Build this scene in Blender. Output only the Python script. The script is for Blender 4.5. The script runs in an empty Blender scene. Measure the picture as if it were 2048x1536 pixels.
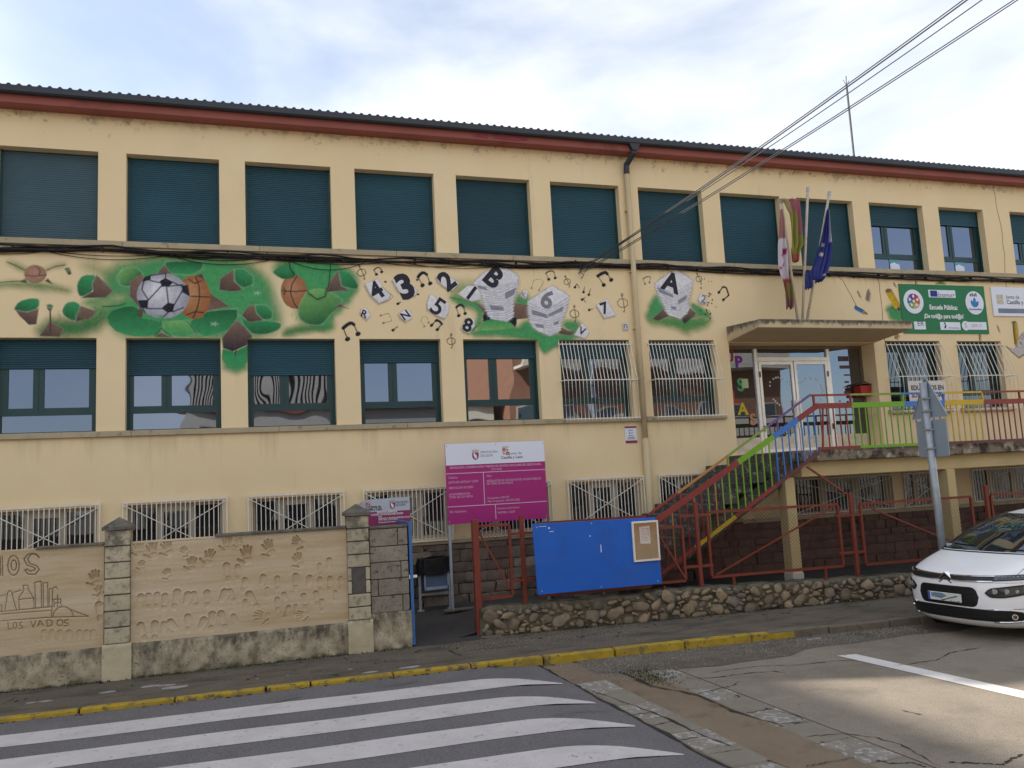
import bpy, bmesh, math, random
import numpy as np
from mathutils import Vector, Matrix

random.seed(7)
rng = np.random.default_rng(7)
C = bpy.context.scene.collection
scene = bpy.context.scene
R = math.radians

# ------------------------------------------------------------------ camera
F_PX, YAW, PITCH, ROLL = 1650.0, 0.310403, 0.119496, -0.051647
CAM = np.array([3.827, -14.589, 2.291])
_f = np.array([math.sin(YAW) * math.cos(PITCH), math.cos(YAW) * math.cos(PITCH), math.sin(PITCH)])
_r = np.array([math.cos(YAW), -math.sin(YAW), 0.0])
_u = np.cross(_r, _f)
RT = _r * math.cos(ROLL) + _u * math.sin(ROLL)
UP = -_r * math.sin(ROLL) + _u * math.cos(ROLL)
cam = bpy.data.cameras.new("camera")
camo = bpy.data.objects.new("camera", cam)
C.objects.link(camo)
camo.matrix_world = Matrix(((RT[0], UP[0], -_f[0], CAM[0]), (RT[1], UP[1], -_f[1], CAM[1]),
                            (RT[2], UP[2], -_f[2], CAM[2]), (0, 0, 0, 1)))
cam.sensor_width = 36.0
cam.lens = F_PX / 2048 * 36.0
cam.clip_end = 3000
scene.camera = camo

# ------------------------------------------------------------------ world, sun, exposure
SUN_EL = R(27.0)
SUN_H = np.array([-0.92, 0.40]); SUN_H = SUN_H / np.linalg.norm(SUN_H)
SUN = np.array([SUN_H[0] * math.cos(SUN_EL), SUN_H[1] * math.cos(SUN_EL), math.sin(SUN_EL)])
world = bpy.data.worlds.new("World")
scene.world = world
world.use_nodes = True
wn, wl = world.node_tree.nodes, world.node_tree.links
wn.clear()
wout = wn.new("ShaderNodeOutputWorld")
wbg = wn.new("ShaderNodeBackground"); wbg.inputs["Strength"].default_value = 0.115
sky = wn.new("ShaderNodeTexSky"); sky.sky_type = 'NISHITA'; sky.sun_disc = False
sky.sun_elevation = SUN_EL
sky.sun_rotation = math.atan2(SUN_H[0], SUN_H[1])
sky.air_density = 1.0; sky.dust_density = 0.6; sky.ozone_density = 1.0
geo = wn.new("ShaderNodeTexCoord")
mp = wn.new("ShaderNodeMapping"); mp.inputs["Scale"].default_value = (1.0, 1.0, 2.6)
mp.inputs["Location"].default_value = (2.788, 2.428, 0.415)
n1 = wn.new("ShaderNodeTexNoise"); n1.inputs["Scale"].default_value = 1.7; n1.inputs["Detail"].default_value = 6.0
n1.inputs["Roughness"].default_value = 0.52; n1.inputs["Distortion"].default_value = 0.35
cr = wn.new("ShaderNodeMapRange"); cr.interpolation_type = 'SMOOTHSTEP'; cr.inputs["From Min"].default_value = 0.30; cr.inputs["From Max"].default_value = 0.68
cr.inputs["To Min"].default_value = 0.22; cr.inputs["To Max"].default_value = 0.93
mx = wn.new("ShaderNodeMix"); mx.data_type = 'RGBA'
mx.inputs[7].default_value = (5.7, 5.75, 5.95, 1)
wl.new(geo.outputs["Generated"], mp.inputs["Vector"]); wl.new(mp.outputs["Vector"], n1.inputs["Vector"])
wl.new(n1.outputs["Fac"], cr.inputs["Value"]); wl.new(cr.outputs["Result"], mx.inputs[0])
wl.new(sky.outputs["Color"], mx.inputs[6]); wl.new(mx.outputs[2], wbg.inputs["Color"])
wl.new(wbg.outputs["Background"], wout.inputs["Surface"])

sl = bpy.data.lights.new("sun", 'SUN'); sl.energy = 5.0; sl.angle = R(0.8); sl.color = (1.0, 0.93, 0.82)
so = bpy.data.objects.new("sun", sl); C.objects.link(so)
so.rotation_euler = Vector(tuple(SUN)).to_track_quat('Z', 'Y').to_euler()
so.location = (-30, 20, 30)

scene.view_settings.view_transform = 'Standard'
scene.view_settings.look = 'None'
scene.view_settings.gamma = 1
scene.view_settings.use_curve_mapping = False
scene.view_settings.exposure = 1.0

# ------------------------------------------------------------------ helpers
def at(px, py, Y=None, Z=None):
    """world point of a photograph pixel on the real plane Y = const (walls) or Z = const (ground)"""
    d = _f + (px - 1024) / F_PX * RT - (py - 768) / F_PX * UP
    t = (Y - CAM[1]) / d[1] if Y is not None else (Z - CAM[2]) / d[2]
    return CAM + t * d

WLOC = {}

def tag(o, label=None, cat=None, group=None, kind=None):
    if label: o["label"] = label
    if cat: o["category"] = cat
    if group: o["group"] = group
    if kind: o["kind"] = kind
    return o

def thing(name, label, cat, loc=(0, 0, 0), group=None):
    o = bpy.data.objects.new(name, None)
    o.empty_display_size = 0.2
    C.objects.link(o)
    o.location = loc
    WLOC[o.name] = Vector(loc)
    return tag(o, label, cat, group)

def sub(name, parent, loc=None):
    """an Empty that is a part of a thing"""
    o = bpy.data.objects.new(name, None); C.objects.link(o)
    o.parent = parent
    w = Vector(loc) if loc is not None else WLOC[parent.name]
    o.location = w - WLOC[parent.name]
    WLOC[o.name] = w
    return o

class MB:
    def __init__(s): s.v = []; s.f = []; s.n = 0
    def add(s, vs, fs):
        b = len(s.v); s.v.extend([tuple(map(float, p)) for p in vs]); s.f.extend([tuple(i + b for i in f) for f in fs]); return s
    def box(s, x0, x1, y0, y1, z0, z1):
        vs = [(x, y, z) for z in (z0, z1) for y in (y0, y1) for x in (x0, x1)]
        return s.add(vs, [(0, 2, 3, 1), (4, 5, 7, 6), (0, 1, 5, 4), (2, 6, 7, 3), (0, 4, 6, 2), (1, 3, 7, 5)])
    def quad(s, a, b, c, d): return s.add([a, b, c, d], [(0, 1, 2, 3)])
    def prism(s, pts, y0, y1):
        """polygon in XZ extruded along Y (front at y0 < y1)"""
        a = sum(pts[i][0] * pts[(i + 1) % len(pts)][1] - pts[(i + 1) % len(pts)][0] * pts[i][1] for i in range(len(pts)))
        if a < 0: pts = pts[::-1]
        n = len(pts)
        vs = [(x, y0, z) for x, z in pts] + [(x, y1, z) for x, z in pts]
        fs = [tuple(range(n)), tuple(range(2 * n - 1, n - 1, -1))]
        fs += [(i, n + i, n + (i + 1) % n, (i + 1) % n) for i in range(n)]
        return s.add(vs, fs)
    def prismz(s, pts, z0, z1):
        a = sum(pts[i][0] * pts[(i + 1) % len(pts)][1] - pts[(i + 1) % len(pts)][0] * pts[i][1] for i in range(len(pts)))
        if a < 0: pts = pts[::-1]
        n = len(pts)
        vs = [(x, y, z0) for x, y in pts] + [(x, y, z1) for x, y in pts]
        fs = [tuple(range(n - 1, -1, -1)), tuple(range(n, 2 * n))]
        fs += [(i, (i + 1) % n, n + (i + 1) % n, n + i) for i in range(n)]
        return s.add(vs, fs)
    def prismx(s, pts, x0, x1):
        """polygon in YZ extruded along X"""
        n = len(pts)
        a = sum(pts[i][0] * pts[(i + 1) % n][1] - pts[(i + 1) % n][0] * pts[i][1] for i in range(n))
        if a < 0: pts = pts[::-1]
        vs = [(x0, y, z) for y, z in pts] + [(x1, y, z) for y, z in pts]
        fs = [tuple(range(n - 1, -1, -1)), tuple(range(n, 2 * n))]
        fs += [(i, (i + 1) % n, n + (i + 1) % n, n + i) for i in range(n)]
        return s.add(vs, fs)
    def tube(s, pts, r, n=8, cap=True, rr=None):
        P = [Vector(p) for p in pts]
        rings = []
        for i, p in enumerate(P):
            t = (P[min(i + 1, len(P) - 1)] - P[max(i - 1, 0)]).normalized()
            a = t.cross(Vector((0, 0, 1)))
            if a.length < 1e-3: a = t.cross(Vector((0, 1, 0)))
            a.normalize(); b = a.cross(t)
            rad = rr[i] if rr else r
            rings.append([p + (a * math.cos(2 * math.pi * k / n) + b * math.sin(2 * math.pi * k / n)) * rad for k in range(n)])
        vs = [q for g in rings for q in g]
        fs = [(i * n + k, (i + 1) * n + k, (i + 1) * n + (k + 1) % n, i * n + (k + 1) % n) for i in range(len(P) - 1) for k in range(n)]
        if cap: fs += [tuple(range(n)), tuple(range(len(vs) - 1, len(vs) - n - 1, -1))]
        return s.add(vs, fs)
    def bar(s, p, q, w, h=None):
        """square bar from p to q; w across, h in the other direction"""
        h = h or w
        p, q = Vector(p), Vector(q); t = (q - p).normalized()
        a = t.cross(Vector((0, 1, 0)))
        if a.length < 1e-3: a = Vector((1, 0, 0))
        a.normalize(); b = t.cross(a).normalized()
        vs = [e + a * (sx * w / 2) + b * (sy * h / 2) for e in (p, q) for sx, sy in ((-1, -1), (1, -1), (1, 1), (-1, 1))]
        return s.add(vs, [(0, 1, 2, 3), (7, 6, 5, 4), (0, 4, 5, 1), (1, 5, 6, 2), (2, 6, 7, 3), (3, 7, 4, 0)])
    def grid(s, P):
        """P: array (n, m, 3)"""
        n, m = P.shape[:2]
        vs = P.reshape(-1, 3)
        fs = [(i * m + j, i * m + j + 1, (i + 1) * m + j + 1, (i + 1) * m + j) for i in range(n - 1) for j in range(m - 1)]
        return s.add(vs, fs)
    def mesh(s, name, m=None, off=(0, 0, 0), smooth=False, bevel=0, seg=1, fix=True):
        me = bpy.data.meshes.new(name)
        off = Vector(off)
        me.from_pydata([tuple(Vector(p) - off) for p in s.v], [], s.f)
        if bevel or fix:
            bm = bmesh.new(); bm.from_mesh(me)
            if fix: bmesh.ops.recalc_face_normals(bm, faces=bm.faces)
            if bevel:
                ed = [e for e in bm.edges if len(e.link_faces) == 2 and e.calc_face_angle(0) > 0.5]
                bmesh.ops.bevel(bm, geom=ed, offset=bevel, segments=seg, affect='EDGES', profile=0.5, clamp_overlap=True)
            bm.to_mesh(me); bm.free()
        if smooth: me.polygons.foreach_set("use_smooth", [True] * len(me.polygons))
        if m: me.materials.append(m)
        me.update()
        return me
    def build(s, name, m, parent=None, smooth=False, bevel=0, seg=1, origin=None, fix=True):
        if parent is not None: w = WLOC[parent.name]
        else:
            w = Vector(origin) if origin is not None else Vector((0, 0, 0))
        o = bpy.data.objects.new(name, s.mesh(name, m, w, smooth, bevel, seg, fix))
        C.objects.link(o)
        if parent is not None: o.parent = parent; WLOC[o.name] = w
        else: o.location = w; WLOC[o.name] = w
        return o

def inst(me, name, loc, parent, rot=None, scale=None, mat_=None):
    """another object on shared mesh data, placed in the world under its parent"""
    o = bpy.data.objects.new(name, me); C.objects.link(o)
    if parent is not None:
        o.parent = parent; o.location = Vector(loc) - WLOC[parent.name]
    else: o.location = loc
    if rot is not None: o.rotation_euler = rot
    if scale is not None: o.scale = scale
    WLOC[o.name] = Vector(loc)
    return o

_tx = {}
def text_geo(body, bold=0.0):
    k = (body, bold)
    if k not in _tx:
        cu = bpy.data.curves.new("t", 'FONT'); cu.body = body; cu.size = 1.0; cu.offset = bold; cu.resolution_u = 3
        ob = bpy.data.objects.new("t", cu)
        me = ob.to_mesh()
        v = np.array([p.co[:2] for p in me.vertices]) if len(me.vertices) else np.zeros((0, 2))
        f = [tuple(p.vertices) for p in me.polygons]
        ob.to_mesh_clear(); bpy.data.objects.remove(ob); bpy.data.curves.remove(cu)
        _tx[k] = (v, f)
    return _tx[k]

def put_text(mb, body, x, y, z, h, width=None, align='L', rot=0.0, bold=0.0, shear=0.0, flip=False):
    """flat lettering on the plane Y = y facing -Y; h = capital height; x, z = anchor on the baseline"""
    v, f = text_geo(body, bold)
    if len(v) == 0: return
    v = v.copy() * (h / 0.70)
    if width: v[:, 0] *= width / max(1e-6, (v[:, 0].max() - v[:, 0].min()))
    w0, w1 = v[:, 0].min(), v[:, 0].max()
    if align == 'C': v[:, 0] -= (w0 + w1) / 2
    if align == 'M': v[:, 0] -= (w0 + w1) / 2; v[:, 1] -= (v[:, 1].min() + v[:, 1].max()) / 2
    v[:, 0] += shear * v[:, 1]
    c, s_ = math.cos(rot), math.sin(rot)
    X = x + c * v[:, 0] - s_ * v[:, 1]; Z = z + s_ * v[:, 0] + c * v[:, 1]
    mb.add(np.stack([X, np.full(len(X), y), Z], 1), f)

# ------------------------------------------------------------------ materials
def lin(h):
    h = h.lstrip('#'); o = []
    for i in (0, 2, 4):
        c = int(h[i:i + 2], 16) / 255
        o.append(c / 12.92 if c <= 0.04045 else ((c + 0.055) / 1.055) ** 2.4)
    return tuple(o)

def mat(name, col, rough=0.8, var=0.12, scale=3.0, bump=0.0, bscale=60.0, spec=0.35, metal=0.0, layers=(), rnd=0.0, stretch=(1, 1, 1), fine=0.0):
    """painted / mineral surface: base colour, soft value variation in the material, optional stain layers
    layer = (colour, scale, lo, hi, strength, (zlo, zhi) or None, stretch)"""
    m = bpy.data.materials.new(name); m.use_nodes = True
    n, l = m.node_tree.nodes, m.node_tree.links
    b = n["Principled BSDF"]
    b.inputs["Roughness"].default_value = rough
    b.inputs["Specular IOR Level"].default_value = spec
    b.inputs["Metallic"].default_value = metal
    g = n.new("ShaderNodeNewGeometry")
    mpg = n.new("ShaderNodeMapping"); mpg.inputs["Scale"].default_value = stretch
    l.new(g.outputs["Position"], mpg.inputs["Vector"])
    no = n.new("ShaderNodeTexNoise"); no.inputs["Scale"].default_value = scale; no.inputs["Detail"].default_value = 7
    no.inputs["Roughness"].default_value = 0.6
    l.new(mpg.outputs["Vector"], no.inputs["Vector"])
    mr = n.new("ShaderNodeMapRange"); mr.inputs["From Min"].default_value = 0.25; mr.inputs["From Max"].default_value = 0.75
    mr.inputs["To Min"].default_value = 1 - var; mr.inputs["To Max"].default_value = 1 + var
    l.new(no.outputs["Fac"], mr.inputs["Value"])
    val = mr.outputs["Result"]
    if fine:
        n2 = n.new("ShaderNodeTexNoise"); n2.inputs["Scale"].default_value = bscale; n2.inputs["Detail"].default_value = 3
        l.new(g.outputs["Position"], n2.inputs["Vector"])
        m2 = n.new("ShaderNodeMapRange"); m2.inputs["From Min"].default_value = 0.3; m2.inputs["From Max"].default_value = 0.7
        m2.inputs["To Min"].default_value = 1 - fine; m2.inputs["To Max"].default_value = 1 + fine
        l.new(n2.outputs["Fac"], m2.inputs["Value"])
        mu = n.new("ShaderNodeMath"); mu.operation = 'MULTIPLY'; l.new(val, mu.inputs[0]); l.new(m2.outputs["Result"], mu.inputs[1]); val = mu.outputs[0]
    if rnd:
        oi = n.new("ShaderNodeObjectInfo")
        m3 = n.new("ShaderNodeMapRange"); m3.inputs["To Min"].default_value = 1 - rnd; m3.inputs["To Max"].default_value = 1 + rnd
        l.new(oi.outputs["Random"], m3.inputs["Value"])
        mu = n.new("ShaderNodeMath"); mu.operation = 'MULTIPLY'; l.new(val, mu.inputs[0]); l.new(m3.outputs["Result"], mu.inputs[1]); val = mu.outputs[0]
    vm = n.new("ShaderNodeVectorMath"); vm.operation = 'SCALE'
    vm.inputs[0].default_value = col
    l.new(val, vm.inputs["Scale"])
    out = vm.outputs["Vector"]
    for i, L in enumerate(layers):
        lc, lsc, lo, hi, st, zr = L[:6]
        sx = L[6] if len(L) > 6 else (1, 1, 1)
        mg = n.new("ShaderNodeMapping"); mg.inputs["Scale"].default_value = sx; mg.inputs["Location"].default_value = (3.1 * i, 1.7 * i, 0.4 * i)
        l.new(g.outputs["Position"], mg.inputs["Vector"])
        ln = n.new("ShaderNodeTexNoise"); ln.inputs["Scale"].default_value = lsc; ln.inputs["Detail"].default_value = 8; ln.inputs["Roughness"].default_value = 0.65
        l.new(mg.outputs["Vector"], ln.inputs["Vector"])
        src = ln.outputs["Fac"]
        if zr:
            sp = n.new("ShaderNodeSeparateXYZ"); l.new(g.outputs["Position"], sp.inputs[0])
            zm = n.new("ShaderNodeMapRange"); zm.inputs["From Min"].default_value = zr[0]; zm.inputs["From Max"].default_value = zr[1]
            zm.inputs["To Min"].default_value = -0.35; zm.inputs["To Max"].default_value = 0.12
            l.new(sp.outputs["Z"], zm.inputs["Value"])
            ad = n.new("ShaderNodeMath"); ad.operation = 'ADD'; l.new(src, ad.inputs[0]); l.new(zm.outputs["Result"], ad.inputs[1]); src = ad.outputs[0]
        lm = n.new("ShaderNodeMapRange"); lm.inputs["From Min"].default_value = lo; lm.inputs["From Max"].default_value = hi
        lm.inputs["To Max"].default_value = st
        if zr and len(zr) == 3:   # a stain that stops under a ledge
            lt_ = n.new("ShaderNodeMath"); lt_.operation = 'LESS_THAN'; lt_.inputs[1].default_value = zr[2]; l.new(sp.outputs["Z"], lt_.inputs[0])
            ml = n.new("ShaderNodeMath"); ml.operation = 'MULTIPLY'; l.new(src, ml.inputs[0]); l.new(lt_.outputs[0], ml.inputs[1]); src = ml.outputs[0]
        l.new(src, lm.inputs["Value"])
        mxn = n.new("ShaderNodeMix"); mxn.data_type = 'RGBA'
        l.new(lm.outputs["Result"], mxn.inputs[0]); l.new(out, mxn.inputs[6]); mxn.inputs[7].default_value = (*lc, 1)
        out = mxn.outputs[2]
    l.new(out, b.inputs["Base Color"])
    if bump:
        bn = n.new("ShaderNodeTexNoise"); bn.inputs["Scale"].default_value = bscale; bn.inputs["Detail"].default_value = 5
        l.new(g.outputs["Position"], bn.inputs["Vector"])
        bp = n.new("ShaderNodeBump"); bp.inputs["Strength"].default_value = bump; bp.inputs["Distance"].default_value = 0.01
        l.new(bn.outputs["Fac"], bp.inputs["Height"]); l.new(bp.outputs["Normal"], b.inputs["Normal"])
    return m

def glass_mat(name, refl=0.35, wav=0.0, wscale=1.5, dark=(0.012, 0.014, 0.018), tint=(0.8, 0.9, 1.0)):
    m = bpy.data.materials.new(name); m.use_nodes = True
    n, l = m.node_tree.nodes, m.node_tree.links
    n.remove(n["Principled BSDF"])
    o = n["Material Output"]
    d = n.new("ShaderNodeBsdfDiffuse"); d.inputs["Color"].default_value = (*dark, 1)
    gl = n.new("ShaderNodeBsdfGlossy"); gl.inputs["Roughness"].default_value = 0.015; gl.inputs["Color"].default_value = (*tint, 1)
    lw = n.new("ShaderNodeLayerWeight"); lw.inputs["Blend"].default_value = 0.25
    mr = n.new("ShaderNodeMapRange"); mr.inputs["To Min"].default_value = refl; mr.inputs["To Max"].default_value = min(1, refl + 0.45)
    l.new(lw.outputs["Fresnel"], mr.inputs["Value"])
    mx_ = n.new("ShaderNodeMixShader"); l.new(mr.outputs["Result"], mx_.inputs[0]); l.new(d.outputs[0], mx_.inputs[1]); l.new(gl.outputs[0], mx_.inputs[2])
    l.new(mx_.outputs[0], o.inputs["Surface"])
    if wav:
        g = n.new("ShaderNodeNewGeometry")
        no = n.new("ShaderNodeTexNoise"); no.inputs["Scale"].default_value = wscale; no.inputs["Detail"].default_value = 1.0
        l.new(g.outputs["Position"], no.inputs["Vector"])
        bp = n.new("ShaderNodeBump"); bp.inputs["Strength"].default_value = 1.0; bp.inputs["Distance"].default_value = wav
        l.new(no.outputs["Fac"], bp.inputs["Height"]); l.new(bp.outputs["Normal"], gl.inputs["Normal"])
    return m

def paint_mat(name, rough=0.8, grain=0.08):
    """flat print: colours from the mesh's own Col attribute, its alpha lets the wall show"""
    m = bpy.data.materials.new(name); m.use_nodes = True
    n, l = m.node_tree.nodes, m.node_tree.links
    b = n["Principled BSDF"]; b.inputs["Roughness"].default_value = rough; b.inputs["Specular IOR Level"].default_value = 0.3
    a = n.new("ShaderNodeAttribute"); a.attribute_name = "Col"
    g = n.new("ShaderNodeNewGeometry")
    no = n.new("ShaderNodeTexNoise"); no.inputs["Scale"].default_value = 9; no.inputs["Detail"].default_value = 6
    l.new(g.outputs["Position"], no.inputs["Vector"])
    mr = n.new("ShaderNodeMapRange"); mr.inputs["From Min"].default_value = 0.25; mr.inputs["From Max"].default_value = 0.75
    mr.inputs["To Min"].default_value = 1 - grain; mr.inputs["To Max"].default_value = 1 + grain
    l.new(no.outputs["Fac"], mr.inputs["Value"])
    vm = n.new("ShaderNodeVectorMath"); vm.operation = 'SCALE'
    l.new(a.outputs["Color"], vm.inputs[0]); l.new(mr.outputs["Result"], vm.inputs["Scale"])
    l.new(vm.outputs["Vector"], b.inputs["Base Color"])
    na = n.new("ShaderNodeTexNoise"); na.inputs["Scale"].default_value = 16; na.inputs["Detail"].default_value = 6
    l.new(g.outputs["Position"], na.inputs["Vector"])
    ma = n.new("ShaderNodeMapRange"); ma.inputs["From Min"].default_value = 0.34; ma.inputs["From Max"].default_value = 0.62; ma.inputs["To Min"].default_value = 1 - 1.5 * grain; ma.inputs["To Max"].default_value = 1.0
    l.new(na.outputs["Fac"], ma.inputs["Value"])
    mm = n.new("ShaderNodeMath"); mm.operation = 'MULTIPLY'; l.new(a.outputs["Alpha"], mm.inputs[0]); l.new(ma.outputs["Result"], mm.inputs[1])
    l.new(mm.outputs[0], b.inputs["Alpha"])
    return m

CREAM = (0.79, 0.625, 0.375)
M = {}
M['wall'] = mat('cream_render', CREAM, 0.9, 0.05, 0.6, 0.25, 90, 0.2, fine=0.03, layers=(
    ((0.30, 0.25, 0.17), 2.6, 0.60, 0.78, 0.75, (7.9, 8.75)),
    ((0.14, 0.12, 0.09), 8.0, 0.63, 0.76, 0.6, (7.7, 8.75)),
    ((0.78, 0.70, 0.56), 1.7, 0.66, 0.80, 0.5, None),
    ((0.36, 0.29, 0.19), 1.1, 0.60, 0.85, 0.45, None, (2.2, 1, 0.35)),
    ((0.30, 0.25, 0.17), 3.0, 0.50, 0.8, 0.55, (2.2, 1.3)),
    ((0.42, 0.34, 0.21), 1.7, 0.54, 0.86, 0.55, (2.1, 3.36, 3.40), (2.2, 1, .16)),
    ((0.40, 0.33, 0.21), 2.6, 0.54, 0.80, 0.5, (5.6, 6.5, 6.52), (2.4, 1, .16)),
    ((0.86, 0.74, 0.52), 0.55, 0.52, 0.72, 0.35, None)))
M['canopy'] = mat('canopy_concrete', (0.52, 0.42, 0.26), 0.9, 0.10, 2, 0.3, 60, layers=(
    ((0.055, 0.05, 0.04), 7.0, 0.47, 0.60, 0.95, (5.0, 5.17), (1.6, 1.6, 0.35)),
    ((0.20, 0.17, 0.12), 4.0, 0.47, 0.66, 0.7, (4.96, 5.14), (1.3, 1.3, .4)),))
M['redfascia'] = mat('oxide_red_paint', (0.285, 0.088, 0.070), 0.75, 0.10, 1.4, 0.15, 50, layers=(
    ((0.42, 0.22, 0.20), 6.0, 0.63, 0.75, 0.6, (8.72, 8.95)), ((0.10, 0.028, 0.03), 1.1, 0.55, 0.75, 0.6, None)))
M['peel'] = mat('peeled_red_paint', (0.26, 0.045, 0.065), 0.8, 0.35, 6, 0.5, 30, layers=(((0.45, 0.30, 0.28), 9, 0.58, 0.66, 0.8, None), ((0.04, 0.02, 0.02), 5, 0.56, 0.66, 0.9, None)))
M['gutter'] = mat('dark_grey_gutter', (0.032, 0.036, 0.044), 0.5, 0.1, 2, spec=0.4)
M['roof'] = mat('dark_roof_sheet', (0.030, 0.038, 0.045), 0.6, 0.2, 2)
M['sill'] = mat('concrete_sill', (0.40, 0.335, 0.22), 0.9, 0.12, 4, 0.3, 80, layers=(((0.10, 0.09, 0.07), 6, 0.58, 0.72, 0.7, None),), rnd=0.05)
M['shutter'] = mat('teal_roller_shutter', (0.013, 0.064, 0.090), 0.55, 0.16, 1.1, spec=0.35, rnd=0.16, stretch=(.6, 1, 1.6))
M['shutter_grey'] = mat('faded_roller_shutter', (0.052, 0.098, 0.122), 0.6, 0.10, 1.5, spec=0.35)
M['frame'] = mat('dark_green_frame', (0.005, 0.040, 0.042), 0.4, 0.08, 3, spec=0.45)
M['pane'] = glass_mat('window_glass', 0.20, 0.0, tint=(0.62, 0.74, 1.0))
M['pane_wavy'] = glass_mat('wavy_window_glass', 0.42, 0.010, 1.1)
M['pane_soft'] = glass_mat('rippled_window_glass', 0.24, 0.007, 1.3, tint=(0.66, 0.77, 1.0))
M['pane_dark'] = glass_mat('shaded_window_glass', 0.10, 0.004, 2.0)  # dark glass with a weak reflection
M['door_glass'] = glass_mat('door_glass', 0.19, 0.002, 1.0, tint=(0.7, 0.8, 1.0), dark=(0.03, 0.025, 0.02))
M['grille'] = mat('white_grille_paint', (0.74, 0.68, 0.58), 0.6, 0.12, 6, layers=(((0.20, 0.11, 0.06), 22, 0.66, 0.76, 0.7, None),))
M['whiteframe'] = mat('white_window_frame', (0.42, 0.37, 0.29), 0.6, 0.06, 4)
M['alu'] = mat('aluminium_frame', (0.85, 0.80, 0.72), 0.35, 0.10, 5, metal=0.35, spec=0.5)
M['curtain'] = mat('dark_curtain', (0.09, 0.08, 0.075), 0.9, 0.5, 14, stretch=(4, 1, 0.15))
M['dark'] = mat('dark_interior', (0.012, 0.012, 0.013), 0.9, 0.2)
M['pipe'] = mat('cream_pipe', (0.56, 0.45, 0.27), 0.6, 0.06, 2, layers=(((0.2, 0.15, 0.1), 8, 0.66, 0.78, 0.6, None),))
M['cable'] = mat('black_cable', (0.016, 0.014, 0.014), 0.6, 0.2, 8)
M['wire'] = mat('grey_wire', (0.06, 0.06, 0.065), 0.6, 0.1, 3)
M['plinth'] = mat('plinth_mortar', (0.10, 0.085, 0.07), 0.95, 0.25, 5, 0.4, 60)
M['stone'] = mat('plinth_stone', (0.165, 0.128, 0.098), 0.9, 0.28, 6, 0.6, 40, rnd=0.38, fine=0.12, layers=(((0.05, 0.042, 0.036), 4, 0.5, 0.7, 0.7, None), ((0.34, 0.29, 0.23), 9, 0.62, 0.74, 0.6, None)))
M['redstone'] = mat('reddish_plinth_stone', (0.090, 0.056, 0.042), 0.9, 0.35, 3.5, 0.6, 40, rnd=0.16, fine=0.12, layers=(((0.035, 0.026, 0.022), 4, 0.5, 0.7, 0.7, None),))
M['sand'] = mat('sand_render_panel', (0.53, 0.42, 0.275), 0.92, 0.10, 2.2, 0.35, 45, 0.2, stretch=(0.4, 1, 6), fine=0.05, layers=(((0.42, 0.29, 0.14), 1.3, 0.46, 0.68, 0.75, None, (.35, 1, 3.2)), ((0.62, 0.52, 0.38), 1.5, 0.56, 0.74, 0.6, None, (.3, 1, 3)), ((0.25, 0.18, 0.11), 1.0, 0.62, 0.85, 0.5, None, (1, 1, 2.2))))
M['groove'] = mat('scratched_groove', (0.15, 0.105, 0.065), 0.95, 0.2, 20)
M['base'] = mat('mossy_wall_base', (0.43, 0.365, 0.25), 0.95, 0.25, 4, 0.5, 45, layers=(
    ((0.05, 0.046, 0.038), 8, 0.44, 0.66, 0.88, (-0.2, 0.52), (1, 1, .5)),
    ((0.26, 0.20, 0.12), 2.2, 0.45, 0.7, 0.6, None),
    ((0.10, 0.088, 0.06), 4.0, 0.48, 0.66, 0.75, None, (1, 1, .6)),
    ((0.035, 0.034, 0.026), 30, 0.57, 0.68, 0.8, None),
    ((0.50, 0.45, 0.35), 26, 0.62, 0.70, 0.6, None),
    ((0.06, 0.06, 0.025), 5, 0.44, 0.6, 0.8, (0.16, -0.02))))
M['block'] = mat('cast_stone_block', (0.43, 0.365, 0.25), 0.92, 0.16, 5, 0.5, 50, rnd=0.12, layers=(
    ((0.10, 0.095, 0.08), 6, 0.50, 0.66, 0.85, (0.7, 1.9)), ((0.15, 0.14, 0.105), 9, 0.52, 0.66, 0.7, None), ((0.06, 0.058, 0.048), 20, 0.58, 0.68, 0.7, None)))
M['cap'] = mat('weathered_cap', (0.14, 0.125, 0.10), 0.95, 0.3, 8, 0.6, 50, layers=(((0.03, 0.03, 0.028), 7, 0.5, 0.65, 0.8, None),))
M['greystone'] = mat('pitted_grey_stone', (0.25, 0.215, 0.165), 0.95, 0.2, 6, 0.9, 45, rnd=0.12, fine=0.14, layers=(
    ((0.045, 0.04, 0.034), 14, 0.56, 0.66, 0.85, None), ((0.40, 0.36, 0.29), 5, 0.6, 0.75, 0.5, None)))
M['pinkish'] = mat('patched_dark_stone', (0.10, 0.085, 0.075), 0.95, 0.3, 9, 0.6, 50)
M['bluepaint'] = mat('blue_board_paint', (0.008, 0.110, 0.50), 0.45, 0.10, 1.2, spec=0.4, layers=(((0.02, 0.08, 0.28), 2, 0.52, 0.75, 0.5, None), ((0.16, 0.24, 0.42), 30, 0.70, 0.74, 0.7, None, (.5, 1, 2)), ((0.05, 0.14, 0.42), 1.1, 0.5, 0.7, 0.4, None, (.6, 1, 2))))
M['bluegate'] = mat('blue_gate_paint', (0.05, 0.14, 0.34), 0.5, 0.12, 5, layers=(((0.25, 0.25, 0.25), 16, 0.66, 0.74, 0.6, None),))
M['redsteel'] = mat('red_fence_paint', (0.19, 0.038, 0.020), 0.55, 0.14, 6, layers=(((0.07, 0.025, 0.018), 9, 0.58, 0.7, 0.7, None),))
M['mesh_wire'] = mat('rusty_mesh_wire', (0.12, 0.05, 0.035), 0.7, 0.2, 9)
M['mortar'] = mat('mossy_mortar', (0.135, 0.115, 0.080), 0.98, 0.35, 9, 0.9, 60, layers=(((0.28, 0.25, 0.19), 24, 0.60, 0.68, 0.9, None), ((0.03, 0.034, 0.016), 4, 0.48, 0.62, 0.85, None)))
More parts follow.
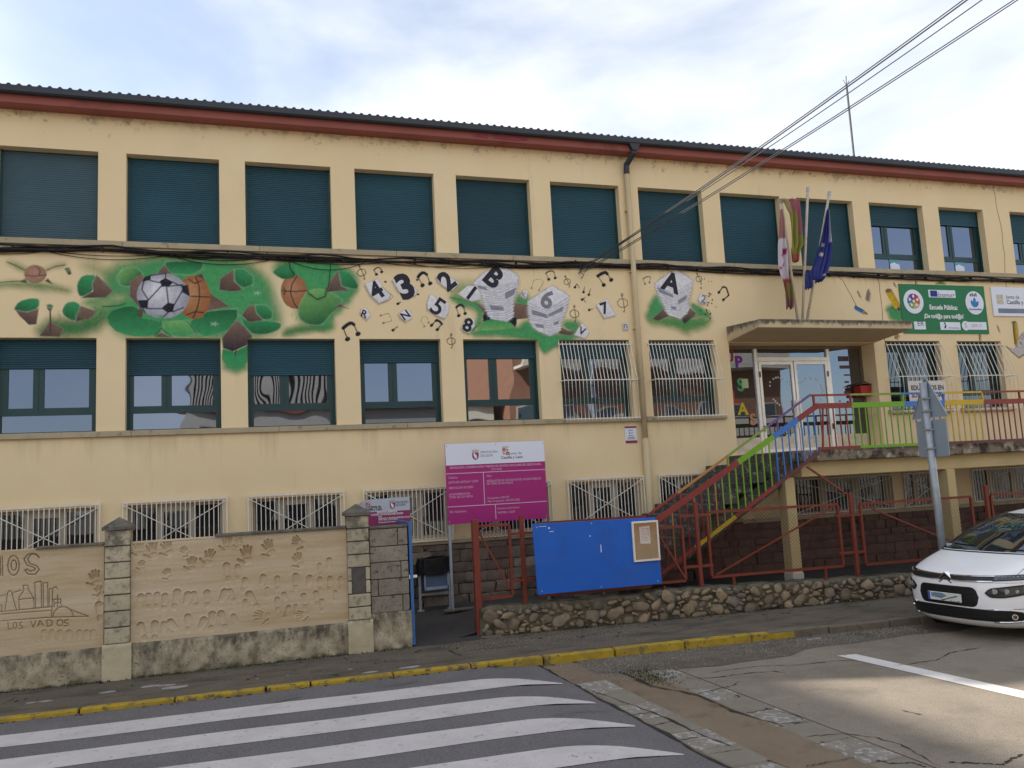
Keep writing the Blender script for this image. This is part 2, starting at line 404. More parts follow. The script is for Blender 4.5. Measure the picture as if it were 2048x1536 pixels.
M['cobble'] = mat('river_cobble', (0.215, 0.160, 0.100), 0.85, 0.28, 9, 0.5, 60, rnd=0.42, fine=0.12, layers=(((0.15, 0.135, 0.12), 2.2, 0.50, 0.62, 0.75, None), ((0.33, 0.19, 0.09), 1.3, 0.6, 0.7, 0.6, None), ((0.04, 0.036, 0.03), 11, 0.58, 0.7, 0.7, None)))
M['magenta'] = mat('magenta_print', (0.36, 0.018, 0.17), 0.4, 0.03, 1, spec=0.35)
M['magenta2'] = mat('faded_magenta_print', (0.24, 0.028, 0.105), 0.55, 0.06, 2)
M['signwhite'] = mat('white_sign', (0.72, 0.74, 0.82), 0.4, 0.03, 1)
M['signgrey'] = mat('dusty_white_sign', (0.42, 0.45, 0.50), 0.5, 0.06, 2)
M['printwhite'] = mat('white_lettering', (0.80, 0.78, 0.80), 0.5, 0.02)
M['printpink'] = mat('pale_pink_lettering', (0.70, 0.45, 0.58), 0.5, 0.02)
M['printdark'] = mat('dark_lettering', (0.03, 0.03, 0.05), 0.5, 0.02)
M['printred'] = mat('crest_red', (0.38, 0.03, 0.03), 0.5, 0.02)
M['printgold'] = mat('crest_gold', (0.42, 0.33, 0.12), 0.5, 0.02)
M['ink'] = mat('mural_black', (0.022, 0.021, 0.032), 0.7, 0.1, 8)
M['inkgrey'] = mat('mural_grey', (0.20, 0.20, 0.23), 0.7, 0.1, 8)
M['galv'] = mat('galvanised_steel', (0.36, 0.39, 0.42), 0.5, 0.16, 9, metal=0.45, layers=(((0.62, 0.64, 0.66), 26, 0.64, 0.72, 0.7, None), ((0.14, 0.13, 0.12), 5, 0.62, 0.75, 0.5, None)))
M['signback'] = mat('grey_sign_back', (0.27, 0.32, 0.37), 0.5, 0.06, 3, metal=0.25, layers=(((0.15, 0.15, 0.15), 9, 0.63, 0.72, 0.5, None),))
M['binblue'] = mat('blue_grey_bin', (0.10, 0.145, 0.22), 0.5, 0.18, 7, metal=0.2)
M['blackbag'] = mat('black_bag', (0.006, 0.006, 0.008), 0.42, 0.2, 6, spec=0.25, bump=0.5, bscale=14)
M['step'] = mat('mossy_step_concrete', (0.080, 0.074, 0.066), 0.95, 0.3, 5, 0.6, 50, layers=(((0.36, 0.32, 0.28), 11, 0.56, 0.66, 0.85, None), ((0.022, 0.022, 0.020), 3.4, 0.5, 0.66, 0.8, None)))
M['slab'] = mat('stained_slab_edge', (0.22, 0.18, 0.13), 0.95, 0.3, 4, 0.5, 50, layers=(((0.50, 0.44, 0.35), 6.5, 0.53, 0.62, 0.9, None), ((0.03, 0.028, 0.024), 4, 0.50, 0.62, 0.9, None)))
M['beam'] = mat('cream_beam', (0.55, 0.42, 0.21), 0.9, 0.08, 2, 0.2, 60)
M['terracotta'] = mat('terrace_floor', (0.16, 0.09, 0.07), 0.85, 0.15, 5)
for nm, c in dict(rail_red=(0.24, 0.035, 0.026), rail_green=(0.17, 0.36, 0.018), rail_olive=(0.22, 0.30, 0.05), rail_blue=(0.05, 0.17, 0.50),
                  rail_yellow=(0.56, 0.36, 0.012), rail_purple=(0.15, 0.085, 0.20), rail_orange=(0.42, 0.20, 0.05), rail_maroon=(0.13, 0.035, 0.035)).items():
    M[nm] = mat(nm + '_paint', c, 0.5, 0.10, 7, spec=0.4, layers=(((0.07, 0.05, 0.04), 26, 0.66, 0.76, 0.7, None),))
M['asphalt'] = mat('worn_asphalt', (0.152, 0.142, 0.141), 0.95, 0.14, 1.2, 0.9, 75, 0.2, fine=0.30, layers=(((0.26, 0.25, 0.24), 42, 0.63, 0.69, 0.6, None), ((0.06, 0.06, 0.06), 36, 0.62, 0.70, 0.6, None), ((0.15, 0.14, 0.13), 3, 0.56, 0.8, 0.5, None), ((0.045, 0.045, 0.05), 1.4, 0.62, 0.75, 0.5, None, (0.6, 2.5, 1))))
M['concrete_road'] = mat('concrete_road', (0.245, 0.208, 0.165), 0.95, 0.16, 0.9, 0.6, 70, 0.2, fine=0.22, layers=(((0.09, 0.08, 0.065), 34, 0.60, 0.68, 0.7, None), ((0.36, 0.33, 0.28), 46, 0.63, 0.69, 0.6, None), ((0.16, 0.135, 0.10), 0.7, 0.50, 0.62, 0.5, None), ((0.145, 0.13, 0.105), 1.8, 0.52, 0.72, 0.6, None), ((0.10, 0.088, 0.07), 7, 0.62, 0.74, 0.5, None), ((0.33, 0.29, 0.24), 2.4, 0.6, 0.8, 0.5, None)))
M['gravelly'] = mat('gravelly_road_edge', (0.135, 0.115, 0.092), 0.98, 0.25, 3, 0.9, 120, 0.2, fine=0.4, layers=(((0.32, 0.29, 0.25), 55, 0.64, 0.70, 0.9, None), ((0.05, 0.045, 0.036), 2.4, 0.55, 0.7, 0.7, None)))
M['sidewalk'] = mat('worn_pavement', (0.135, 0.112, 0.086), 0.95, 0.2, 1.6, 0.6, 90, 0.2, fine=0.18, layers=(((0.055, 0.052, 0.04), 2.2, 0.48, 0.66, 0.75, None, (0.6, 1.6, 1)), ((0.21, 0.16, 0.10), 1.3, 0.55, 0.75, 0.55, None, (0.4, 2, 1)), ((0.36, 0.33, 0.30), 30, 0.68, 0.74, 0.8, None)))
M['courtyard'] = mat('dark_courtyard', (0.058, 0.052, 0.048), 0.95, 0.2, 2, 0.5, 90, fine=0.15)
M['yellowkerb'] = mat('yellow_kerb_paint', (0.40, 0.27, 0.022), 0.8, 0.2, 6, 0.4, 60, layers=(((0.11, 0.085, 0.055), 7, 0.54, 0.62, 0.95, None), ((0.24, 0.17, 0.045), 2.4, 0.46, 0.64, 0.8, None), ((0.06, 0.05, 0.035), 14, 0.60, 0.68, 0.85, None)))
M['greykerb'] = mat('grey_kerb', (0.155, 0.125, 0.095), 0.95, 0.2, 5, 0.5, 60, layers=(((0.055, 0.048, 0.04), 7, 0.55, 0.68, 0.7, None),))
M['zebra'] = mat('white_road_paint', (0.54, 0.50, 0.485), 0.85, 0.10, 3, 0.4, 130, fine=0.16, layers=(((0.14, 0.135, 0.135), 13, 0.60, 0.71, 0.85, None), ((0.17, 0.165, 0.16), 45, 0.62, 0.70, 0.8, None), ((0.30, 0.29, 0.29), 1.6, 0.55, 0.75, 0.5, None)))
M['line'] = mat('white_bay_paint', (0.62, 0.60, 0.56), 0.85, 0.08, 5, layers=(((0.2, 0.18, 0.15), 12, 0.66, 0.74, 0.8, None),))
M['channel'] = mat('brown_channel', (0.195, 0.145, 0.095), 0.95, 0.16, 2, 0.4, 90, fine=0.12, layers=(((0.09, 0.07, 0.05), 3, 0.55, 0.7, 0.6, None),))
M['sett'] = mat('pale_border_stone', (0.22, 0.195, 0.16), 0.9, 0.2, 5, 0.6, 40, layers=(((0.40, 0.38, 0.36), 14, 0.52, 0.60, 0.8, None), ((0.05, 0.045, 0.04), 13, 0.60, 0.68, 0.8, None)))
M['plainslab'] = mat('plain_border_slab', (0.21, 0.185, 0.145), 0.95, 0.12, 3, 0.4, 80, fine=0.1)
M['crack'] = mat('crack_dirt', (0.030, 0.027, 0.022), 1.0, 0.3, 20)
M['carwhite'] = mat('white_car_paint', (0.84, 0.84, 0.85), 0.18, 0.01, 1, spec=0.5)
M['carblack'] = mat('black_car_plastic', (0.010, 0.010, 0.011), 0.4, 0.1, 5, spec=0.4)
M['chrome'] = mat('chrome_trim', (0.75, 0.75, 0.76), 0.12, 0.02, 1, metal=1.0)
M['carglass'] = glass_mat('car_glass', 0.22, 0.0, dark=(0.018, 0.02, 0.02))
M['lampglass'] = glass_mat('headlamp_glass', 0.10, 0.0, dark=(0.02, 0.02, 0.022))
M['lampcore'] = mat('headlamp_reflector', (0.65, 0.65, 0.62), 0.2, 0.3, 40, metal=0.7)
M['rubber'] = mat('tyre_rubber', (0.014, 0.014, 0.014), 0.85, 0.2, 9)
M['plate'] = mat('number_plate', (0.62, 0.63, 0.60), 0.4, 0.1, 30)
M['platesmear'] = mat('number_plate_smear', (0.30, 0.42, 0.55), 0.5, 0.3, 20)
M['plateblue'] = mat('plate_blue_band', (0.03, 0.10, 0.42), 0.4, 0.05)
M['cork'] = mat('cork_board', (0.33, 0.20, 0.08), 0.9, 0.15, 20, fine=0.15, layers=(((0.45, 0.32, 0.16), 2.2, 0.5, 0.7, 0.6, None),))
M['paper'] = mat('paper_sheet', (0.66, 0.60, 0.54), 0.85, 0.06, 6)
M['greenbanner'] = mat('green_banner', (0.018, 0.175, 0.065), 0.6, 0.08, 2)
M['redbox'] = mat('red_letterbox', (0.33, 0.02, 0.012), 0.45, 0.08, 4)
M['brown'] = mat('brown_roof_flap', (0.10, 0.06, 0.03), 0.6, 0.1, 4)
M['pole'] = mat('weathered_white_pole', (0.50, 0.44, 0.34), 0.6, 0.14, 7, layers=(((0.13, 0.10, 0.07), 10, 0.58, 0.7, 0.7, None),))
M['flag'] = paint_mat('flag_cloth', 0.9, 0.0)
M['mural'] = paint_mat('mural_paint', 0.88, 0.12)
M['brick'] = mat('facing_brick', (0.24, 0.115, 0.07), 0.9, 0.18, 5, rnd=0.05)
M['opp_render'] = mat('pale_house_render', (0.55, 0.49, 0.40), 0.9, 0.08, 1)
M['moss'] = mat('moss', (0.045, 0.055, 0.015), 1.0, 0.4, 14)
M['litter'] = mat('litter_paper', (0.30, 0.285, 0.27), 0.9, 0.1, 10)
M['leafbrown'] = mat('dead_leaf', (0.06, 0.04, 0.025), 0.9, 0.3, 30)

# ================================================================== ground
XL, XR = -14.0, 34.0
def yk(x): return float(np.interp(x, [-14, 1.2, 4.5, 7.5, 11.1, 13.2, 34], [-3.70, -3.86, -3.93, -4.00, -4.22, -4.36, -5.6]))  # kerb street edge
def yr(x): return float(-2.15 - 0.070 * (x - 7.1))                                                     # rubble wall face
def zroad(x): return float(np.interp(x, [-14, 6.6, 6.85, 7.15, 7.42, 34], [-0.035, -0.035, -0.042, -0.07, -0.10, -0.10]))

def sheet(name, m, xs, y0f, y1f, zf, ny=2):
    P = np.zeros((len(xs), ny, 3))
    for i, x in enumerate(xs):
        for j in range(ny):
            t = j / (ny - 1); y = y0f(x) * (1 - t) + y1f(x) * t
            P[i, j] = (x, y, zf(x, y))
    b = MB(); b.grid(P)
    o = b.build(name, m, fix=False)
    me = o.data
    if me.polygons[0].normal.z < 0: me.flip_normals()
    return tag(o, kind='structure')

# far ground out to the horizon, below everything else
b = MB(); b.quad((-900, -900, -0.16), (900, -900, -0.16), (900, 900, -0.16), (-900, 900, -0.16))
tag(b.build('ground', M['concrete_road'], fix=False), kind='structure')
XD0 = lambda y: 7.40 - 0.024 * (y + 4.2)      # left edge of the drain strip (runs across the street)
def edge(y0, k): return lambda y: y0 + k * (y + 5.6)
YFAR = -13.2
ys = list(np.linspace(YFAR, -3.7, 24))
def cross_sheet(name, m, xa, xb, zf, ynear=None, nx=2):
    P = np.zeros((len(ys), nx, 3))
    for i, y in enumerate(ys):
        for j in range(nx):
            t = j / (nx - 1); x = xa(y) * (1 - t) + xb(y) * t
            yy = max(y, YFAR)
            yy = min(yy, yk(x) + 0.06)
            P[i, j] = (x, yy, zf(x, yy))
    b = MB(); b.grid(P); o = b.build(name, m, fix=False)
    if o.data.polygons[0].normal.z < 0: o.data.flip_normals()
    return tag(o, kind='structure')
cross_sheet('asphalt_road', M['asphalt'], lambda y: -40.0, XD0, lambda x, y: zroad(x), nx=60)
cross_sheet('road_channel', M['channel'], lambda y: XD0(y) - 0.005, lambda y: 8.85 - 0.03 * (y + 6), lambda x, y: -0.104, nx=3)
cross_sheet('concrete_road', M['concrete_road'], lambda y: 8.85 - 0.03 * (y + 6), lambda y: 60.0, lambda x, y: -0.10, nx=24)
# gravelly worn strip of road along the kerb
xs = np.linspace(7.9, 22, 40)
wob = rng.normal(0, 0.07, 40)
b = MB(); P = np.zeros((40, 2, 3))
for i, x in enumerate(xs):
    w = 0.62 + 0.5 * math.exp(-((x - 9.4) / 1.3) ** 2) + wob[i]
    P[i, 0] = (x, yk(x) + 0.03, -0.092); P[i, 1] = (x, yk(x) - w, -0.0955)
b.grid(P); o = b.build('gravel_strip', M['gravelly'], fix=False)
if o.data.polygons[0].normal.z < 0: o.data.flip_normals()
tag(o, kind='structure')
# pavement: one sheet between kerb and walls
xs = np.linspace(XL, XR, 90)
sheet('pavement', M['sidewalk'], xs, lambda x: yk(x) + 0.10, lambda x: -2.1 if x < 6 else (-2.0 if x < 7.1 else yr(x) + 0.1), lambda x, y: 0.0, 5)
# patch of loose gravel outside the gate and litter on the pavement
# courtyard
xs = np.linspace(-6, 27, 120)
def zc(x, y):
    t = min(1, max(0, (x - 6.9) / 0.6)); s_ = min(1, max(0, -y / 2.25))
    ramp = 0.235 - 0.225 * s_ if x > 5 else 0.235
    return ramp * (1 - t) + 0.235 * t
sheet('courtyard', M['courtyard'], xs, lambda x: -2.12 if x < 7.05 else yr(x) + 0.16, lambda x: 0.05, zc, 8)
b = MB(); b.quad((6.0, -2.32, 0.005), (7.16, -2.32, 0.005), (7.16, -1.9, 0.050), (6.0, -1.9, 0.050))
tag(b.build('gate_threshold', M['courtyard'], fix=False), kind='structure')

# kerb stones
kerb = thing('kerb', None, None, (5, -4, 0)); kerb["kind"] = 'structure'
x = -6.0; k = 0
while x < 24:
    L = random.choice([0.98, 1.0, 1.02, 1.0, 0.52])
    x2 = x + L - random.uniform(0.012, 0.035)
    b = MB()
    dz = random.uniform(-0.006, 0.006)
    pts = [(x, yk(x)), (x2, yk(x2)), (x2, yk(x2) + 0.13), (x, yk(x) + 0.13)]
    b.prismz(pts, -0.2, 0.012 + dz)
    yel = x < 10.6
    if yel and x + L > 10.76: L = 10.76 - x; x2 = 10.745; pts_fix = True
    b.build('kerb_stone', M['yellowkerb'] if yel else M['greykerb'], kerb, bevel=0.016, seg=2, smooth=False)
    x += L; k += 1

# zebra crossing
for k in range(7):
    yc0 = -4.86 - 0.935 * k
    b = MB(); top = []; bot = []
    sk = 0.036
    xsx = np.concatenate([np.linspace(-1.5 + 0.0 * k, 6.3, 30), np.linspace(6.42, 7.30, 9)])
    x_start = 1.30 - 0.02 * k if k == 0 else -2.0 - 0.3 * k
    xsx = np.concatenate([np.linspace(x_start, 6.3, 30), np.linspace(6.42, 7.30 + 0.01 * k, 9)])
    for i, x in enumerate(xsx):
        yc = yc0 - sk * (x - 6.0) + 0.012 * math.sin(x * 2.1 + k)
        hw = 0.245 + 0.006 * math.sin(x * 3.3 + 2 * k)
        up, dn = yc + hw, yc - hw
        t = max(0, (x - 6.35) / 0.97)
        up -= 0.44 * t ** 1.6
        top.append((x, max(up, dn + 0.004), zroad(x) + 0.004)); bot.append((x, dn, zroad(x) + 0.004))
    b.grid(np.array([bot, top]))
    o = b.build('zebra_stripe', M['zebra'], fix=False)
    if o.data.polygons[0].normal.z < 0: o.data.flip_normals()
    tag(o, kind='structure')
# tar seam beside the first stripe and long the drain edge
def ribbon(b, pts, w, z, taper=True):
    n = len(pts); Lf = []; Rt = []
    for i, p in enumerate(pts):
        a = np.array(pts[max(0, i - 1)]); c = np.array(pts[min(n - 1, i + 1)]); t = c - a; t = t / (np.linalg.norm(t) + 1e-9)
        nn = np.array([-t[1], t[0]])
        ww = .62 * w * random.choice([.35, .7, 1, 1.1, 1.5]) * random.uniform(0.6, 1.3) * (0.35 if taper and i in (0, n - 1) else 1)
        q = np.array(p); l_ = q + nn * ww / 2; r_ = q - nn * ww / 2
        zz = z(q[0]) if callable(z) else z
        Lf.append((l_[0], l_[1], zz)); Rt.append((r_[0], r_[1], zz))
    b.grid(np.array([Rt, Lf]))
def rough(pts, n, amp):
    P = [np.array(p, float) for p in pts]; out = []
    seg = [np.linalg.norm(P[i + 1] - P[i]) for i in range(len(P) - 1)]; tot = sum(seg); d = np.cumsum([0] + seg)
    for s_ in np.linspace(0, tot, n):
        i = min(len(seg) - 1, np.searchsorted(d, s_, 'right') - 1); t = (s_ - d[i]) / seg[i]
        p = P[i] * (1 - t) + P[i + 1] * t
        out.append(p + rng.normal(0, amp, 2))
    return out
def gp(x, y, z=-0.1): p = at(x, y, Z=z); return (p[0], p[1])
b = MB()
ribbon(b, rough([gp(150, 1468, -.04), gp(420, 1432, -.04), gp(600, 1396, -.04)], 14, .012), 0.05, -0.0345)
ribbon(b, rough([(XD0(y), y) for y in (-3.9, -6, -9, -12)], 60, .012), 0.055, lambda x: -0.0925)
cr7 = lambda x, y: gp(1024 + x / 2, 1240 + y / 2)
for L_, w in (([(320, 285), (600, 385), (770, 465), (910, 520), (1105, 592)], .045), ([(430, 205), (560, 265), (740, 300), (900, 370), (1080, 425), (1330, 525)], .05),
             ([(890, 300), (1000, 350), (1140, 385), (1200, 420), (1320, 455), (1450, 470), (1560, 500), (1620, 540), (1710, 585)], .022),
             ([(735, 298), (830, 275), (890, 260), (910, 245)], .02), ([(700, 235), (800, 232), (930, 215), (1050, 205), (1100, 215)], .03),
             ([(800, 210), (900, 195), (1000, 185), (1150, 180), (1290, 165), (1380, 160)], .022), ([(1750, 570), (1850, 575), (1960, 580), (2000, 555), (2048, 540)], .03),
             ([(1330, 455), (1370, 555)], .02), ([(1180, 588), (1240, 575), (1370, 552)], .02), ([(1460, 560), (1520, 578), (1600, 572), (1650, 590)], .03),
             ([(1520, 185), (1600, 175), (1700, 160), (1760, 130), (1880, 110)], .025), ([(1560, 362), (1640, 382)], .03)):
    ribbon(b, rough([cr7(*p) for p in L_], 6 * len(L_), .008), w, -0.0945)
for p0, p1 in (((560, 425), (650, 405)), ((790, 540), (920, 520)), ((650, 485), (770, 468)), ((450, 385), (560, 372)), ((930, 375), (1030, 360)), ((1070, 418), (1190, 408)), ((1170, 470), (1330, 458))):
    ribbon(b, rough([cr7(*p0), cr7(*p1)], 8, .008), .025, -0.0925)
o = b.build('road_crack', M['crack'], fix=False)
tag(o, kind='structure')
b = MB(); ribbon(b, rough([gp(885, 1295, 0), gp(925, 1314, 0)], 8, .01), .03, 0.004); ribbon(b, rough([gp(0, 1411, 0), gp(30, 1396, 0)], 6, .01), .02, 0.004)
tag(b.build('pavement_crack', M['crack'], fix=False), kind='structure')

# border slabs either side of the channel: pale stones alternate with plain slabs
border = thing('channel_border', None, None, (8, -6, -0.1)); border["kind"] = 'structure'
def border_run(xa, xb, ya, n, L, first):
    y = ya
    for i in range(n):
        y2 = y - L * random.uniform(0.92, 1.08)
        b = MB()
        pts = [(xa(y), y), (xb(y), y), (xb(y2 + 0.025), y2 + 0.025), (xa(y2 + 0.025), y2 + 0.025)]
        b.prismz(pts, -0.16, -0.096 + random.uniform(-0.002, 0.003))
        b.build('border_stone', M['sett'] if (i + first) % 2 == 0 else M['plainslab'], border, bevel=0.012)
        y = y2
border_run(lambda y: XD0(y) + 0.03, lambda y: XD0(y) + 0.42, -5.15, 14, 0.53, 0)
border_run(lambda y: 8.45 - 0.03 * (y + 6), lambda y: 8.83 - 0.03 * (y + 6), -4.95, 14, 0.55, 0)
# parking bay line
p0, p1 = gp(1672, 1311), gp(1735, 1307)
b = MB()
a0 = np.array(gp(1674, 1312)); a1 = np.array(gp(2048, 1398)); c0 = np.array(gp(1712, 1309)); c1 = np.array(gp(2048, 1383))
n_ = 20; ex = 1.6
b.grid(np.array([[(*(a0 + (a1 - a0) * t * ex), -0.0945) for t in np.linspace(0, 1, n_)], [(*(c0 + (c1 - c0) * t * ex), -0.0945) for t in np.linspace(0, 1, n_)]]))
tag(b.build('parking_line', M['line'], fix=False), kind='structure')
# loose chips
b = MB()
def chip(x, y, z, s_):
    v = np.array([[0, 0, 1.0], [1, 0, 0], [-.5, .8, 0], [-.5, -.8, 0]]) * s_ * rng.uniform(0.6, 1.2, (4, 3))
    a = random.random() * 6.28; c, s2 = math.cos(a), math.sin(a)
    v = v @ np.array([[c, s2, 0], [-s2, c, 0], [0, 0, 1]])
    b.add(v + np.array([x, y, z]), [(0, 1, 2), (0, 2, 3), (0, 3, 1)])
for i in range(2600):
    x = random.uniform(7.6, 13); y = yk(x) - abs(random.gauss(0.05, 0.42)); chip(x, y, -0.094, random.uniform(0.005, 0.014))
for i in range(900):
    x = random.uniform(6.4, 9.5); y = random.gauss(-2.75, 0.30); chip(x, y, 0.001, random.uniform(0.004, 0.013))
for i in range(1100):
    x = random.uniform(0, 15); y = random.uniform(yk(x) + .15, -2.3); chip(x, y, 0.001, random.uniform(0.003, 0.010))
for i in range(900):
    x = random.gauss(8.1, .25); y = random.uniform(-4.2, -5.3); chip(x, y, -0.1, random.uniform(0.006, 0.015))
tag(b.build('gravel', mat('loose_chippings', (0.25, 0.22, 0.18), 0.95, 0.5, 60), fix=False), 'loose pale chippings along the kerb and gate', kind='stuff')
b = MB()
for i in range(260):
    x = random.uniform(0, 13.5); y = random.choice([random.gauss(-2.75, .35), yk(x) - 0.03 + random.gauss(0, .015)])
    if y < yk(x): z = -0.095 if x > 7.4 else -0.034
    else: z = 0.004
    a = random.random() * 6.28; s_ = random.uniform(0.012, 0.045)
    c, s2 = math.cos(a) * s_, math.sin(a) * s_
    b.add([(x - c, y - s2, z), (x + s2 * .4, y - c * .4, z + s_ * .3), (x + c, y + s2, z), (x - s2 * .4, y + c * .4, z + s_ * .2)], [(0, 1, 2, 3)])
tag(b.build('leaves', M['leafbrown'], fix=False), 'scattered dead leaves and twigs on the pavement', kind='stuff')
b = MB()
for px, py, s_ in ((300, 1372, .16), (335, 1370, .13), (350, 1374, .2), (215, 1384, .12), (62, 1405, .08), (90, 1402, .09), (820, 1334, .16), (850, 1338, .2), (740, 1344, .12), (700, 1338, .05), (575, 1350, .03), (515, 1357, .03)):
    p = at(px, py, Z=0.004); n_ = 9
    pts = [(p[0] + s_ * random.uniform(.5, 1) * math.cos(k * 6.28 / n_), p[1] + .45 * s_ * random.uniform(.5, 1) * math.sin(k * 6.28 / n_)) for k in range(n_)]
    b.prismz(pts, 0.0, 0.0045)
for px, py, s_ in ((1620, 1279, .10), (1634, 1277, .10), (1345, 1316, .035)):
    p = at(px, py, Z=-.092); n_ = 7
    pts = [(p[0] + s_ * random.uniform(.5, 1) * math.cos(k * 6.28 / n_), p[1] + .45 * s_ * random.uniform(.5, 1) * math.sin(k * 6.28 / n_)) for k in range(n_)]
    b.prismz(pts, -.1, -.088)
tag(b.build('litter', M['litter'], fix=False), 'pale scraps and worn spots on the pavement', kind='stuff')
b = MB()
for i in range(1500):   # moss and small weeds along the foot of the walls
    x = random.uniform(0, 14); y = (-2.33 if x < 6 else yr(x)) - abs(random.gauss(0, 0.035))
    if 6.03 < x < 7.1: continue
    h_ = random.uniform(0.006, 0.035); w_ = random.uniform(.006, .014); a = random.random() * 3.14
    b.add([(x - w_ * math.cos(a), y - w_ * math.sin(a), 0), (x + w_ * math.cos(a), y + w_ * math.sin(a), 0), (x + random.gauss(0, .01), y + random.gauss(0, .01), h_)], [(0, 1, 2)])
for i in range(700):
    p = at(random.choice([random.gauss(1345, 25), random.gauss(1845, 20), random.gauss(1160, 40)]), 0, Z=0) if False else (random.gauss(8.42, .14), random.gauss(-5.2, .25), 0)
    h_ = random.uniform(0.01, 0.03); w_ = .007; a = random.random() * 3.14
    b.add([(p[0] - w_ * math.cos(a), p[1] - w_ * math.sin(a), -.1), (p[0] + w_ * math.cos(a), p[1] + w_ * math.sin(a), -.1), (p[0] + random.gauss(0, .01), p[1] + random.gauss(0, .01), -.1 + h_)], [(0, 1, 2)])
tag(b.build('weeds', M['moss'], fix=False), 'moss and tiny weeds along the wall foot', kind='stuff')

# ================================================================== school building
school = thing('school_building', 'long cream school building with dark green shutters and painted mural', 'school', (8.5, 0, 0.2))
X0, X1 = -4.7, 25.5
UT, UB, LT, LB = 8.134, 6.597, 4.977, 3.45
WW = 1.472
up_win = [(1.9 * i, 1.9 * i + WW) for i in range(-2, 9)] + [(17.12, 18.62), (19.08, 20.40), (21.22, 22.6), (23.2, 24.6)]
lo_win = [(1.9 * i, 1.9 * i + WW) for i in range(-2, 7)] + [(17.17, 18.67), (19.16, 20.46), (21.25, 22.6), (23.2, 24.6)]
ba_win = [(1.9 * i + 0.03, 1.9 * i + 1.50) for i in range(-2, 7)] + [(14.45, 16.95), (17.24, 18.55), (19.12, 21.2), (21.8, 23.6)]
BT, BB = 2.25, 1.40
holes = [(a, b_, UB, UT, 0.25) for a, b_ in up_win] + [(a, b_, LB, LT, 0.25) for a, b_ in lo_win] + \
        [(a, b_, BB if a < 14 else 1.33, BT if a < 14 else 2.09, 0.20) for a, b_ in ba_win] + [(13.22, 16.86, 2.62, 4.93, 0.46)]
ZB, ZT = 1.32, 8.76
b = MB()
xc = sorted({X0, X1, *[h[0] for h in holes], *[h[1] for h in holes]}); zcuts = sorted({ZB, ZT, *[h[2] for h in holes], *[h[3] for h in holes]})
for i in range(len(xc) - 1):
    for j in range(len(zcuts) - 1):
        cx_, cz_ = (xc[i] + xc[i + 1]) / 2, (zcuts[j] + zcuts[j + 1]) / 2
        if any(h[0] < cx_ < h[1] and h[2] < cz_ < h[3] for h in holes): continue
        b.quad((xc[i], 0, zcuts[j]), (xc[i + 1], 0, zcuts[j]), (xc[i + 1], 0, zcuts[j + 1]), (xc[i], 0, zcuts[j + 1]))
for x0, x1, z0, z1, d in holes:
    b.quad((x0, 0, z0), (x0, 0, z1), (x0, d, z1), (x0, d, z0)); b.quad((x1, 0, z1), (x1, 0, z0), (x1, d, z0), (x1, d, z1))
    b.quad((x0, 0, z1), (x1, 0, z1), (x1, d, z1), (x0, d, z1)); b.quad((x1, 0, z0), (x0, 0, z0), (x0, d, z0), (x1, d, z0))
# other walls of the block
b.quad((X0, 12, -.1), (X0, 0, -.1), (X0, 0, ZT), (X0, 12, ZT)); b.quad((X1, 0, -.1), (X1, 12, -.1), (X1, 12, ZT), (X1, 0, ZT))
b.quad((X1, 12, -.1), (X0, 12, -.1), (X0, 12, ZT), (X1, 12, ZT))
b.build('wall', M['wall'], school, fix=False)
b = MB(); b.box(X0 + .05, X1 - .05, 0.6, 0.65, 0.2, ZT); b.box(X0 + .05, X1 - .05, .26, .6, 5.2, 5.25); b.build('inner_wall', M['dark'], school)

# eaves: red fascia, gutter, roof sheets
b = MB()
b.prismx([(0.02, 8.76), (-0.22, 8.735), (-0.27, 8.76), (-0.27, 8.905), (0.02, 8.905)], X0 - .25, X1 + .25)
b.build('fascia', M['redfascia'], school)
b = MB()
p = at(995, 268, Y=-0.275); q = at(1030, 290, Y=-.275)
for k in range(7):
    cx_ = p[0] - .35 + k * .13 + random.uniform(-.04, .04); n_ = 9; rr_ = random.uniform(.09, .15)
    b.prism([(cx_ + 1.5 * rr_ * random.uniform(.6, 1) * math.cos(t * 6.283 / n_), 8.835 + .75 * min(rr_, .065) * random.uniform(.6, 1) * math.sin(t * 6.283 / n_)) for t in range(n_)], -0.275 - .001 * k, -0.26)
b.build('peeling_patch', M['peel'], school)
b = MB()
b.prismx([(-0.255, 8.91), (-0.30, 8.885), (-0.36, 8.885), (-0.385, 8.91), (-0.385, 9.005), (-0.372, 9.005), (-0.37, 8.92), (-0.265, 8.92), (-0.255, 9.0)], X0 - .3, X1 + .3)
b.build('gutter', M['gutter'], school)
roof = sub('roof', school)
b = MB(); b.quad((X0 - .3, -.2, 8.91), (X1 + .3, -.2, 8.91), (X1 + .3, 6, 10.3), (X0 - .3, 6, 10.3)); b.quad((X0 - .3, 12.2, 8.91), (X0 - .3, 6, 10.3), (X1 + .3, 6, 10.3), (X1 + .3, 12.2, 8.91))
b.build('roof_deck', M['roof'], roof, fix=False)
per = 0.147; nrid = 14
xp = []
for i in range(nrid):
    for t, h_ in ((0.0, 0), (.22, .0), (.34, .028), (.48, .045), (.62, .045), (.76, .028), (.88, 0)):
        xp.append((i * per + t * per, h_))
xp.append((nrid * per, 0))
b = MB(); P = np.array([[(x, y, z + h_) for x, h_ in xp] for y, z in ((-0.36, 9.0), (6.0, 10.42))]); b.grid(P)
Q = np.array([[(x, -0.36, 8.985 + (h_ - .012 if e else h_)) for x, h_ in xp] for e in (1, 0)]); Q[1, :, 2] = 9.0 + np.array([h for _, h in xp]); b.grid(Q)
roof_me = b.mesh('roof_sheet', M['roof'], fix=False)
x = X0 - .3
while x < X1 + .2:
    inst(roof_me, 'roof_sheet', (x, 0, 0), roof); x += nrid * per

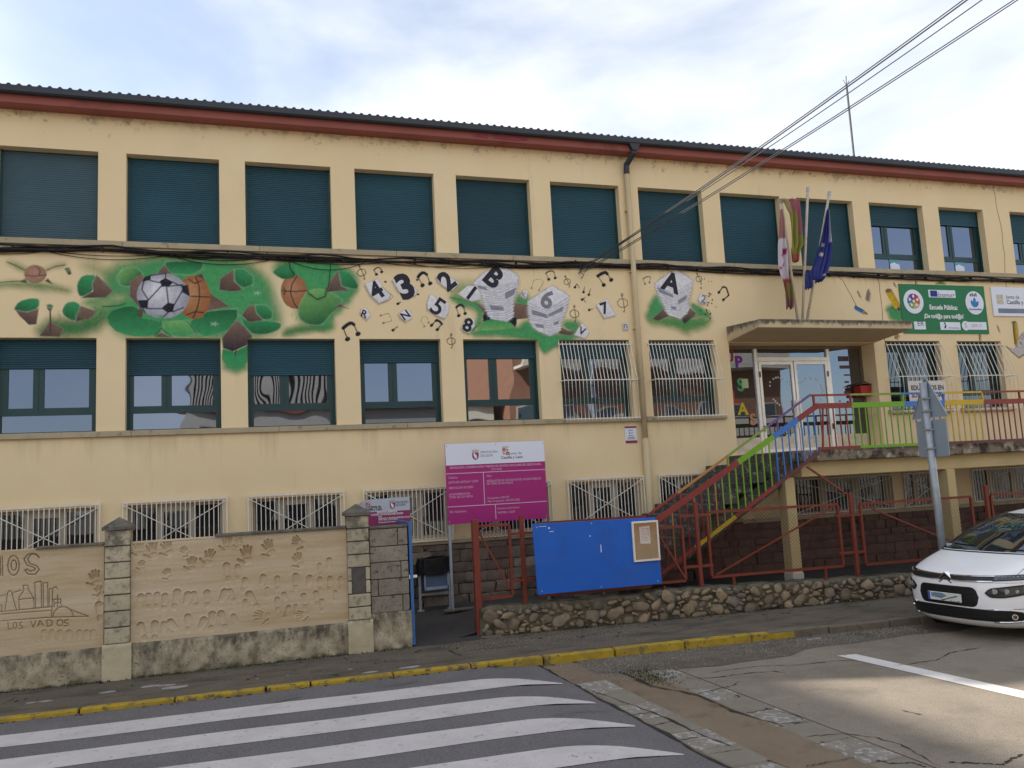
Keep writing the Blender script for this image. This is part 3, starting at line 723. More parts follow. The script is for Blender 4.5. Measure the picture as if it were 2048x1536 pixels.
# sills, in lengths with open joints
def sill_run(x0, x1, z0, z1, out, L=2.3, m='sill', name='sill', back=0.0):
    x = x0
    while x < x1 - .02:
        x2 = min(x1, x + L * random.uniform(.92, 1.05))
        if x1 - x2 < .4: x2 = x1
        b = MB(); b.box(x, x2 - .006, -out, back, z0, z1); b.build(name, M[m], school, bevel=.006); x = x2
sill_run(X0, 11.08, 6.50, 6.597, .055, back=.2); sill_run(11.2, X1, 6.50, 6.597, .055, back=.2)
sill_run(X0, 11.08, 3.36, 3.45, .06, back=.2); sill_run(11.22, 13.02, 3.36, 3.45, .06, back=.2)
sill_run(17.05, 18.8, 3.36, 3.45, .06, back=.2); sill_run(19.05, 20.6, 3.36, 3.45, .06, back=.2); sill_run(21.1, 22.7, 3.36, 3.45, .06, back=.2)
sill_run(X0, 13.2, 1.285, 1.36, .035, m='greykerb' if False else 'sill', name='ledge')
sill_run(13.2, X1, 1.25, 1.33, .03, name='ledge')

# ---- windows
def shutter_mesh(w, h, m):
    n_ = max(3, int(round(h / 0.036))); P = []
    for k in range(n_):
        z1 = h - k * h / n_; dz = h / n_
        for t, yy in ((0.0, .001), (.12, -.003), (.5, -.0052), (.86, -.003), (.96, .002)):
            P.append([(0, yy, z1 - t * dz), (w, yy, z1 - t * dz)])
    b = MB(); b.grid(np.array(P)); b.box(0, w, -.012, .006, -.03, 0.0)
    return b.mesh('shutter', m, fix=False)
sh_full = shutter_mesh(WW - .07, UT - UB - .05, M['shutter'])
def win(x0, x1, z0, z1, sf, gm='pane', full=False, grey=False, label=None, left=.10, mid0=.357, mid1=.465, pane_tags=None, ym=.19):
    w, h = x1 - x0, z1 - z0
    b = MB()
    X = lambda u: x0 + u * w
    Z = lambda v: z1 - v * h
    # outer frame with shutter guides
    b.box(x0, x0 + .035, ym - .03, ym + .05, z0, z1); b.box(x1 - .035, x1, ym - .03, ym + .05, z0, z1); b.box(x0 + .035, x1 - .035, ym - .02, ym + .05, z0, z0 + .03)
    b.box(x0 + .035, x1 - .035, ym + .0, ym + .05, z1 - .02, z1)
    if not full:
        yb = ym + .012
        b.box(x0 + .035, X(left), yb, yb + .04, Z(.77), Z(sf - .02)); b.box(X(mid0), X(mid1), yb - .004, yb + .04, Z(.77), Z(sf - .02)); b.box(X(.906), x1 - .035, yb, yb + .04, Z(.77), Z(sf - .02))
        b.box(X(left), X(mid0), yb, yb + .04, Z(sf + .015), Z(sf - .02)); b.box(X(mid1), X(.906), yb, yb + .04, Z(sf + .015), Z(sf - .02))
        b.box(X(left), X(mid0), yb, yb + .04, Z(.77), Z(.727)); b.box(X(mid1), X(.906), yb, yb + .04, Z(.77), Z(.727))
        b.box(x0 + .035, x1 - .035, yb - .006, yb + .04, Z(.805), Z(.77)); b.box(x0 + .035, X(.063), yb, yb + .04, z0 + .03, Z(.805)); b.box(X(.937), x1 - .035, yb, yb + .04, z0 + .03, Z(.805))
        b.box((X(mid0) + X(mid1)) / 2 - .004, (X(mid0) + X(mid1)) / 2 + .004, yb - .012, yb - .004, Z(.77), Z(sf))
    fr = b.build('window', M['frame'], school)
    if label: fr["label"] = label
    if full:
        inst(sh_full if not grey else shutter_mesh(WW - .07, UT - UB - .05, M['shutter_grey']), 'shutter', (x0 + .035, ym - .005, z0 + .03), fr)
    else:
        inst(shutter_mesh(w - .07, sf * h, M['shutter']), 'shutter', (x0 + .035, ym - .012, Z(sf)), fr)
        yp = ym + .030
        for u0, u1, v0, v1 in ((left, mid0, sf + .015, .727), (mid1, .906, sf + .015, .727), (.063, .937, .805, .98)):
            b = MB(); b.box(X(u0), X(u1), yp, yp + .012, Z(v1), Z(v0)); b.build('pane', M[gm], fr)
    return fr
for i, (a, c) in enumerate(up_win):
    k = i - 2
    if k <= 8: win(a, c, UB, UT, 1, full=True, grey=(k == 0), label='window behind a faded grey roller shutter' if k == 0 else None)
    else: win(a, c, UB, UT, {9: .29, 10: .22, 11: .44}.get(k, .3), left=.07, mid0=.30, mid1=.41, gm='pane')
lo_sf = {-2: .3, -1: .3, 0: .29, 1: .37, 2: .385, 3: .245, 4: .20, 5: .20, 6: .20}
for i, (a, c) in enumerate(lo_win):
    k = i - 2
    gm = {0: 'pane', 1: 'pane_soft', 2: 'pane_soft', 3: 'pane', 4: 'pane_wavy', 5: 'pane_soft', 6: 'pane_soft'}.get(k, 'pane_dark')
    win(a, c, LB, LT, lo_sf.get(k, .12), gm=gm, left=.07 if k != 0 else .12)
# blue and white stickers low in the two upper right windows
for (px, py) in ((1790, 529), (1920, 533)):
    p = at(px, py, Y=.2)
    b = MB(); b.box(p[0] - .14, p[0] + .14, .208, .214, p[2] - .12, p[2] + .13)
    o = b.build('window_sticker', mat('pale_blue_sticker', (0.12, 0.34, 0.46), .6, .1), None, origin=(p[0], .2, p[2]))
    tag(o, 'square pale blue and white sticker on upper window pane ' + ('above the green banner' if px < 1850 else 'above the white sign'), 'sticker', 'stickers in the upper right windows')
    b = MB(); b.prism([(p[0] - .13, p[2] - .11), (p[0] + .13, p[2] - .11), (p[0] + .13, p[2] + .0), (p[0] + .05, p[2] + .02), (p[0] - .02, p[2] + .05), (p[0] - .13, p[2] + .01)], .204, .2075)
    b.build('sticker_print', M['signwhite'], o)

# ---- basement windows and their grilles
def bsm(x0, x1, z0, z1, under):
    ym = .13; w = x1 - x0
    b = MB()
    for u in ((0, .045), (.955, 1)) : b.box(x0 + u[0] * w, x0 + u[1] * w, ym, ym + .05, z0, z1)
    b.box(x0 + .045 * w, x1 - .045 * w, ym, ym + .05, z1 - .05, z1); b.box(x0 + .045 * w, x1 - .045 * w, ym, ym + .05, z0, z0 + .05)
    for u in (.29, .62): b.box(x0 + u * w, x0 + (u + .075) * w, ym - .012, ym + .05, z0 + .05, z1 - .05)
    b.box(x0 + .365 * w, x0 + .62 * w, ym - .006, ym + .05, z1 - .13, z1 - .05)
    fr = b.build('basement_window', M['whiteframe'], school)
    b = MB(); b.box(x0 + .045 * w, x1 - .045 * w, ym + .03, ym + .04, z0 + .05, z1 - .05); b.build('pane', M['pane_dark'], fr)
for a, c in ba_win: bsm(a, c, BB if a < 14 else 1.33, BT if a < 14 else 2.09, a > 14)
def flat_grille(x0, x1, z0, z1, nb, cross=True, y=-.06):
    t = .022; b = MB()
    b.box(x0, x1, y - .012, y + .012, z1 - t * 1.4, z1); b.box(x0, x1, y - .012, y + .012, z0, z0 + t)
    b.box(x0, x0 + t, y - .012, y + .012, z0 + t, z1 - t * 1.4); b.box(x1 - t, x1, y - .012, y + .012, z0 + t, z1 - t * 1.4)
    for xx in (x0 + .02, x1 - .02):
        for zz in (z0 + .1, z1 - .1): b.bar((xx, y, zz), (xx, .02, zz), .014)
    g = b.build('window_grille', M['grille'], school)
    bm_ = MB(); bm_.box(-.0065, .0065, -.006, .006, 0, z1 - z0 - 2.4 * t); me = bm_.mesh('bar', M['grille'])
    for k in range(1, nb): inst(me, 'bar', (x0 + (x1 - x0) * k / nb, y, z0 + t), g)
    if cross:
        for sgn in (1, -1):
            b = MB()
            p, q = (x0 + t, y - .016, z0 + t + .02), (x1 - t, y - .016, z1 - .06)
            if sgn < 0: p, q = (x0 + t, y - .016, z1 - .06), (x1 - t, y - .016, z0 + t + .02)
            b.bar(p, q, .012, .006); b.build('brace', M['grille'], g)
    return g
for i, (a, c) in enumerate(ba_win):
    k = i - 2
    if a < 14: flat_grille(a - .06, c + .06, 1.345, 2.315, 22)
    else: flat_grille(a + .0, c - .0, 1.34, 2.075, int((c - a) / .085), cross=k < 9, y=-.03)
def bow_grille(x0, x1, z0, z1, nb, out=.20):
    g_ = MB()
    zm = z0 + (z1 - z0) * .50
    f = lambda z: -.035 - out * min(1, (z1 - z) / (z1 - zm))
    t = .008
    g = None
    for z in (z1 - .05, zm, z0 + .035):
        g_ = MB(); y = f(z); g_.box(x0, x1, y - .010, y - .001, z - .009, z + .009)
        for xx in (x0, x1 - .018): g_.box(xx, xx + .018, y - .002, .0, z - .008, z + .008)
        if g is None: g = g_.build('window_grille', M['grille'], school)
        else: g_.build('cross_bar', M['grille'], g)
    me_b = MB()
    me_b.tube([(0, f(z1) - z_ * 0, z1) for z_ in (0,)] + [(0, f(zm) + .0, zm), (0, f(zm), z0)], t, 6)
    me = me_b.mesh('bar', M['grille'], smooth=False)
    for k in range(nb + 1):
        inst(me, 'bar', (x0 + .01 + (x1 - x0 - .02) * k / nb, 0, 0), g)
    return g
bow_grille(9.46, 10.99, 3.39, 4.93, 20); bow_grille(11.36, 12.89, 3.39, 4.93, 20)
bow_grille(17.15, 18.70, 3.36, 4.93, 13, out=.26); bow_grille(19.12, 20.50, 3.36, 4.93, 11, out=.26); bow_grille(21.2, 22.65, 3.36, 4.93, 12, out=.26)

# ---- down pipe
dp = MB()
dp.tube([(11.14, -.08, 8.42), (11.14, -.08, 3.0)], .055, 12); dp.tube([(11.14, -.08, 3.02), (11.14, -.08, .25)], .07, 12)
dpo = dp.build('drainpipe', M['pipe'], school, smooth=True)
b = MB()
b.tube([(11.22, -.30, 8.90), (11.22, -.30, 8.72), (11.14, -.10, 8.55), (11.14, -.08, 8.36)], .06, 12)
b.prism([(11.09, 8.93), (11.35, 8.93), (11.27, 8.76), (11.17, 8.76)], -.37, -.24)
b.build('pipe_hopper', M['gutter'], dpo)
b = MB()
for z in (7.6, 6.35, 5.2, 4.2): b.box(11.07, 11.21, -.10, .0, z - .015, z + .015)
b.build('pipe_bracket', M['pipe'], dpo)

# ---- stone plinth
pl = MB(); pl.box(X0, 9.6, .02, .3, -.1, 1.30)
plo = pl.build('plinth', M['plinth'], school)
pl2 = MB(); pl2.box(9.6, X1, .02, .3, -.1, 1.27)
plo2 = pl2.build('plinth', mat('reddish_mortar', (0.062, 0.042, 0.033), .95, .3, 4, .5, 50), school)
svar = []
for k in range(6):
    b = MB(); b.box(-.5, .5, -.5, .5, -.5, .5); me = b.mesh('stone', M['stone'], bevel=.09, seg=2, smooth=True)
    for v in me.vertices: v.co += Vector(rng.normal(0, .035, 3))
    svar.append(me)
svar2 = [me.copy() for me in svar]
for me in svar2: me.materials.clear(); me.materials.append(M['redstone'])
def stones(xa, xb, za, zb, hs, y, parent, variants, wmin=.22, wmax=.55, depth=.12):
    z = za; i = 0
    while z < zb - .05:
        h_ = min(random.uniform(*hs), zb - z)
        if zb - z - h_ < .08: h_ = zb - z
        x = xa + random.uniform(-.2, 0)
        while x < xb:
            w_ = random.uniform(wmin, wmax)
            xs0, xs1 = max(x, xa), min(x + w_, xb)
            if xs1 - xs0 > .06:
                inst(random.choice(variants), 'stone', ((xs0 + xs1) / 2, y + random.uniform(-.008, .012), z + h_ / 2), parent,
                     rot=(0, random.gauss(0, .02), 0), scale=((xs1 - xs0) - .012, depth, h_ - .012))
            x += w_
        z += h_
stones(6.0, 9.6, .2, 1.275, (.16, .27), .035, plo, svar)
stones(9.6, 20.5, .2, 1.245, (.13, .24), .040, plo2, svar2, .18, .5)

# ---- canopy over the entrance
b = MB()
b.prismx([(0.0, 4.94), (-1.1, 5.03), (-1.1, 5.185), (0.0, 5.26)], 13.2, 16.9)
b.build('canopy', M['canopy'], school, bevel=.008)
b = MB(); b.box(13.2, 16.9, -1.108, -1.1, 5.165, 5.195); b.build('canopy_lip', M['canopy'], school)

# ---- entrance glazing (recessed 0.4)
ye = .40; D = lambda x, y: at(1440 + x / 6.144, 670 + y / 6.144, Y=ye)
fl = 2.62
b = MB()
b.box(13.22, 16.86, ye, ye + .06, 4.86, 4.93)
for xa, w_ in ((13.22, .05), (16.80, .06)): b.box(xa, xa + w_, ye, ye + .06, fl, 4.86)
ent = b.build('entrance', mat('brown_anodised_frame', (0.17, 0.13, 0.09), .45, .1, 4, metal=.3), school)
b = MB()
for xa in (14.06, 15.90): b.box(xa, xa + .075, ye - .02, ye + .06, fl, 4.86)
b.box(14.135, 15.90, ye - .02, ye + .06, 4.60, 4.68)
b.build('entrance_post', M['alu'], ent)
for xa, xb in ((14.145, 15.005), (15.03, 15.89)):
    b = MB()
    for u0, u1 in ((xa, xa + .06), (xb - .06, xb)): b.box(u0, u1, ye - .03, ye + .05, fl + .02, 4.59)
    b.box(xa + .06, xb - .06, ye - .03, ye + .05, 4.52, 4.59); b.box(xa + .06, xb - .06, ye - .03, ye + .05, fl + .02, fl + .10)
    do = b.build('door', M['alu'], ent)
    b = MB(); b.box(xa + .06, xb - .06, ye, ye + .012, 2.98, 4.52); b.build('pane', M['door_glass'], do)
    b = MB(); b.box(xa + .06, xb - .06, ye - .015, ye + .02, fl + .10, 2.98); b.build('kick_panel', mat('pale_kick_panel', (0.60, 0.53, 0.40), .4, .25, 7), do)  # pale reflection low in the entrance glazing, painted as a cream panel
    hx = xb - .03 if xa < 14.5 else xa + .03
    b = MB(); b.bar((hx, ye - .075, 3.15), (hx, ye - .075, 3.75), .03); b.bar((hx, ye - .075, 3.2), (hx, ye - .03, 3.2), .02); b.bar((hx, ye - .075, 3.7), (hx, ye - .03, 3.7), .02); b.build('handle', M['alu'], do)
    for z in (3.1, 4.25):
        b = MB(); b.box((xa if xa < 14.5 else xb - .02), (xa + .02 if xa < 14.5 else xb), ye - .05, ye - .03, z, z + .12); b.build('hinge', M['carblack'], do)
for xa, xb, za, zb, nm in ((13.27, 14.06, 2.98, 4.86, 'side_pane'), (15.975, 16.80, 2.98, 4.86, 'side_pane'), (14.135, 15.90, 4.68, 4.86, 'transom_pane')):
    b = MB(); b.box(xa, xb, ye + .02, ye + .032, za, zb); b.build(nm, M['door_glass'], ent)
for xa, xb in ((13.27, 14.06), (15.975, 16.80)):
    b = MB(); b.box(xa, xb, ye - .0, ye + .03, fl, 2.98); b.build('kick_panel', bpy.data.materials['pale_kick_panel'], ent)

# ---- terrace in front of the entrance (part of the building)
TY = -2.05
terr = sub('terrace', school)
b = MB(); b.box(13.0, X1, TY, .0, 2.40, 2.60); b.box(13.22, 16.86, 0, ye, 2.45, 2.615)
b.build('slab', M['slab'], terr, bevel=.015)
b = MB(); b.box(13.0, X1, TY + .02, 0, 2.6, 2.606); b.build('floor_finish', M['terracotta'], terr)
b = MB(); b.box(13.3, X1, TY + .18, TY + .42, 2.13, 2.40); b.build('beam', M['beam'], terr, bevel=.01)
def post(px, w_):
    p = at(px, 1000, Y=-1.80); b = MB(); b.box(p[0] - w_ / 2, p[0] + w_ / 2, -1.90, -1.66, .2, 2.13); o = b.build('column', M['beam'], terr, bevel=.008)
    b = MB(); b.box(p[0] - w_ / 2 - .015, p[0] + w_ / 2 + .015, -1.915, -1.645, .2, .47); b.build('column_base', M['opp_render'], o, bevel=.01)
post(1576, .20); post(1900, .20)
p = at(1576, 1000, Y=-1.8)
for px in (1735, 2040):
    pass

# ---- staircase
stair = thing('staircase', 'dark mossy concrete staircase climbing right to the school entrance', 'staircase', (11, -1, .2))
NS = 14; rise = (2.6 - .24) / NS; tread = .292
for k in range(NS):
    xt = 13.0 - k * tread; zt = 2.6 - k * rise
    if k == 0: continue
    b = MB(); b.box(xt - tread - .025, xt + .01, TY + .03, -.10, zt - rise * 1.12, zt); b.build('step', M['step'], stair, bevel=.012)
# underside stringer
b = MB(); b.prism([(13.0, 2.3), (13.0, 2.05), (9.6, .1), (9.0, .1), (9.0, .3)], TY + .25, -.3); b.build('stair_slab', M['step'], stair)
b = MB(); b.box(12.975, 12.998, TY + .01, -.05, 2.36, 2.59); b.build('top_riser', M['step'], stair)

# ---- coloured railing of stairs and terrace
RY = TY - .05
rail = thing('railing', 'multicoloured red, green, blue and yellow metal railing along stairs and terrace', 'railing', (13.5, RY, 2.6))
def colour_runs(m, pxs):
    pass
def rp(px, py): p = at(px, py, Y=RY); return np.array([p[0], p[2]])
thinA, thinB = rp(1620, 790), rp(2048, 783); thkA, thkB = rp(1632, 813), rp(2048, 801); botA, botB = rp(1638, 905), rp(2048, 884)
zth, ztk, zbt = (thinA[1] + thinB[1]) / 2, (thkA[1] + thkB[1]) / 2, (botA[1] + botB[1]) / 2
zbt = max(zbt, 2.625)
thinS, thkS, botS = rp(1296, 1030), rp(1312, 1042), rp(1322, 1148)
XEND = 21.6
def segs(b0, P, Q, w, h, cols, name):
    """cols = [(px limit x world, material)] along P->Q in world X"""
    t0 = 0
    for xl, m in cols:
        t1 = min(1, max(0, (xl - P[0]) / (Q[0] - P[0])))
        if t1 <= t0: continue
        a = P + (Q - P) * t0; c = P + (Q - P) * t1
        b = MB(); b.bar((a[0], RY, a[1]), (c[0], RY, c[1]), h, w); b.build(name, M[m], rail)
        t0 = t1
X = lambda px, py=850: rp(px, py)[0]
hz = lambda z: (np.array([thinA[0] if z == zth else (thkA[0] if z == ztk else botA[0]), z]), np.array([XEND, z]))
segs(None, *hz(zth), .035, .035, [(X(1704), 'rail_red'), (X(1806), 'rail_olive'), (X(1890), 'rail_blue'), (X(1970), 'rail_yellow'), (XEND, 'rail_red')], 'handrail')
segs(None, *hz(ztk), .03, .095, [(X(1706), 'rail_red'), (X(1812), 'rail_green'), (X(1893), 'rail_blue'), (X(1971), 'rail_yellow'), (XEND, 'rail_red')], 'wide_rail')
segs(None, *hz(zbt), .03, .05, [(X(1716), 'rail_red'), (X(1836), 'rail_green'), (XEND, 'rail_maroon')], 'bottom_rail')
def xs_at(P, Q, px, pA, pB):   # world x where the slope line crosses the photo column px
    t = (px - pA) / (pB - pA); return rp(px, 900)[0]
segs(None, thinS, thinA, .035, .035, [(X(1345), 'rail_red'), (X(1450), 'rail_orange'), (X(1533), 'rail_olive'), (99, 'rail_purple')], 'handrail')
segs(None, thkS, thkA, .03, .095, [(X(1470), 'rail_red'), (X(1545), 'rail_green'), (X(1596), 'rail_blue'), (99, 'rail_red')], 'wide_rail')
segs(None, botS, botA, .03, .06, [(X(1372), 'rail_red'), (X(1456), 'rail_yellow'), (X(1540), 'rail_red'), (99, 'rail_maroon')], 'bottom_rail')
def lineZ(P, Q, x): return P[1] + (Q[1] - P[1]) * (x - P[0]) / (Q[0] - P[0])
x = 9.95; k = 0
while x < XEND:
    if x < botA[0]:
        z0 = lineZ(botS, botA, x); z1 = lineZ(thkS, thkA, x) if x < thkA[0] else ztk
        m = 'rail_red' if x < X(1392) else ('rail_olive' if x < X(1440) else ('rail_green' if x < X(1538) else 'rail_blue'))
        if x < X(1440) and k % 3 == 1: m = 'rail_orange'
    else:
        z0, z1 = zbt, ztk
        m = 'rail_red' if x < X(1708) else ('rail_green' if x < X(1828) else ('rail_blue' if x < X(1893) else ('rail_yellow' if x < X(1968) else 'rail_red')))
    b = MB(); b.box(x - .009, x + .009, RY - .009, RY + .009, z0 + .02, z1 - .03); b.build('baluster', M[m], rail)
    x += .142; k += 1
for px, m in ((1632, 'rail_red'), (1706, 'rail_red'), (1812, 'rail_green'), (1893, 'rail_blue'), (1971, 'rail_yellow'), (2046, 'rail_red')):
    xx = X(px); b = MB(); b.box(xx - .016, xx + .016, RY - .016, RY + .016, ztk, zth); b.build('rail_post', M[m], rail)
for px, m in ((1555, 'rail_purple'), (1450, 'rail_olive'), (1350, 'rail_red')):
    xx = X(px); b = MB(); b.box(xx - .014, xx + .014, RY - .014, RY + .014, lineZ(thkS, thkA, xx), lineZ(thinS, thinA, xx)); b.build('rail_post', M[m], rail)
b = MB(); xx = X(1640); b.bar((xx + .04, RY + .03, zbt), (xx + .12, RY + .03, ztk), .025); b.build('rail_strut', M['rail_red'], rail)

# ================================================================== mural (flat paint on the wall)
class Canvas:
    def __init__(s, x0, x1, z0, z1, res):
        s.x0, s.z0, s.res = x0, z0, res
        s.nx, s.nz = int((x1 - x0) / res) + 1, int((z1 - z0) / res) + 1
        s.rgb = np.zeros((s.nz, s.nx, 3)); s.a = np.zeros((s.nz, s.nx)); s.id = np.zeros((s.nz, s.nx), int)
        s.X, s.Z = np.meshgrid(x0 + np.arange(s.nx) * res, z0 + np.arange(s.nz) * res)
    def win(s, x0, x1, z0, z1):
        i0 = max(0, int((x0 - s.x0) / s.res)); i1 = min(s.nx, int((x1 - s.x0) / s.res) + 2)
        j0 = max(0, int((z0 - s.z0) / s.res)); j1 = min(s.nz, int((z1 - s.z0) / s.res) + 2)
        return (slice(j0, j1), slice(i0, i1))
    def lay(s, w, cov, col, idn):
        if cov.size == 0: return
        c = np.asarray(col, float)
        a0 = s.a[w]; a1 = cov + a0 * (1 - cov)
        k = np.where(a1 > 1e-6, cov / np.maximum(a1, 1e-6), 0)[..., None]
        s.rgb[w] = c * k + s.rgb[w] * (1 - k)
        s.a[w] = a1
        s.id[w] = np.where(cov > 0.5, idn, s.id[w])
        s.id[w] = np.where((s.id[w] == 0) & (cov > 0.01), idn, s.id[w])
    def poly(s, P, col, idn, feather=0.012, alpha=1.0, col2=None, dirn=(0, 1), smooth=0, noise=0.0):
        P = np.array(P, float)
        for _ in range(smooth):
            Q = np.roll(P, -1, 0); P = np.stack([P * .75 + Q * .25, P * .25 + Q * .75], 1).reshape(-1, 2)
        f = feather
        w = s.win(P[:, 0].min() - f, P[:, 0].max() + f, P[:, 1].min() - f, P[:, 1].max() + f)
        X, Z = s.X[w], s.Z[w]
        if X.size == 0: return
        d = np.full(X.shape, 1e9); ins = np.zeros(X.shape, bool)
        n = len(P)
        for i in range(n):
            a, c = P[i], P[(i + 1) % n]; e = c - a
            t = np.clip(((X - a[0]) * e[0] + (Z - a[1]) * e[1]) / (e @ e + 1e-12), 0, 1)
            d = np.minimum(d, np.hypot(X - a[0] - t * e[0], Z - a[1] - t * e[1]))
            cnd = (a[1] > Z) != (c[1] > Z)
            with np.errstate(divide='ignore', invalid='ignore'):
                xi = (c[0] - a[0]) * (Z - a[1]) / (c[1] - a[1] + 1e-15) + a[0]
            ins ^= cnd & (X < xi)
        sd = np.where(ins, -d, d)
        if noise: sd = sd + noise * (np.sin(X * 9.1 + Z * 5.3) + np.sin(X * 4.7 - Z * 11.9) + np.sin(X * 21 + Z * 17)) / 2
        cov = np.clip(.5 - sd / f, 0, 1); cov = cov * cov * (3 - 2 * cov) * alpha
        c = np.asarray(col, float)
        if col2 is not None:
            dv = np.array(dirn, float); dv /= np.linalg.norm(dv); pr = X * dv[0] + Z * dv[1]; q = P @ dv
            t = np.clip((pr - q.min()) / (q.max() - q.min() + 1e-9), 0, 1)[..., None]
            c = c * (1 - t) + np.asarray(col2) * t
        s.lay(w, cov, c, idn)
    def line(s, P, wd, col, idn, alpha=1.0, feather=None, taper=None):
        P = np.array(P, float); f = feather or s.res * 1.2
        w = s.win(P[:, 0].min() - wd - f, P[:, 0].max() + wd + f, P[:, 1].min() - wd - f, P[:, 1].max() + wd + f)
        X, Z = s.X[w], s.Z[w]
        if X.size == 0: return
        d = np.full(X.shape, 1e9)
        for i in range(len(P) - 1):
            a, c = P[i], P[i + 1]; e = c - a
            t = np.clip(((X - a[0]) * e[0] + (Z - a[1]) * e[1]) / (e @ e + 1e-12), 0, 1)
            d = np.minimum(d, np.hypot(X - a[0] - t * e[0], Z - a[1] - t * e[1]) )
        s.lay(w, np.clip(.5 - (d - wd / 2) / f, 0, 1) * alpha, col, idn)
    def build(s, parent, names, y, m):
        iz, ix = np.where(np.ones((s.nz - 1, s.nx - 1), bool))
        for hx0, hx1, hz0, hz1, _ in holes:   # nothing is painted across the window openings
            s.a[(s.X > hx0 - .004) & (s.X < hx1 + .004) & (s.Z > hz0 - .004) & (s.Z < hz1 + .004)] = 0
        a = s.a; quada = np.maximum.reduce([a[:-1, :-1], a[1:, :-1], a[:-1, 1:], a[1:, 1:]])
        qid = s.id[:-1, :-1]
        lab = np.where(quada > 0.012, np.arange(quada.size).reshape(quada.shape) + 1, 0); big = (quada > 0.012)
        same_h = (qid[:, 1:] == qid[:, :-1]) & big[:, 1:] & big[:, :-1]; same_v = (qid[1:] == qid[:-1]) & big[1:] & big[:-1]
        for _ in range(4000):   # connected pieces of the painting
            old = lab.copy()
            m_ = np.where(same_h, np.maximum(lab[:, 1:], lab[:, :-1]), 0)
            lab[:, 1:] = np.maximum(lab[:, 1:], m_); lab[:, :-1] = np.maximum(lab[:, :-1], m_)
            m_ = np.where(same_v, np.maximum(lab[1:], lab[:-1]), 0)
            lab[1:] = np.maximum(lab[1:], m_); lab[:-1] = np.maximum(lab[:-1], m_)
            lab = np.where(lab > 0, np.maximum(lab, np.where(lab > 0, lab.ravel()[np.maximum(lab - 1, 0)], 0)), 0)
            if (lab == old).all(): break
        ul, cnt = np.unique(lab[lab > 0], return_counts=True)
        jobs = []
        smallset = set(ul[cnt < 260].tolist())
        for L_ in ul[cnt >= 260]: jobs.append((lab == L_, None))
        for idn in names:
            sm_ = np.isin(lab, list(smallset)) & (qid == idn)
            if sm_.any(): jobs.append((sm_, 'stuff'))
        for mask, kd in jobs:
            jz, jx = np.where(mask); idn = int(qid[jz[0], jx[0]]); nm = names.get(idn, 'painted_grass')
            q = np.stack([jz * s.nx + jx, jz * s.nx + jx + 1, (jz + 1) * s.nx + jx + 1, (jz + 1) * s.nx + jx], 1)
            used, inv = np.unique(q, return_inverse=True); q = inv.reshape(q.shape)
            w = WLOC[parent.name]
            co = np.stack([s.X.ravel()[used] - w.x, np.full(len(used), y - w.y), s.Z.ravel()[used] - w.z], 1)
            me = bpy.data.meshes.new(nm)
            me.vertices.add(len(used)); me.vertices.foreach_set("co", co.ravel())
            me.loops.add(q.size); me.loops.foreach_set("vertex_index", q.ravel().astype(np.int32))
            me.polygons.add(len(q)); me.polygons.foreach_set("loop_start", np.arange(0, q.size, 4, dtype=np.int32))
            me.update(calc_edges=True)
            ca = me.color_attributes.new("Col", 'FLOAT_COLOR', 'POINT')
            ca.data.foreach_set("color", np.concatenate([s.rgb.reshape(-1, 3)[used], s.a.ravel()[used][:, None]], 1).ravel().astype(np.float32))
            me.materials.append(m)
            o = bpy.data.objects.new(nm, me); C.objects.link(o); o.parent = parent; WLOC[o.name] = w
            if kd: o['kind'] = kd

W = lambda px, py: (lambda p: (p[0], p[2]))(at(px, py, Y=0))
cA = lambda *P: [W(x / 2.926, 480 + y / 2.926) for x, y in P]
cB = lambda *P: [W(650 + x / 4.551, 500 + y / 4.551) for x, y in P]
cC = lambda *P: [W(900 + x / 3.531, 500 + y / 3.531) for x, y in P]
cE = lambda *P: [W(700 + x / 7.877, 530 + y / 7.877) for x, y in P]
cR = lambda *P: [W(1680 + x / 5.565, 560 + y / 5.565) for x, y in P]
GR, GRM, GD, GL = (0.045, 0.32, 0.115), (0.026, 0.235, 0.082), (0.013, 0.125, 0.046), (0.19, 0.44, 0.13)
BR, BD, BLK = (0.23, 0.145, 0.105), (0.080, 0.050, 0.042), (0.016, 0.015, 0.03)
PAP, PAPG, INK = (0.60, 0.59, 0.63), (0.30, 0.31, 0.36), (0.02, 0.02, 0.03)
WHL = (0.55, 0.56, 0.50)
IDS = {1: 'painted_grass', 2: 'painted_earth', 3: 'painted_football', 4: 'painted_basketball', 5: 'painted_sheet', 6: 'painted_paper_stack', 7: 'painted_note', 8: 'painted_clef', 9: 'painted_pencil', 10: 'painted_heart'}
mural = sub('mural', school)
cv = Canvas(-0.3, 13.4, 3.9, 6.48, 0.0105)
# --- airbrushed greens
def soft(P, col=GR, f=.22, a=.9, n=.012): cv.poly(P, col, 1, f * 1.9, a, smooth=2, noise=n); cv.poly(P, GL, 1, f * 3.0, a * .16, smooth=2, noise=.03)
soft(cA((0, 255), (140, 250), (260, 258), (440, 305), (300, 285), (120, 272), (0, 272)), (.05, .20, .03), .12, .75)
soft(cA((45, 135), (140, 180), (150, 165), (60, 128)), (.10, .22, .05), .10, .5); soft(cA((270, 180), (370, 148), (380, 142), (280, 160)), (.10, .22, .05), .10, .5)
soft(cA((640, 215), (700, 150), (820, 130), (960, 100), (1260, 100), (1480, 150), (1580, 260), (1600, 380), (1640, 480), (1560, 552), (1400, 566), (1100, 570), (800, 566), (690, 520), (640, 420), (690, 370), (760, 330), (650, 300)), GR, .20, 1.0)
soft(cA((560, 400), (760, 380), (760, 470), (620, 440)), GR, .2, .9)
soft(cA((480, 130), (640, 180), (640, 220), (560, 190)), (.10, .24, .06), .2, .5)
soft(cA((200, 560), (290, 470), (430, 480), (560, 430), (640, 450), (520, 560)), (.02, .17, .05), .16, .95)
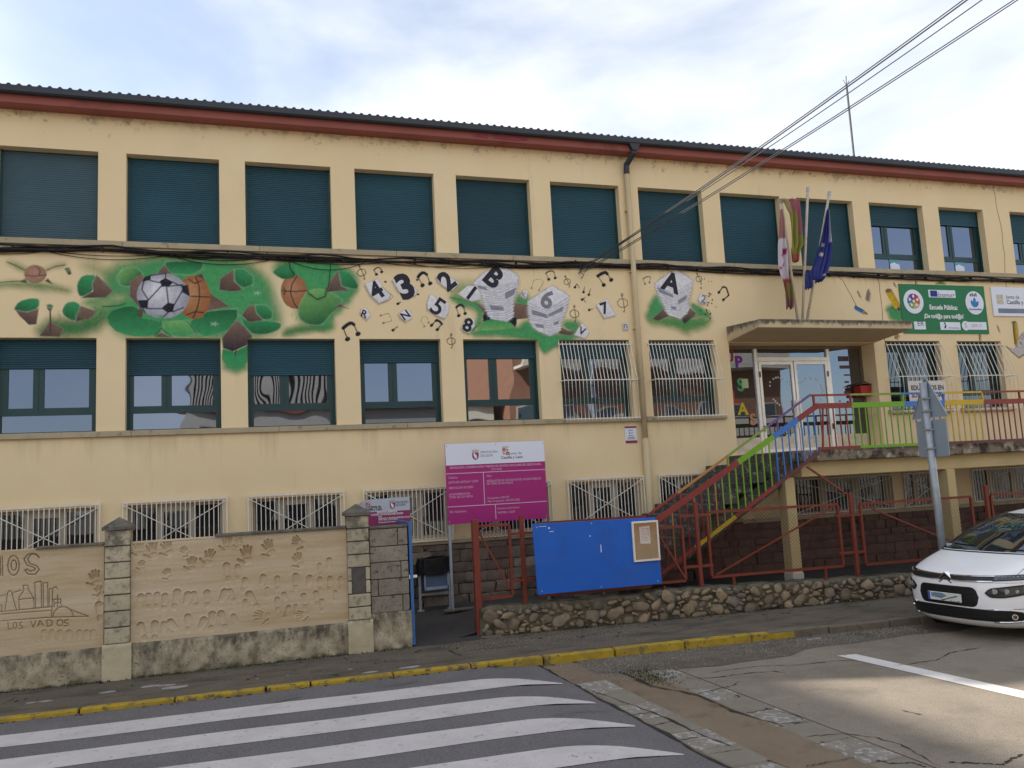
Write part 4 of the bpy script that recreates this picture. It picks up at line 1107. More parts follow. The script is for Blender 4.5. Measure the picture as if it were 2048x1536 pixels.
soft(cA((640, 210), (700, 290), (660, 340), (560, 380), (480, 370), (600, 330)), GR, .16, .8)
soft(cA((1575, 170), (1700, 110), (1920, 120), (1990, 170), (2060, 200), (2080, 290), (1990, 400), (1930, 450), (1950, 520), (1880, 520), (1750, 470), (1740, 390), (1790, 320), (1740, 215)), GR, .14, 1.0)
soft(cA((1640, 562), (1720, 500), (1950, 505), (1900, 525), (1740, 545)), (.03, .22, .06), .10, .9)
soft(cB((0, 120), (120, 150), (240, 190), (300, 320), (280, 380), (180, 460), (60, 600), (0, 640)), GR, .12, 1.0)
# leaf-like flaps with a light edge
def flap(P, c1=GRM, c2=GR, d=(0, 1), idn=1, hl=True, sm=1):
    cv.poly(P, c1, idn, .02, 1, c2, d, smooth=sm)
    if hl: cv.line(P + P[:1], .010, (.62, .68, .55), idn, .30, .03)
def hole(P, c1=BD, c2=BR, d=(0.3, 1)):
    cv.poly(P, c1, 2, .016, 1, c2, d); cv.line(P + P[:1], .010, (.40, .38, .33), 2, .35)
flap(cA((680, 215), (720, 160), (800, 160), (838, 200), (810, 240), (750, 275), (700, 262)), GD, GL, (-1, 1))
flap(cA((970, 125), (1190, 125), (1185, 172), (1120, 207), (1000, 197), (962, 160)), GR, GD, (0, 1))
hole(cA((760, 242), (830, 200), (880, 260), (830, 460), (790, 492), (782, 420), (820, 400), (760, 330)))
hole(cA((962, 145), (1005, 200), (900, 215)))
hole(cA((1120, 218), (1182, 195), (1235, 315), (1345, 390), (1225, 412), (1160, 440), (1090, 330)), BR, BD)
flap(cA((800, 455), (940, 475), (945, 525), (900, 562), (760, 562), (650, 520), (620, 425), (760, 382), (815, 408)), GR, GD, (0, 1), hl=False)
flap(cA((945, 478), (1100, 470), (1150, 545), (1080, 568), (960, 552), (940, 522)), GR, GL, (0, 1))
flap(cA((1105, 482), (1180, 420), (1390, 400), (1392, 450), (1345, 530), (1200, 570), (1150, 543)), GD, GR, (0, -1))
flap(cA((1390, 430), (1430, 462), (1645, 480), (1640, 522), (1560, 552), (1480, 552), (1430, 502)), GD, GR, (0, 1))
hole(cA((1300, 575), (1340, 520), (1385, 470), (1425, 500), (1475, 562), (1450, 612), (1362, 652), (1305, 632)), BLK, BR, (0, 1))
cv.poly(cA((1302, 637), (1370, 655), (1450, 617), (1450, 700), (1440, 720), (1312, 715), (1302, 700)), GRM, 1, .03, 1, GR, (0, -1)); cv.poly(cA((1302, 680), (1450, 680), (1440, 755), (1380, 775), (1315, 750)), GR, 1, .20, .95)
cv.poly(cA((1372, 655), (1385, 640), (1380, 690)), BD, 1, .01)
hole(cA((905, 566), (942, 540), (1010, 572)))
for fl_, ho in (([(450, 255), (485, 205), (565, 205), (540, 250), (545, 300), (475, 335), (455, 310)], [(565, 205), (662, 297), (620, 337), (475, 338), (545, 300), (540, 250)]),
               ([(83, 402), (110, 360), (180, 340), (232, 345), (226, 400), (160, 422), (90, 410)], [(90, 410), (160, 422), (226, 400), (212, 492), (170, 496), (120, 450)]),
               ([(362, 412), (390, 365), (440, 360), (472, 385), (450, 440), (440, 478), (380, 450)], [(470, 385), (567, 420), (530, 460), (440, 478), (450, 430)]),
               ([(268, 385), (290, 373), (312, 385), (302, 400)], [(272, 395), (308, 395), (294, 424)]),
               ([(376, 172), (390, 160), (408, 165), (400, 182)], [(385, 180), (408, 165), (418, 200), (400, 204)]),
               ([(1370, 172), (1430, 168), (1482, 212), (1482, 262), (1420, 282), (1372, 240)], [(1282, 292), (1290, 225), (1370, 170), (1370, 240), (1412, 280), (1410, 297), (1350, 302)]),
               ([(1490, 378), (1560, 380), (1597, 422), (1590, 462), (1540, 467), (1500, 425)], [(1415, 442), (1450, 390), (1490, 380), (1500, 430), (1545, 470), (1460, 482)])):
    hole(cA(*ho)); flap(cA(*fl_), GD, GR, (.3, 1))
hole(cA((232, 562), (296, 470), (300, 480), (375, 520), (350, 566)), BD, BR)
cv.line(cA((294, 424), (296, 500), (292, 560)), .02, BD, 2)
cv.line(cA((600, 390), (690, 385), (735, 372)), .018, GD, 1); cv.line(cA((940, 475), (945, 515), (905, 560)), .016, GD, 1); cv.line(cA((945, 520), (1000, 560)), .016, GD, 1); cv.line(cA((1100, 480), (1150, 545)), .016, GD, 1)
for _ in range(150):   # little grass strokes
    px, py = random.choice([(1850, 440), (1000, 440), (1450, 300), (900, 440), (1900, 200), (520, 470), (1130, 440)])
    px += random.gauss(0, 60); py += random.gauss(0, 30); cv.line(cA((px, py), (px + random.gauss(0, 6), py - random.uniform(12, 34))), .008, random.choice([GD, GL, GR]), 1, .45)
for sx, sy in ((1255, 492), (1892, 428), (1505, 310)):   # small pale flowers
    for a_ in range(5): cv.line(cA((sx, sy), (sx + 22 * math.cos(a_ * 1.257), sy + 12 * math.sin(a_ * 1.257))), .022, (.35, .5, .38), 1, .8)
# --- balls
def ball(cx, cy, rx, ry, c_in, c_out, idn, n=40, off=(-.25, .3)):
    c = np.array(cA((cx, cy))[0]); ex = abs(cA((cx + rx, cy))[0][0] - c[0]); ez = abs(cA((cx, cy + ry))[0][1] - c[1])
    ring = lambda s_, o=0: [(c[0] + o * off[0] * ex + s_ * ex * math.cos(2 * math.pi * k / n), c[1] + o * off[1] * ez + s_ * ez * math.sin(2 * math.pi * k / n)) for k in range(n)]
    cv.poly(ring(1), c_out, idn, .014)
    for i in range(1, 9):
        t = i / 8; cc = np.array(c_out) * (1 - t) + np.array(c_in) * t
        cv.poly(ring(1 - .82 * t, t), cc, idn, .10, .7)
    return c, ex, ez
ball(1135, 335, 98, 128, (.55, .27, .12), (.34, .13, .045), 4)
for L_ in ([(1145, 215), (1165, 270), (1168, 335), (1155, 400), (1130, 455)], [(1120, 330), (1175, 332), (1228, 335)], [(1105, 230), (1140, 255), (1175, 240)], [(1090, 440), (1140, 420), (1190, 425)]): cv.line(cA(*L_), .022, INK, 4, .9)
bc, bx, bz = ball(955, 327, 152, 134, (.78, .78, .82), (.36, .36, .42), 3)
for L_ in ([(968, 222), (972, 195)], [(880, 238), (938, 250)], [(880, 208), (965, 196)], [(1012, 248), (1066, 272)], [(990, 272), (972, 268), (945, 272)], [(942, 272), (868, 352)], [(975, 272), (985, 370)], [(1066, 300), (1022, 376)], [(864, 402), (945, 402)], [(1012, 420), (1075, 395)], [(982, 425), (950, 458)], [(868, 352), (830, 290), (842, 242)], [(985, 370), (1020, 378)], [(835, 400), (850, 425)], [(1000, 270), (1070, 262)]): cv.line(cA(*L_), .022, INK, 3, .9)
for P_ in ([(935, 240), (968, 222), (1014, 246), (990, 273), (945, 270)], [(832, 244), (848, 215), (882, 206), (882, 234)], [(1064, 268), (1100, 262), (1112, 332), (1066, 305)], [(805, 353), (868, 351), (865, 403), (822, 396)], [(944, 400), (980, 369), (1022, 378), (1012, 420), (982, 426)]): cv.poly(cA(*P_), BLK, 3, .012)
for _ in range(16): px = random.uniform(880, 960); cv.line(cA((px, 462), (px + random.gauss(0, 5), 440)), .008, GR, 1, .8)
ball(1722, 303, 76, 98, (.50, .25, .13), (.34, .14, .06), 4)
for L_ in ([(1650, 298), (1720, 302), (1800, 296)], [(1738, 212), (1708, 260), (1700, 310), (1720, 370), (1742, 400)], [(1660, 280), (1672, 300), (1662, 320)]): cv.line(cA(*L_), .020, INK, 4, .9)
flap(cA((1795, 300), (1850, 285), (1905, 290), (1960, 320), (2005, 350), (1985, 395), (1940, 430), (1880, 500), (1800, 495), (1745, 455), (1750, 380)), GD, GL, (-.3, 1))
cv.poly(cA((1590, 180), (1700, 130), (1740, 215), (1665, 232), (1620, 210)), GD, 1, .03, 1, GR, (0, 1), smooth=1)
hole(cA((1975, 180), (1995, 260), (2048, 300), (1910, 302), (1930, 240)))
cv.line(cA((1800, 300), (1850, 345), (1900, 330), (1908, 280)), .018, GD, 1, .9)
hole(cB((120, 185), (135, 270), (150, 330), (215, 358), (20, 385), (60, 280)), BD, (.22, .17, .13))
flap(cB((120, 185), (225, 200), (305, 320), (290, 362), (150, 330), (140, 265)), GD, GR, (-.4, 1))
hole(cB((105, 505), (150, 485), (165, 515), (222, 535), (160, 520), (110, 525)))
ball(208, 200, 62, 50, (.46, .24, .17), (.36, .20, .13), 4)
for L_ in ([(150, 205), (200, 212), (270, 205)], [(208, 152), (235, 175), (232, 208)]): cv.line(cA(*L_), .016, BD, 4, .85)
for P_ in ([(120, 240), (150, 228), (160, 250)], [(262, 240), (280, 225), (310, 260)]): cv.poly(cA(*P_), BD, 2, .03, .8)
for L_ in ([(40, 128), (90, 148), (145, 178)], [(272, 178), (320, 156), (380, 146)]): cv.line(cA(*L_), .012, BD, 2, .7, .02)
cv.line(cA((0, 248), (110, 240), (150, 250)), .012, GD, 1, .8)
# --- greens round the paper stacks
soft(cC((0, 330), (120, 350), (240, 380), (235, 480), (160, 570), (110, 600), (300, 520), (430, 540), (560, 580), (700, 600), (880, 590), (900, 620), (760, 640), (680, 700), (672, 740), (620, 660), (600, 640), (360, 600), (120, 610), (210, 500), (190, 420), (60, 380)), GR, .10, 1.0)
soft(cC((0, 240), (120, 230), (190, 250), (200, 330), (100, 340), (20, 320)), (.20, .34, .09), .20, .55)
soft(cC((440, 330), (540, 310), (560, 400), (480, 400)), GR, .12, .9); soft(cC((560, 480), (600, 560), (700, 620), (900, 610), (760, 660), (680, 720), (600, 640), (460, 570)), GR, .10, 1)
soft(cC((770, 510), (920, 500), (900, 580), (830, 570)), GR, .1, .95)
soft(cC((1450, 320), (1500, 340), (1530, 400), (1470, 480), (1380, 490), (1400, 420)), GR, .10, .95); soft(cC((1400, 480), (1600, 480), (1860, 480), (1800, 540), (1690, 570), (1680, 590), (1560, 530), (1420, 520)), (.05, .27, .07), .14, .9)
soft(cC((1690, 370), (1760, 400), (1860, 480), (1760, 470)), GR, .08, 1)
hole(cC((190, 390), (250, 375), (450, 370), (550, 390), (560, 480), (460, 490), (440, 540), (380, 490), (250, 500), (230, 480), (240, 440)), BD, BR)
cv.poly(cC((235, 455), (300, 480), (290, 505), (235, 505)), BLK, 2, .02); cv.poly(cC((430, 470), (470, 480), (470, 520), (460, 545), (420, 510)), BLK, 2, .02)
hole(cC((765, 535), (830, 570), (890, 575), (850, 605), (770, 590)), BD, BR)
hole(cC((1430, 485), (1530, 395), (1560, 460), (1470, 500)), BD, BR); hole(cC((1640, 480), (1690, 405), (1740, 450), (1660, 520), (1640, 510)), BLK, BR)
flap(cC((175, 565), (240, 500), (330, 485), (420, 505), (462, 545), (400, 560), (300, 570)), GR, GL, (0, -1), hl=False)
cv.line(cC((160, 570), (230, 500), (330, 485)), .012, GD, 1); cv.line(cC((0, 335), (120, 360), (200, 388)), .014, GD, 1, .8)
cv.line(cC((1440, 490), (1540, 465), (1640, 490), (1660, 525), (1700, 480), (1780, 450)), .012, GD, 1, .7)
# --- stacks of paper
def stack(top, left, right, front, tipR, bot, n, greys=()):
    """top sheet polygon; layered body between the left and right edges narrowing to bot"""
    top, left, right, bot = [np.array(cC(*q)) for q in (top, left, right, bot)]
    body = list(left) + list(bot) + list(right[::-1])
    cv.poly(body, (.62, .61, .64), 6, .010)
    L0, L1 = left[0], left[-1]; R0, R1 = right[0], right[-1]; T0, T1 = np.array(cC(front)[0]), bot[0]
    def pl_(P, t):
        k = t * (len(P) - 1); i = min(int(k), len(P) - 2); return P[i] + (P[i + 1] - P[i]) * (k - i)
    for k in range(1, n):
        t = k / n; jit = random.uniform(-.012, .012)
        a, c = pl_(left, t), pl_(right, t); m = T0 + (T1 - T0) * t
        out = random.uniform(0, .03)
        P_ = [(a[0] - out, a[1] + jit), (m[0], m[1] + random.uniform(-.01, .01)), (c[0] + random.uniform(0, .03), c[1] + jit)]
        cv.line([(p[0], p[1] - .012) for p in P_], .011, (.16, .16, .20), 6, .85); cv.line(P_, .017, (.80, .79, .82), 6, .95)
    for (t0, t1, s0, s1) in greys:
        m0, m1 = T0 + (T1 - T0) * t0, T0 + (T1 - T0) * t1
        e0, e1 = (pl_(left, t0), pl_(left, t1)) if s0 < 0 else (pl_(right, t0), pl_(right, t1))
        f = lambda m, e, s_: m + (e - m) * s_
        cv.poly([f(m0, e0, abs(s0)), f(m0, e0, s1), f(m1, e1, s1), f(m1, e1, abs(s0))], (.25, .26, .31), 6, .012)
    cv.poly(list(top), (.70, .69, .73), 6, .012, 1, (.82, .81, .84), (0, 1)); cv.line(list(top) + [top[0]], .010, (.42, .42, .48), 6, .8)
def halo(P, f=.10, a=.55): cv.poly(cC(*P), (.62, .58, .50), 6, f, a, smooth=1)
halo([(150, 240), (240, 150), (400, 110), (500, 190), (480, 300), (440, 420), (430, 510), (240, 440)]); halo([(540, 370), (720, 245), (850, 325), (790, 560), (705, 615), (555, 540)]); halo([(1430, 240), (1590, 125), (1725, 215), (1690, 430), (1625, 495), (1500, 420)])
stack([(160, 235), (250, 150), (385, 118), (490, 185), (470, 225), (330, 260), (190, 252)], [(160, 235), (200, 270), (235, 340), (250, 400), (270, 460), (300, 490)], [(485, 190), (475, 250), (455, 310), (440, 360), (445, 430), (440, 480)], (335, 262), 0, [(405, 508), (345, 498)][:1], 19, ((.06, .20, -.95, .55), (.24, .42, .30, .98), (.56, .68, -.75, .0)))
stack([(545, 365), (720, 250), (845, 325), (680, 430)], [(545, 365), (560, 440), (565, 500), (590, 545), (640, 580)], [(845, 325), (820, 420), (790, 480), (775, 540), (772, 575)], (682, 430), 0, [(705, 610)], 16, ((.16, .30, -.85, .0), (.16, .26, .05, .8), (.58, .72, -.8, .3), (.55, .64, .4, .8)))
stack([(1440, 240), (1590, 135), (1720, 215), (1580, 310)], [(1440, 240), (1480, 320), (1510, 380), (1530, 440), (1560, 465)], [(1720, 215), (1690, 300), (1670, 360), (1690, 410), (1660, 455)], (1582, 312), 0, [(1625, 490)], 16, ((.05, .18, -.9, .1), (.30, .44, .15, .9), (.52, .62, -.5, .1)))
# --- loose sheets with figures
def sheetp(P, conv, c=(.70, .68, .72)):
    Q = conv(*P); cv.poly([(x - .02, z - .03) for x, z in Q], (.34, .29, .20), 5, .08, .55); cv.poly(Q, (.62, .60, .60), 5, .05, .6); cv.poly(Q, c, 5, .012, 1, (.80, .79, .81), (-.3, 1))
sheetp([(235, 300), (445, 215), (520, 360), (640, 470), (600, 545), (460, 600), (330, 480)], cE); cv.line(cE((460, 600), (600, 545), (640, 470), (520, 360)), .01, (.3, .3, .34), 5, .8); cv.line(cE((500, 610), (625, 555), (685, 490), (600, 430)), .01, (.34, .33, .36), 5, .8)
sheetp([(670, 235), (850, 160), (940, 290), (1060, 400), (1040, 470), (890, 510), (760, 400)], cE)
sheetp([(1360, 190), (1480, 110), (1560, 180), (1720, 290), (1620, 400), (1480, 340), (1390, 260)], cE)
sheetp([(1260, 470), (1300, 465), (1400, 560), (1560, 600), (1550, 740), (1500, 840), (1380, 800), (1225, 690), (1220, 600)], cE)
sheetp([(1705, 455), (1850, 330), (1960, 330), (2048, 420), (2060, 540), (1920, 570), (1800, 520)], cE)
sheetp([(165, 740), (200, 680), (270, 690), (320, 800), (270, 860), (200, 800)], cE); sheetp([(770, 770), (860, 700), (950, 720), (980, 830), (880, 890), (800, 830)], cE)
sheetp([(1760, 990), (1830, 830), (1960, 850), (1960, 960), (1880, 1070), (1800, 1050)], cE)
sheetp([(1035, 390), (1110, 345), (1150, 430), (1170, 460), (1090, 480)], cC); sheetp([(905, 555), (935, 515), (985, 575), (955, 625), (880, 600)], cC)
sheetp([(498, 325), (518, 283), (550, 295), (535, 345)], cC); sheetp([(1222, 515), (1262, 515), (1258, 562), (1226, 562)], cC); sheetp([(1752, 345), (1775, 305), (1815, 330), (1808, 378), (1765, 375)], cC)
# --- notes and clefs
def note2(hd, a, c, d, hd2, conv, w=.016, beam=.05, hr=.035, col=INK, alpha=1):
    """two heads joined by a curved beam"""
    A, Bm, Cc, H1, H2 = conv(a, c, d, hd, hd2)
    P_ = [A, tuple((np.array(A) + np.array(Bm)) / 2 + np.array([0, .01])), Bm, tuple((np.array(Bm) + np.array(Cc)) / 2 + np.array([.0, .01])), Cc]
    cv.line(P_, beam, col, 7, alpha); cv.line([A, H1], w, col, 7, alpha); cv.line([Cc, H2], w, col, 7, alpha)
    for H in (H1, H2): cv.line([(H[0] - hr * .3, H[1] - hr * .2), (H[0] + hr * .3, H[1] + hr * .2)], hr * 2, col, 7, alpha)
note2((415, 150), (372, 82), (445, 38), (490, 70), (498, 110), cE, .012, .018, .022)
note2((1140, 322), (1070, 190), (1140, 122), (1205, 150), (1262, 292), cE, .016, .055, .032)
note2((1712, 800), (1672, 670), (1740, 625), (1790, 660), (1812, 765), cE, .014, .040, .026)
note2((1283, 950), (1350, 882), (1385, 875), (1445, 930), (1375, 1018), cE, .016, .045, .026)
note2((205, 812), (165, 712), (230, 665), (262, 680), (300, 765), cB, .018, .06, .036)
note2((525, 915), (655, 880), (640, 830), (600, 762), (480, 797), cE, .010, .010, .016, (.25, .19, .11), .7)
note2((1170, 968), (1115, 880), (1150, 810), (1215, 830), (1238, 910), cE, .010, .008, .016, (.27, .2, .12), .6)
note2((697, 208), (675, 165), (715, 148), (735, 160), (742, 198), cC, .012, .02, .024)
note2((1085, 248), (1042, 185), (1095, 158), (1110, 170), (1138, 212), cC, .016, .06, .034)
note2((1377, 240), (1362, 205), (1400, 188), (1415, 195), (1408, 230), cC, .012, .022, .018, (.22, .2, .17), .85)
note2((1898, 300), (1925, 262), (1950, 268), (1968, 320), (1930, 352), cC, .022, .035, .026)
note2((575, 270), (590, 215), (640, 208), (660, 225), (628, 285), cC, .010, .008, .016, (.35, .27, .16), .7)
for h_, t_, cv_ in (((748, 615), (800, 585), cE), ((670, 1032), (748, 972), cE), ((880, 265), (895, 240), cC), ((930, 352), (955, 335), cC), ((940, 300), (950, 262), cC), ((978, 318), (992, 275), cC), ((980, 425), (1010, 415), cC)):
    H, T = cv_(h_, t_); cv.line([H, T], .012, INK, 7); cv.line([H, (H[0] + .012, H[1] + .008)], .045, INK, 7)
for a_, c_ in (((895, 240), (915, 270)), ((940, 345), (955, 372))): cv.line(cC(a_, c_), .014, INK, 7)
for p_ in ((1052, 236), (1068, 464), (552, 266)): P_ = cE(p_)[0]; cv.line([P_, (P_[0] + .01, P_[1])], .035, INK, 7)
def clef(cx, cy, s_, conv, rot=0.25, col=(.20, .15, .09), w=.016):
    pts = [(0, 1.25), (-.12, 1.05), (-.05, .9), (.18, .2), (.32, -.9), (.22, -1.2), (.12, -1.05)]
    pts2 = [(-.15, -.55), (.35, -.55), (.75, -.2), (.7, .3), (.3, .55), (-.3, .5), (-.65, .1), (-.55, -.35), (-.15, -.6)]
    c = np.array(conv((cx, cy))[0]); k = abs(conv((cx, cy + s_))[0][1] - c[1]) ; cr_, sr = math.cos(rot), math.sin(rot)
    for P_ in (pts, pts2, [(0, 1.25), (.15, 1.1), (.1, .95), (-.05, .9)]): cv.line([(c[0] + k * (cr_ * x - sr * z), c[1] + k * (sr * x + cr_ * z)) for x, z in P_], w, col, 8, .85)
clef(175, 120, 95, cE); clef(1585, 1200, 95, cE, -.1); clef(825, 225, 35, cC); clef(1215, 375, 55, cC, -.05); clef(875, 450, 48, cC, -.1); clef(1755, 205, 34, cC)
for P_ in ([(1600, 150), (1640, 170)], ): pass
cv.build(mural, IDS, -0.003, M['mural'])
# figures on the sheets
def fig(ch, conv, x, y, h, rot, bold=.05, m='ink', wid=None):
    p = conv((x, y))[0]; b = MB(); put_text(b, ch, p[0], -.0055, p[1], h, align='M', rot=R(rot), bold=bold)
    b.build('painted_letter' if ch.isalpha() else 'painted_number', M[m], mural, fix=False)
fig('4', cE, 408, 400, .31, 32, .03); fig('3', cE, 866, 335, .44, 22, .045); fig('2', cE, 1520, 245, .34, 38, .04); fig('5', cE, 1385, 655, .33, -35, .015); fig('1', cE, 1915, 440, .27, -38, .035)
fig('8', cE, 1855, 945, .25, -20, .03); fig('R', cE, 228, 770, .13, -20, .02); fig('N', cE, 872, 790, .15, 35, .02)
fig('B', cC, 312, 195, .38, -42, .04); fig('6', cC, 688, 348, .35, -22, .03, 'inkgrey'); fig('A', cC, 1562, 228, .38, -18, .04); fig('7', cC, 1092, 410, .22, 18, .03); fig('V', cC, 932, 572, .15, -25, .02)
fig('K', cC, 522, 316, .09, -15, .015, 'inkgrey'); fig('2', cC, 1790, 345, .16, -15, .02, 'inkgrey')
b = MB(); p = cC((1240, 538))[0]
put_text(b, 'n', p[0], -.0055, p[1], .13, align='M', bold=.02); b.build('painted_note', M['inkgrey'], mural, fix=False)
# --- right-hand end of the mural: pencils and the heart
cv = Canvas(16.4, 22.4, 4.3, 6.45, 0.011)
def pencil(conv, tail, head, w, c1, c2, tip=.22):
    A, Bq = [np.array(q) for q in conv(tail, head)]; d = Bq - A; L_ = np.linalg.norm(d); d = d / L_; n_ = np.array([-d[1], d[0]])
    body = A + d * L_ * (1 - tip)
    cv.poly([A + n_ * w / 2 + np.array([.03, -.03]), body + n_ * w / 2 + np.array([.03, -.03]), Bq + np.array([.03, -.03]), body - n_ * w / 2 + np.array([.03, -.03]), A - n_ * w / 2 + np.array([.03, -.03])], (.3, .25, .16), 9, .06, .5)
    cv.poly([A + n_ * w / 2, body + n_ * w / 2, body - n_ * w / 2, A - n_ * w / 2], c1, 9, .012, 1, c2, n_)
    cv.poly([body + n_ * w / 2, Bq, body - n_ * w / 2], (.36, .25, .15), 9, .012)
    cv.line([body + d * L_ * tip * .6, Bq], w * .3, BLK, 9)
cv.poly(cR((505, 320), (600, 270), (690, 330), (700, 470), (560, 440), (540, 370)), GR, 1, .18, .9, smooth=1)
cv.poly(cR((1060, 45), (1120, 15), (1180, 45)), (.08, .30, .05), 1, .06, 1); cv.poly(cR((560, 300), (690, 320), (620, 345)), GD, 2, .06, .9)
pencil(cR, (535, 115), (655, 330), .17, (.62, .42, .015), (.50, .30, .015), .12); cv.poly(cR((500, 120), (530, 95), (572, 105), (560, 138), (515, 145)), (.20, .13, .07), 9, .02)
pencil(cR, (160, 300), (298, 372), .085, (.04, .22, .50), (.02, .10, .28), .3); pencil(cR, (298, 225), (318, 105), .085, (.20, .15, .12), (.30, .24, .18), .25); pencil(cR, (190, 120), (220, 190), .035, (.34, .27, .17), (.3, .22, .14)); pencil(cR, (592, 30), (615, 72), .03, (.15, .10, .06), (.2, .15, .1))
pencil(cR, (1938, 470), (1970, 780), .13, (.06, .05, .02), (.60, .42, .02), .22); pencil(cR, (1745, 505), (1768, 575), .03, (.34, .26, .16), (.3, .2, .12)); cv.poly(cR((1900, 470), (1935, 455), (1970, 468), (1940, 490)), (.22, .14, .07), 9, .02)
pencil(cR, (842, 10), (838, 60), .03, (.15, .1, .06), (.2, .14, .1)); pencil(cR, (1550, 600), (1552, 680), .04, (.2, .14, .09), (.26, .2, .14)); pencil(cR, (640, 600), (610, 650), .08, (.34, .25, .15), (.26, .18, .1))
cv.poly(cR((1850, 740), (1960, 780), (1990, 640), (2048, 560), (2120, 640), (2100, 800), (1990, 870)), (.52, .48, .45), 10, .03, 1, smooth=1)
cv.line(cR((1850, 740), (1910, 800), (1990, 868), (2048, 830)), .03, (.20, .17, .15), 10); cv.line(cR((2000, 640), (2030, 600), (2048, 620), (2030, 660), (2000, 640)), .02, (.25, .22, .2), 10); cv.line(cR((1995, 690), (2020, 720), (2010, 690)), .02, (.15, .13, .12), 10)
cv.build(mural, IDS, -0.003, M['mural'])
# hairline cracks running down the render
b = MB()
for L_ in ([(1675, 552), (1685, 560), (1713, 612)], [(1757, 555), (1765, 625), (1771, 690)], [(1986, 372), (2005, 470), (2012, 560)], [(2012, 562), (2014, 575)]):
    Q = []
    for (xa, ya), (xb, yb) in zip(L_[:-1], L_[1:]):
        for t in np.linspace(0, 1, 6)[:-1]: Q.append((xa + (xb - xa) * t + random.gauss(0, .6), ya + (yb - ya) * t))
    Q.append(L_[-1]); P_ = [at(x, y, Y=-.002) for x, y in Q]
    for a_, c_ in zip(P_[:-1], P_[1:]): b.bar(tuple(a_), tuple(c_), .010, .003)
b.build('wall_crack', M['groove'], school)
b = MB()   # damp spots where old fixings were
for _ in range(30):
    p = at(random.gauss(1418, 9), random.uniform(555, 640), Y=-.002); r_ = random.uniform(.006, .022)
    b.prism([(p[0] + r_ * math.cos(k * 1.05), p[2] + r_ * math.sin(k * 1.05)) for k in range(6)], -.003, 0)
b.build('rust_spots', M['groove'], school)

# ================================================================== things on the facade
def box_thing(name, label, cat, m, x0, x1, y0, y1, z0, z1, group=None, bevel=0):
    b = MB(); b.box(x0, x1, y0, y1, z0, z1)
    return tag(b.build(name, m, None, origin=((x0 + x1) / 2, y1, z0), bevel=bevel), label, cat, group)
# cable bundle under the upper sill
b = MB()
anch = [(-4.7, 6.40), (0.08, 6.405), (1.5, 6.45), (2.6, 6.40), (4.0, 6.43), (5.6, 6.395), (7.2, 6.43), (8.6, 6.415), (10.0, 6.445), (11.4, 6.46), (12.7, 6.45), (14.5, 6.43), (16.5, 6.42), (18.5, 6.43), (21.3, 6.42), (25.4, 6.43)]
for k in range(6):
    pts = []
    ph = random.uniform(0, 6)
    for x in np.linspace(X0, X1 - .1, 170):
        z = np.interp(x, [a[0] for a in anch], [a[1] for a in anch])
        pts.append((x, -.035 - .016 * (k % 3) + .010 * math.sin(x * 3.1 + ph), z + .022 * math.sin(x * (1.3 + .5 * k) + ph) + .016 * (k - 2.5) + random.gauss(0, .004)))
    b.tube(pts, random.choice([.010, .013, .017, .020]), 5)
cb = b.build('cable_bundle', M['cable'], None, origin=(8, 0, 6.4))
tag(cb, 'thick bundle of black cables running along the facade under the upper sill', 'cables')
b = MB()
def sag(b, x0, x1, d, r=.006, y=-.03, z0=None, n=14):
    za = z0 or np.interp(x0, [a[0] for a in anch], [a[1] for a in anch]); zb_ = np.interp(x1, [a[0] for a in anch], [a[1] for a in anch])
    b.tube([(x0 + (x1 - x0) * t, y, za + (zb_ - za) * t - d * 4 * t * (1 - t)) for t in np.linspace(0, 1, n)], r, 4)
for x0_, x1_, d in ((-.8, .9, .10), (.6, 2.6, .13), (.6, 2.5, .07), (2.5, 4.4, .16), (2.6, 4.2, .09), (4.2, 6.4, .10), (4.4, 5.9, .20), (5.9, 8.1, .08), (6.4, 8.6, .10), (8.1, 10.0, .05), (4.45, 4.75, .0)): sag(b, x0_, x1_, d)
b.build('loose_cable', M['cable'], cb)
b = MB()
for L_ in ([(1690, 125), (1700, 170), (1725, 205)], [(1940, 105), (1925, 250), (1905, 330), (1860, 350), (1800, 310)]):
    b = MB(); b.tube([tuple(at(x / 2.926, 480 + y / 2.926, Y=-.02)) for x, y in L_], .005, 4); b.build('cable_tail', M['cable'], cb)
for (px, py, L_) in ((1165, 535, [(0, 0), (-4, 10), (3, 14), (-2, 22)]), (1155, 530, [(0, 0), (8, 8), (2, 18)]), (1170, 528, [(0, 0), (12, -6), (20, -2)]), (1160, 528, [(0, 0), (-10, -8)])):
    b = MB(); b.tube([tuple(at(px + dx, py + dy, Y=-.06)) for dx, dy in L_], .010, 4); b.build('cable_tail', M['cable'], cb)
b = MB()
for i in range(46):
    x = X0 + .4 + i * .65; z = np.interp(x, [a[0] for a in anch], [a[1] for a in anch]); b.box(x - .012, x + .012, -.075, .0, z - .045, z + .05)
b.build('cable_clip', M['cable'], cb)

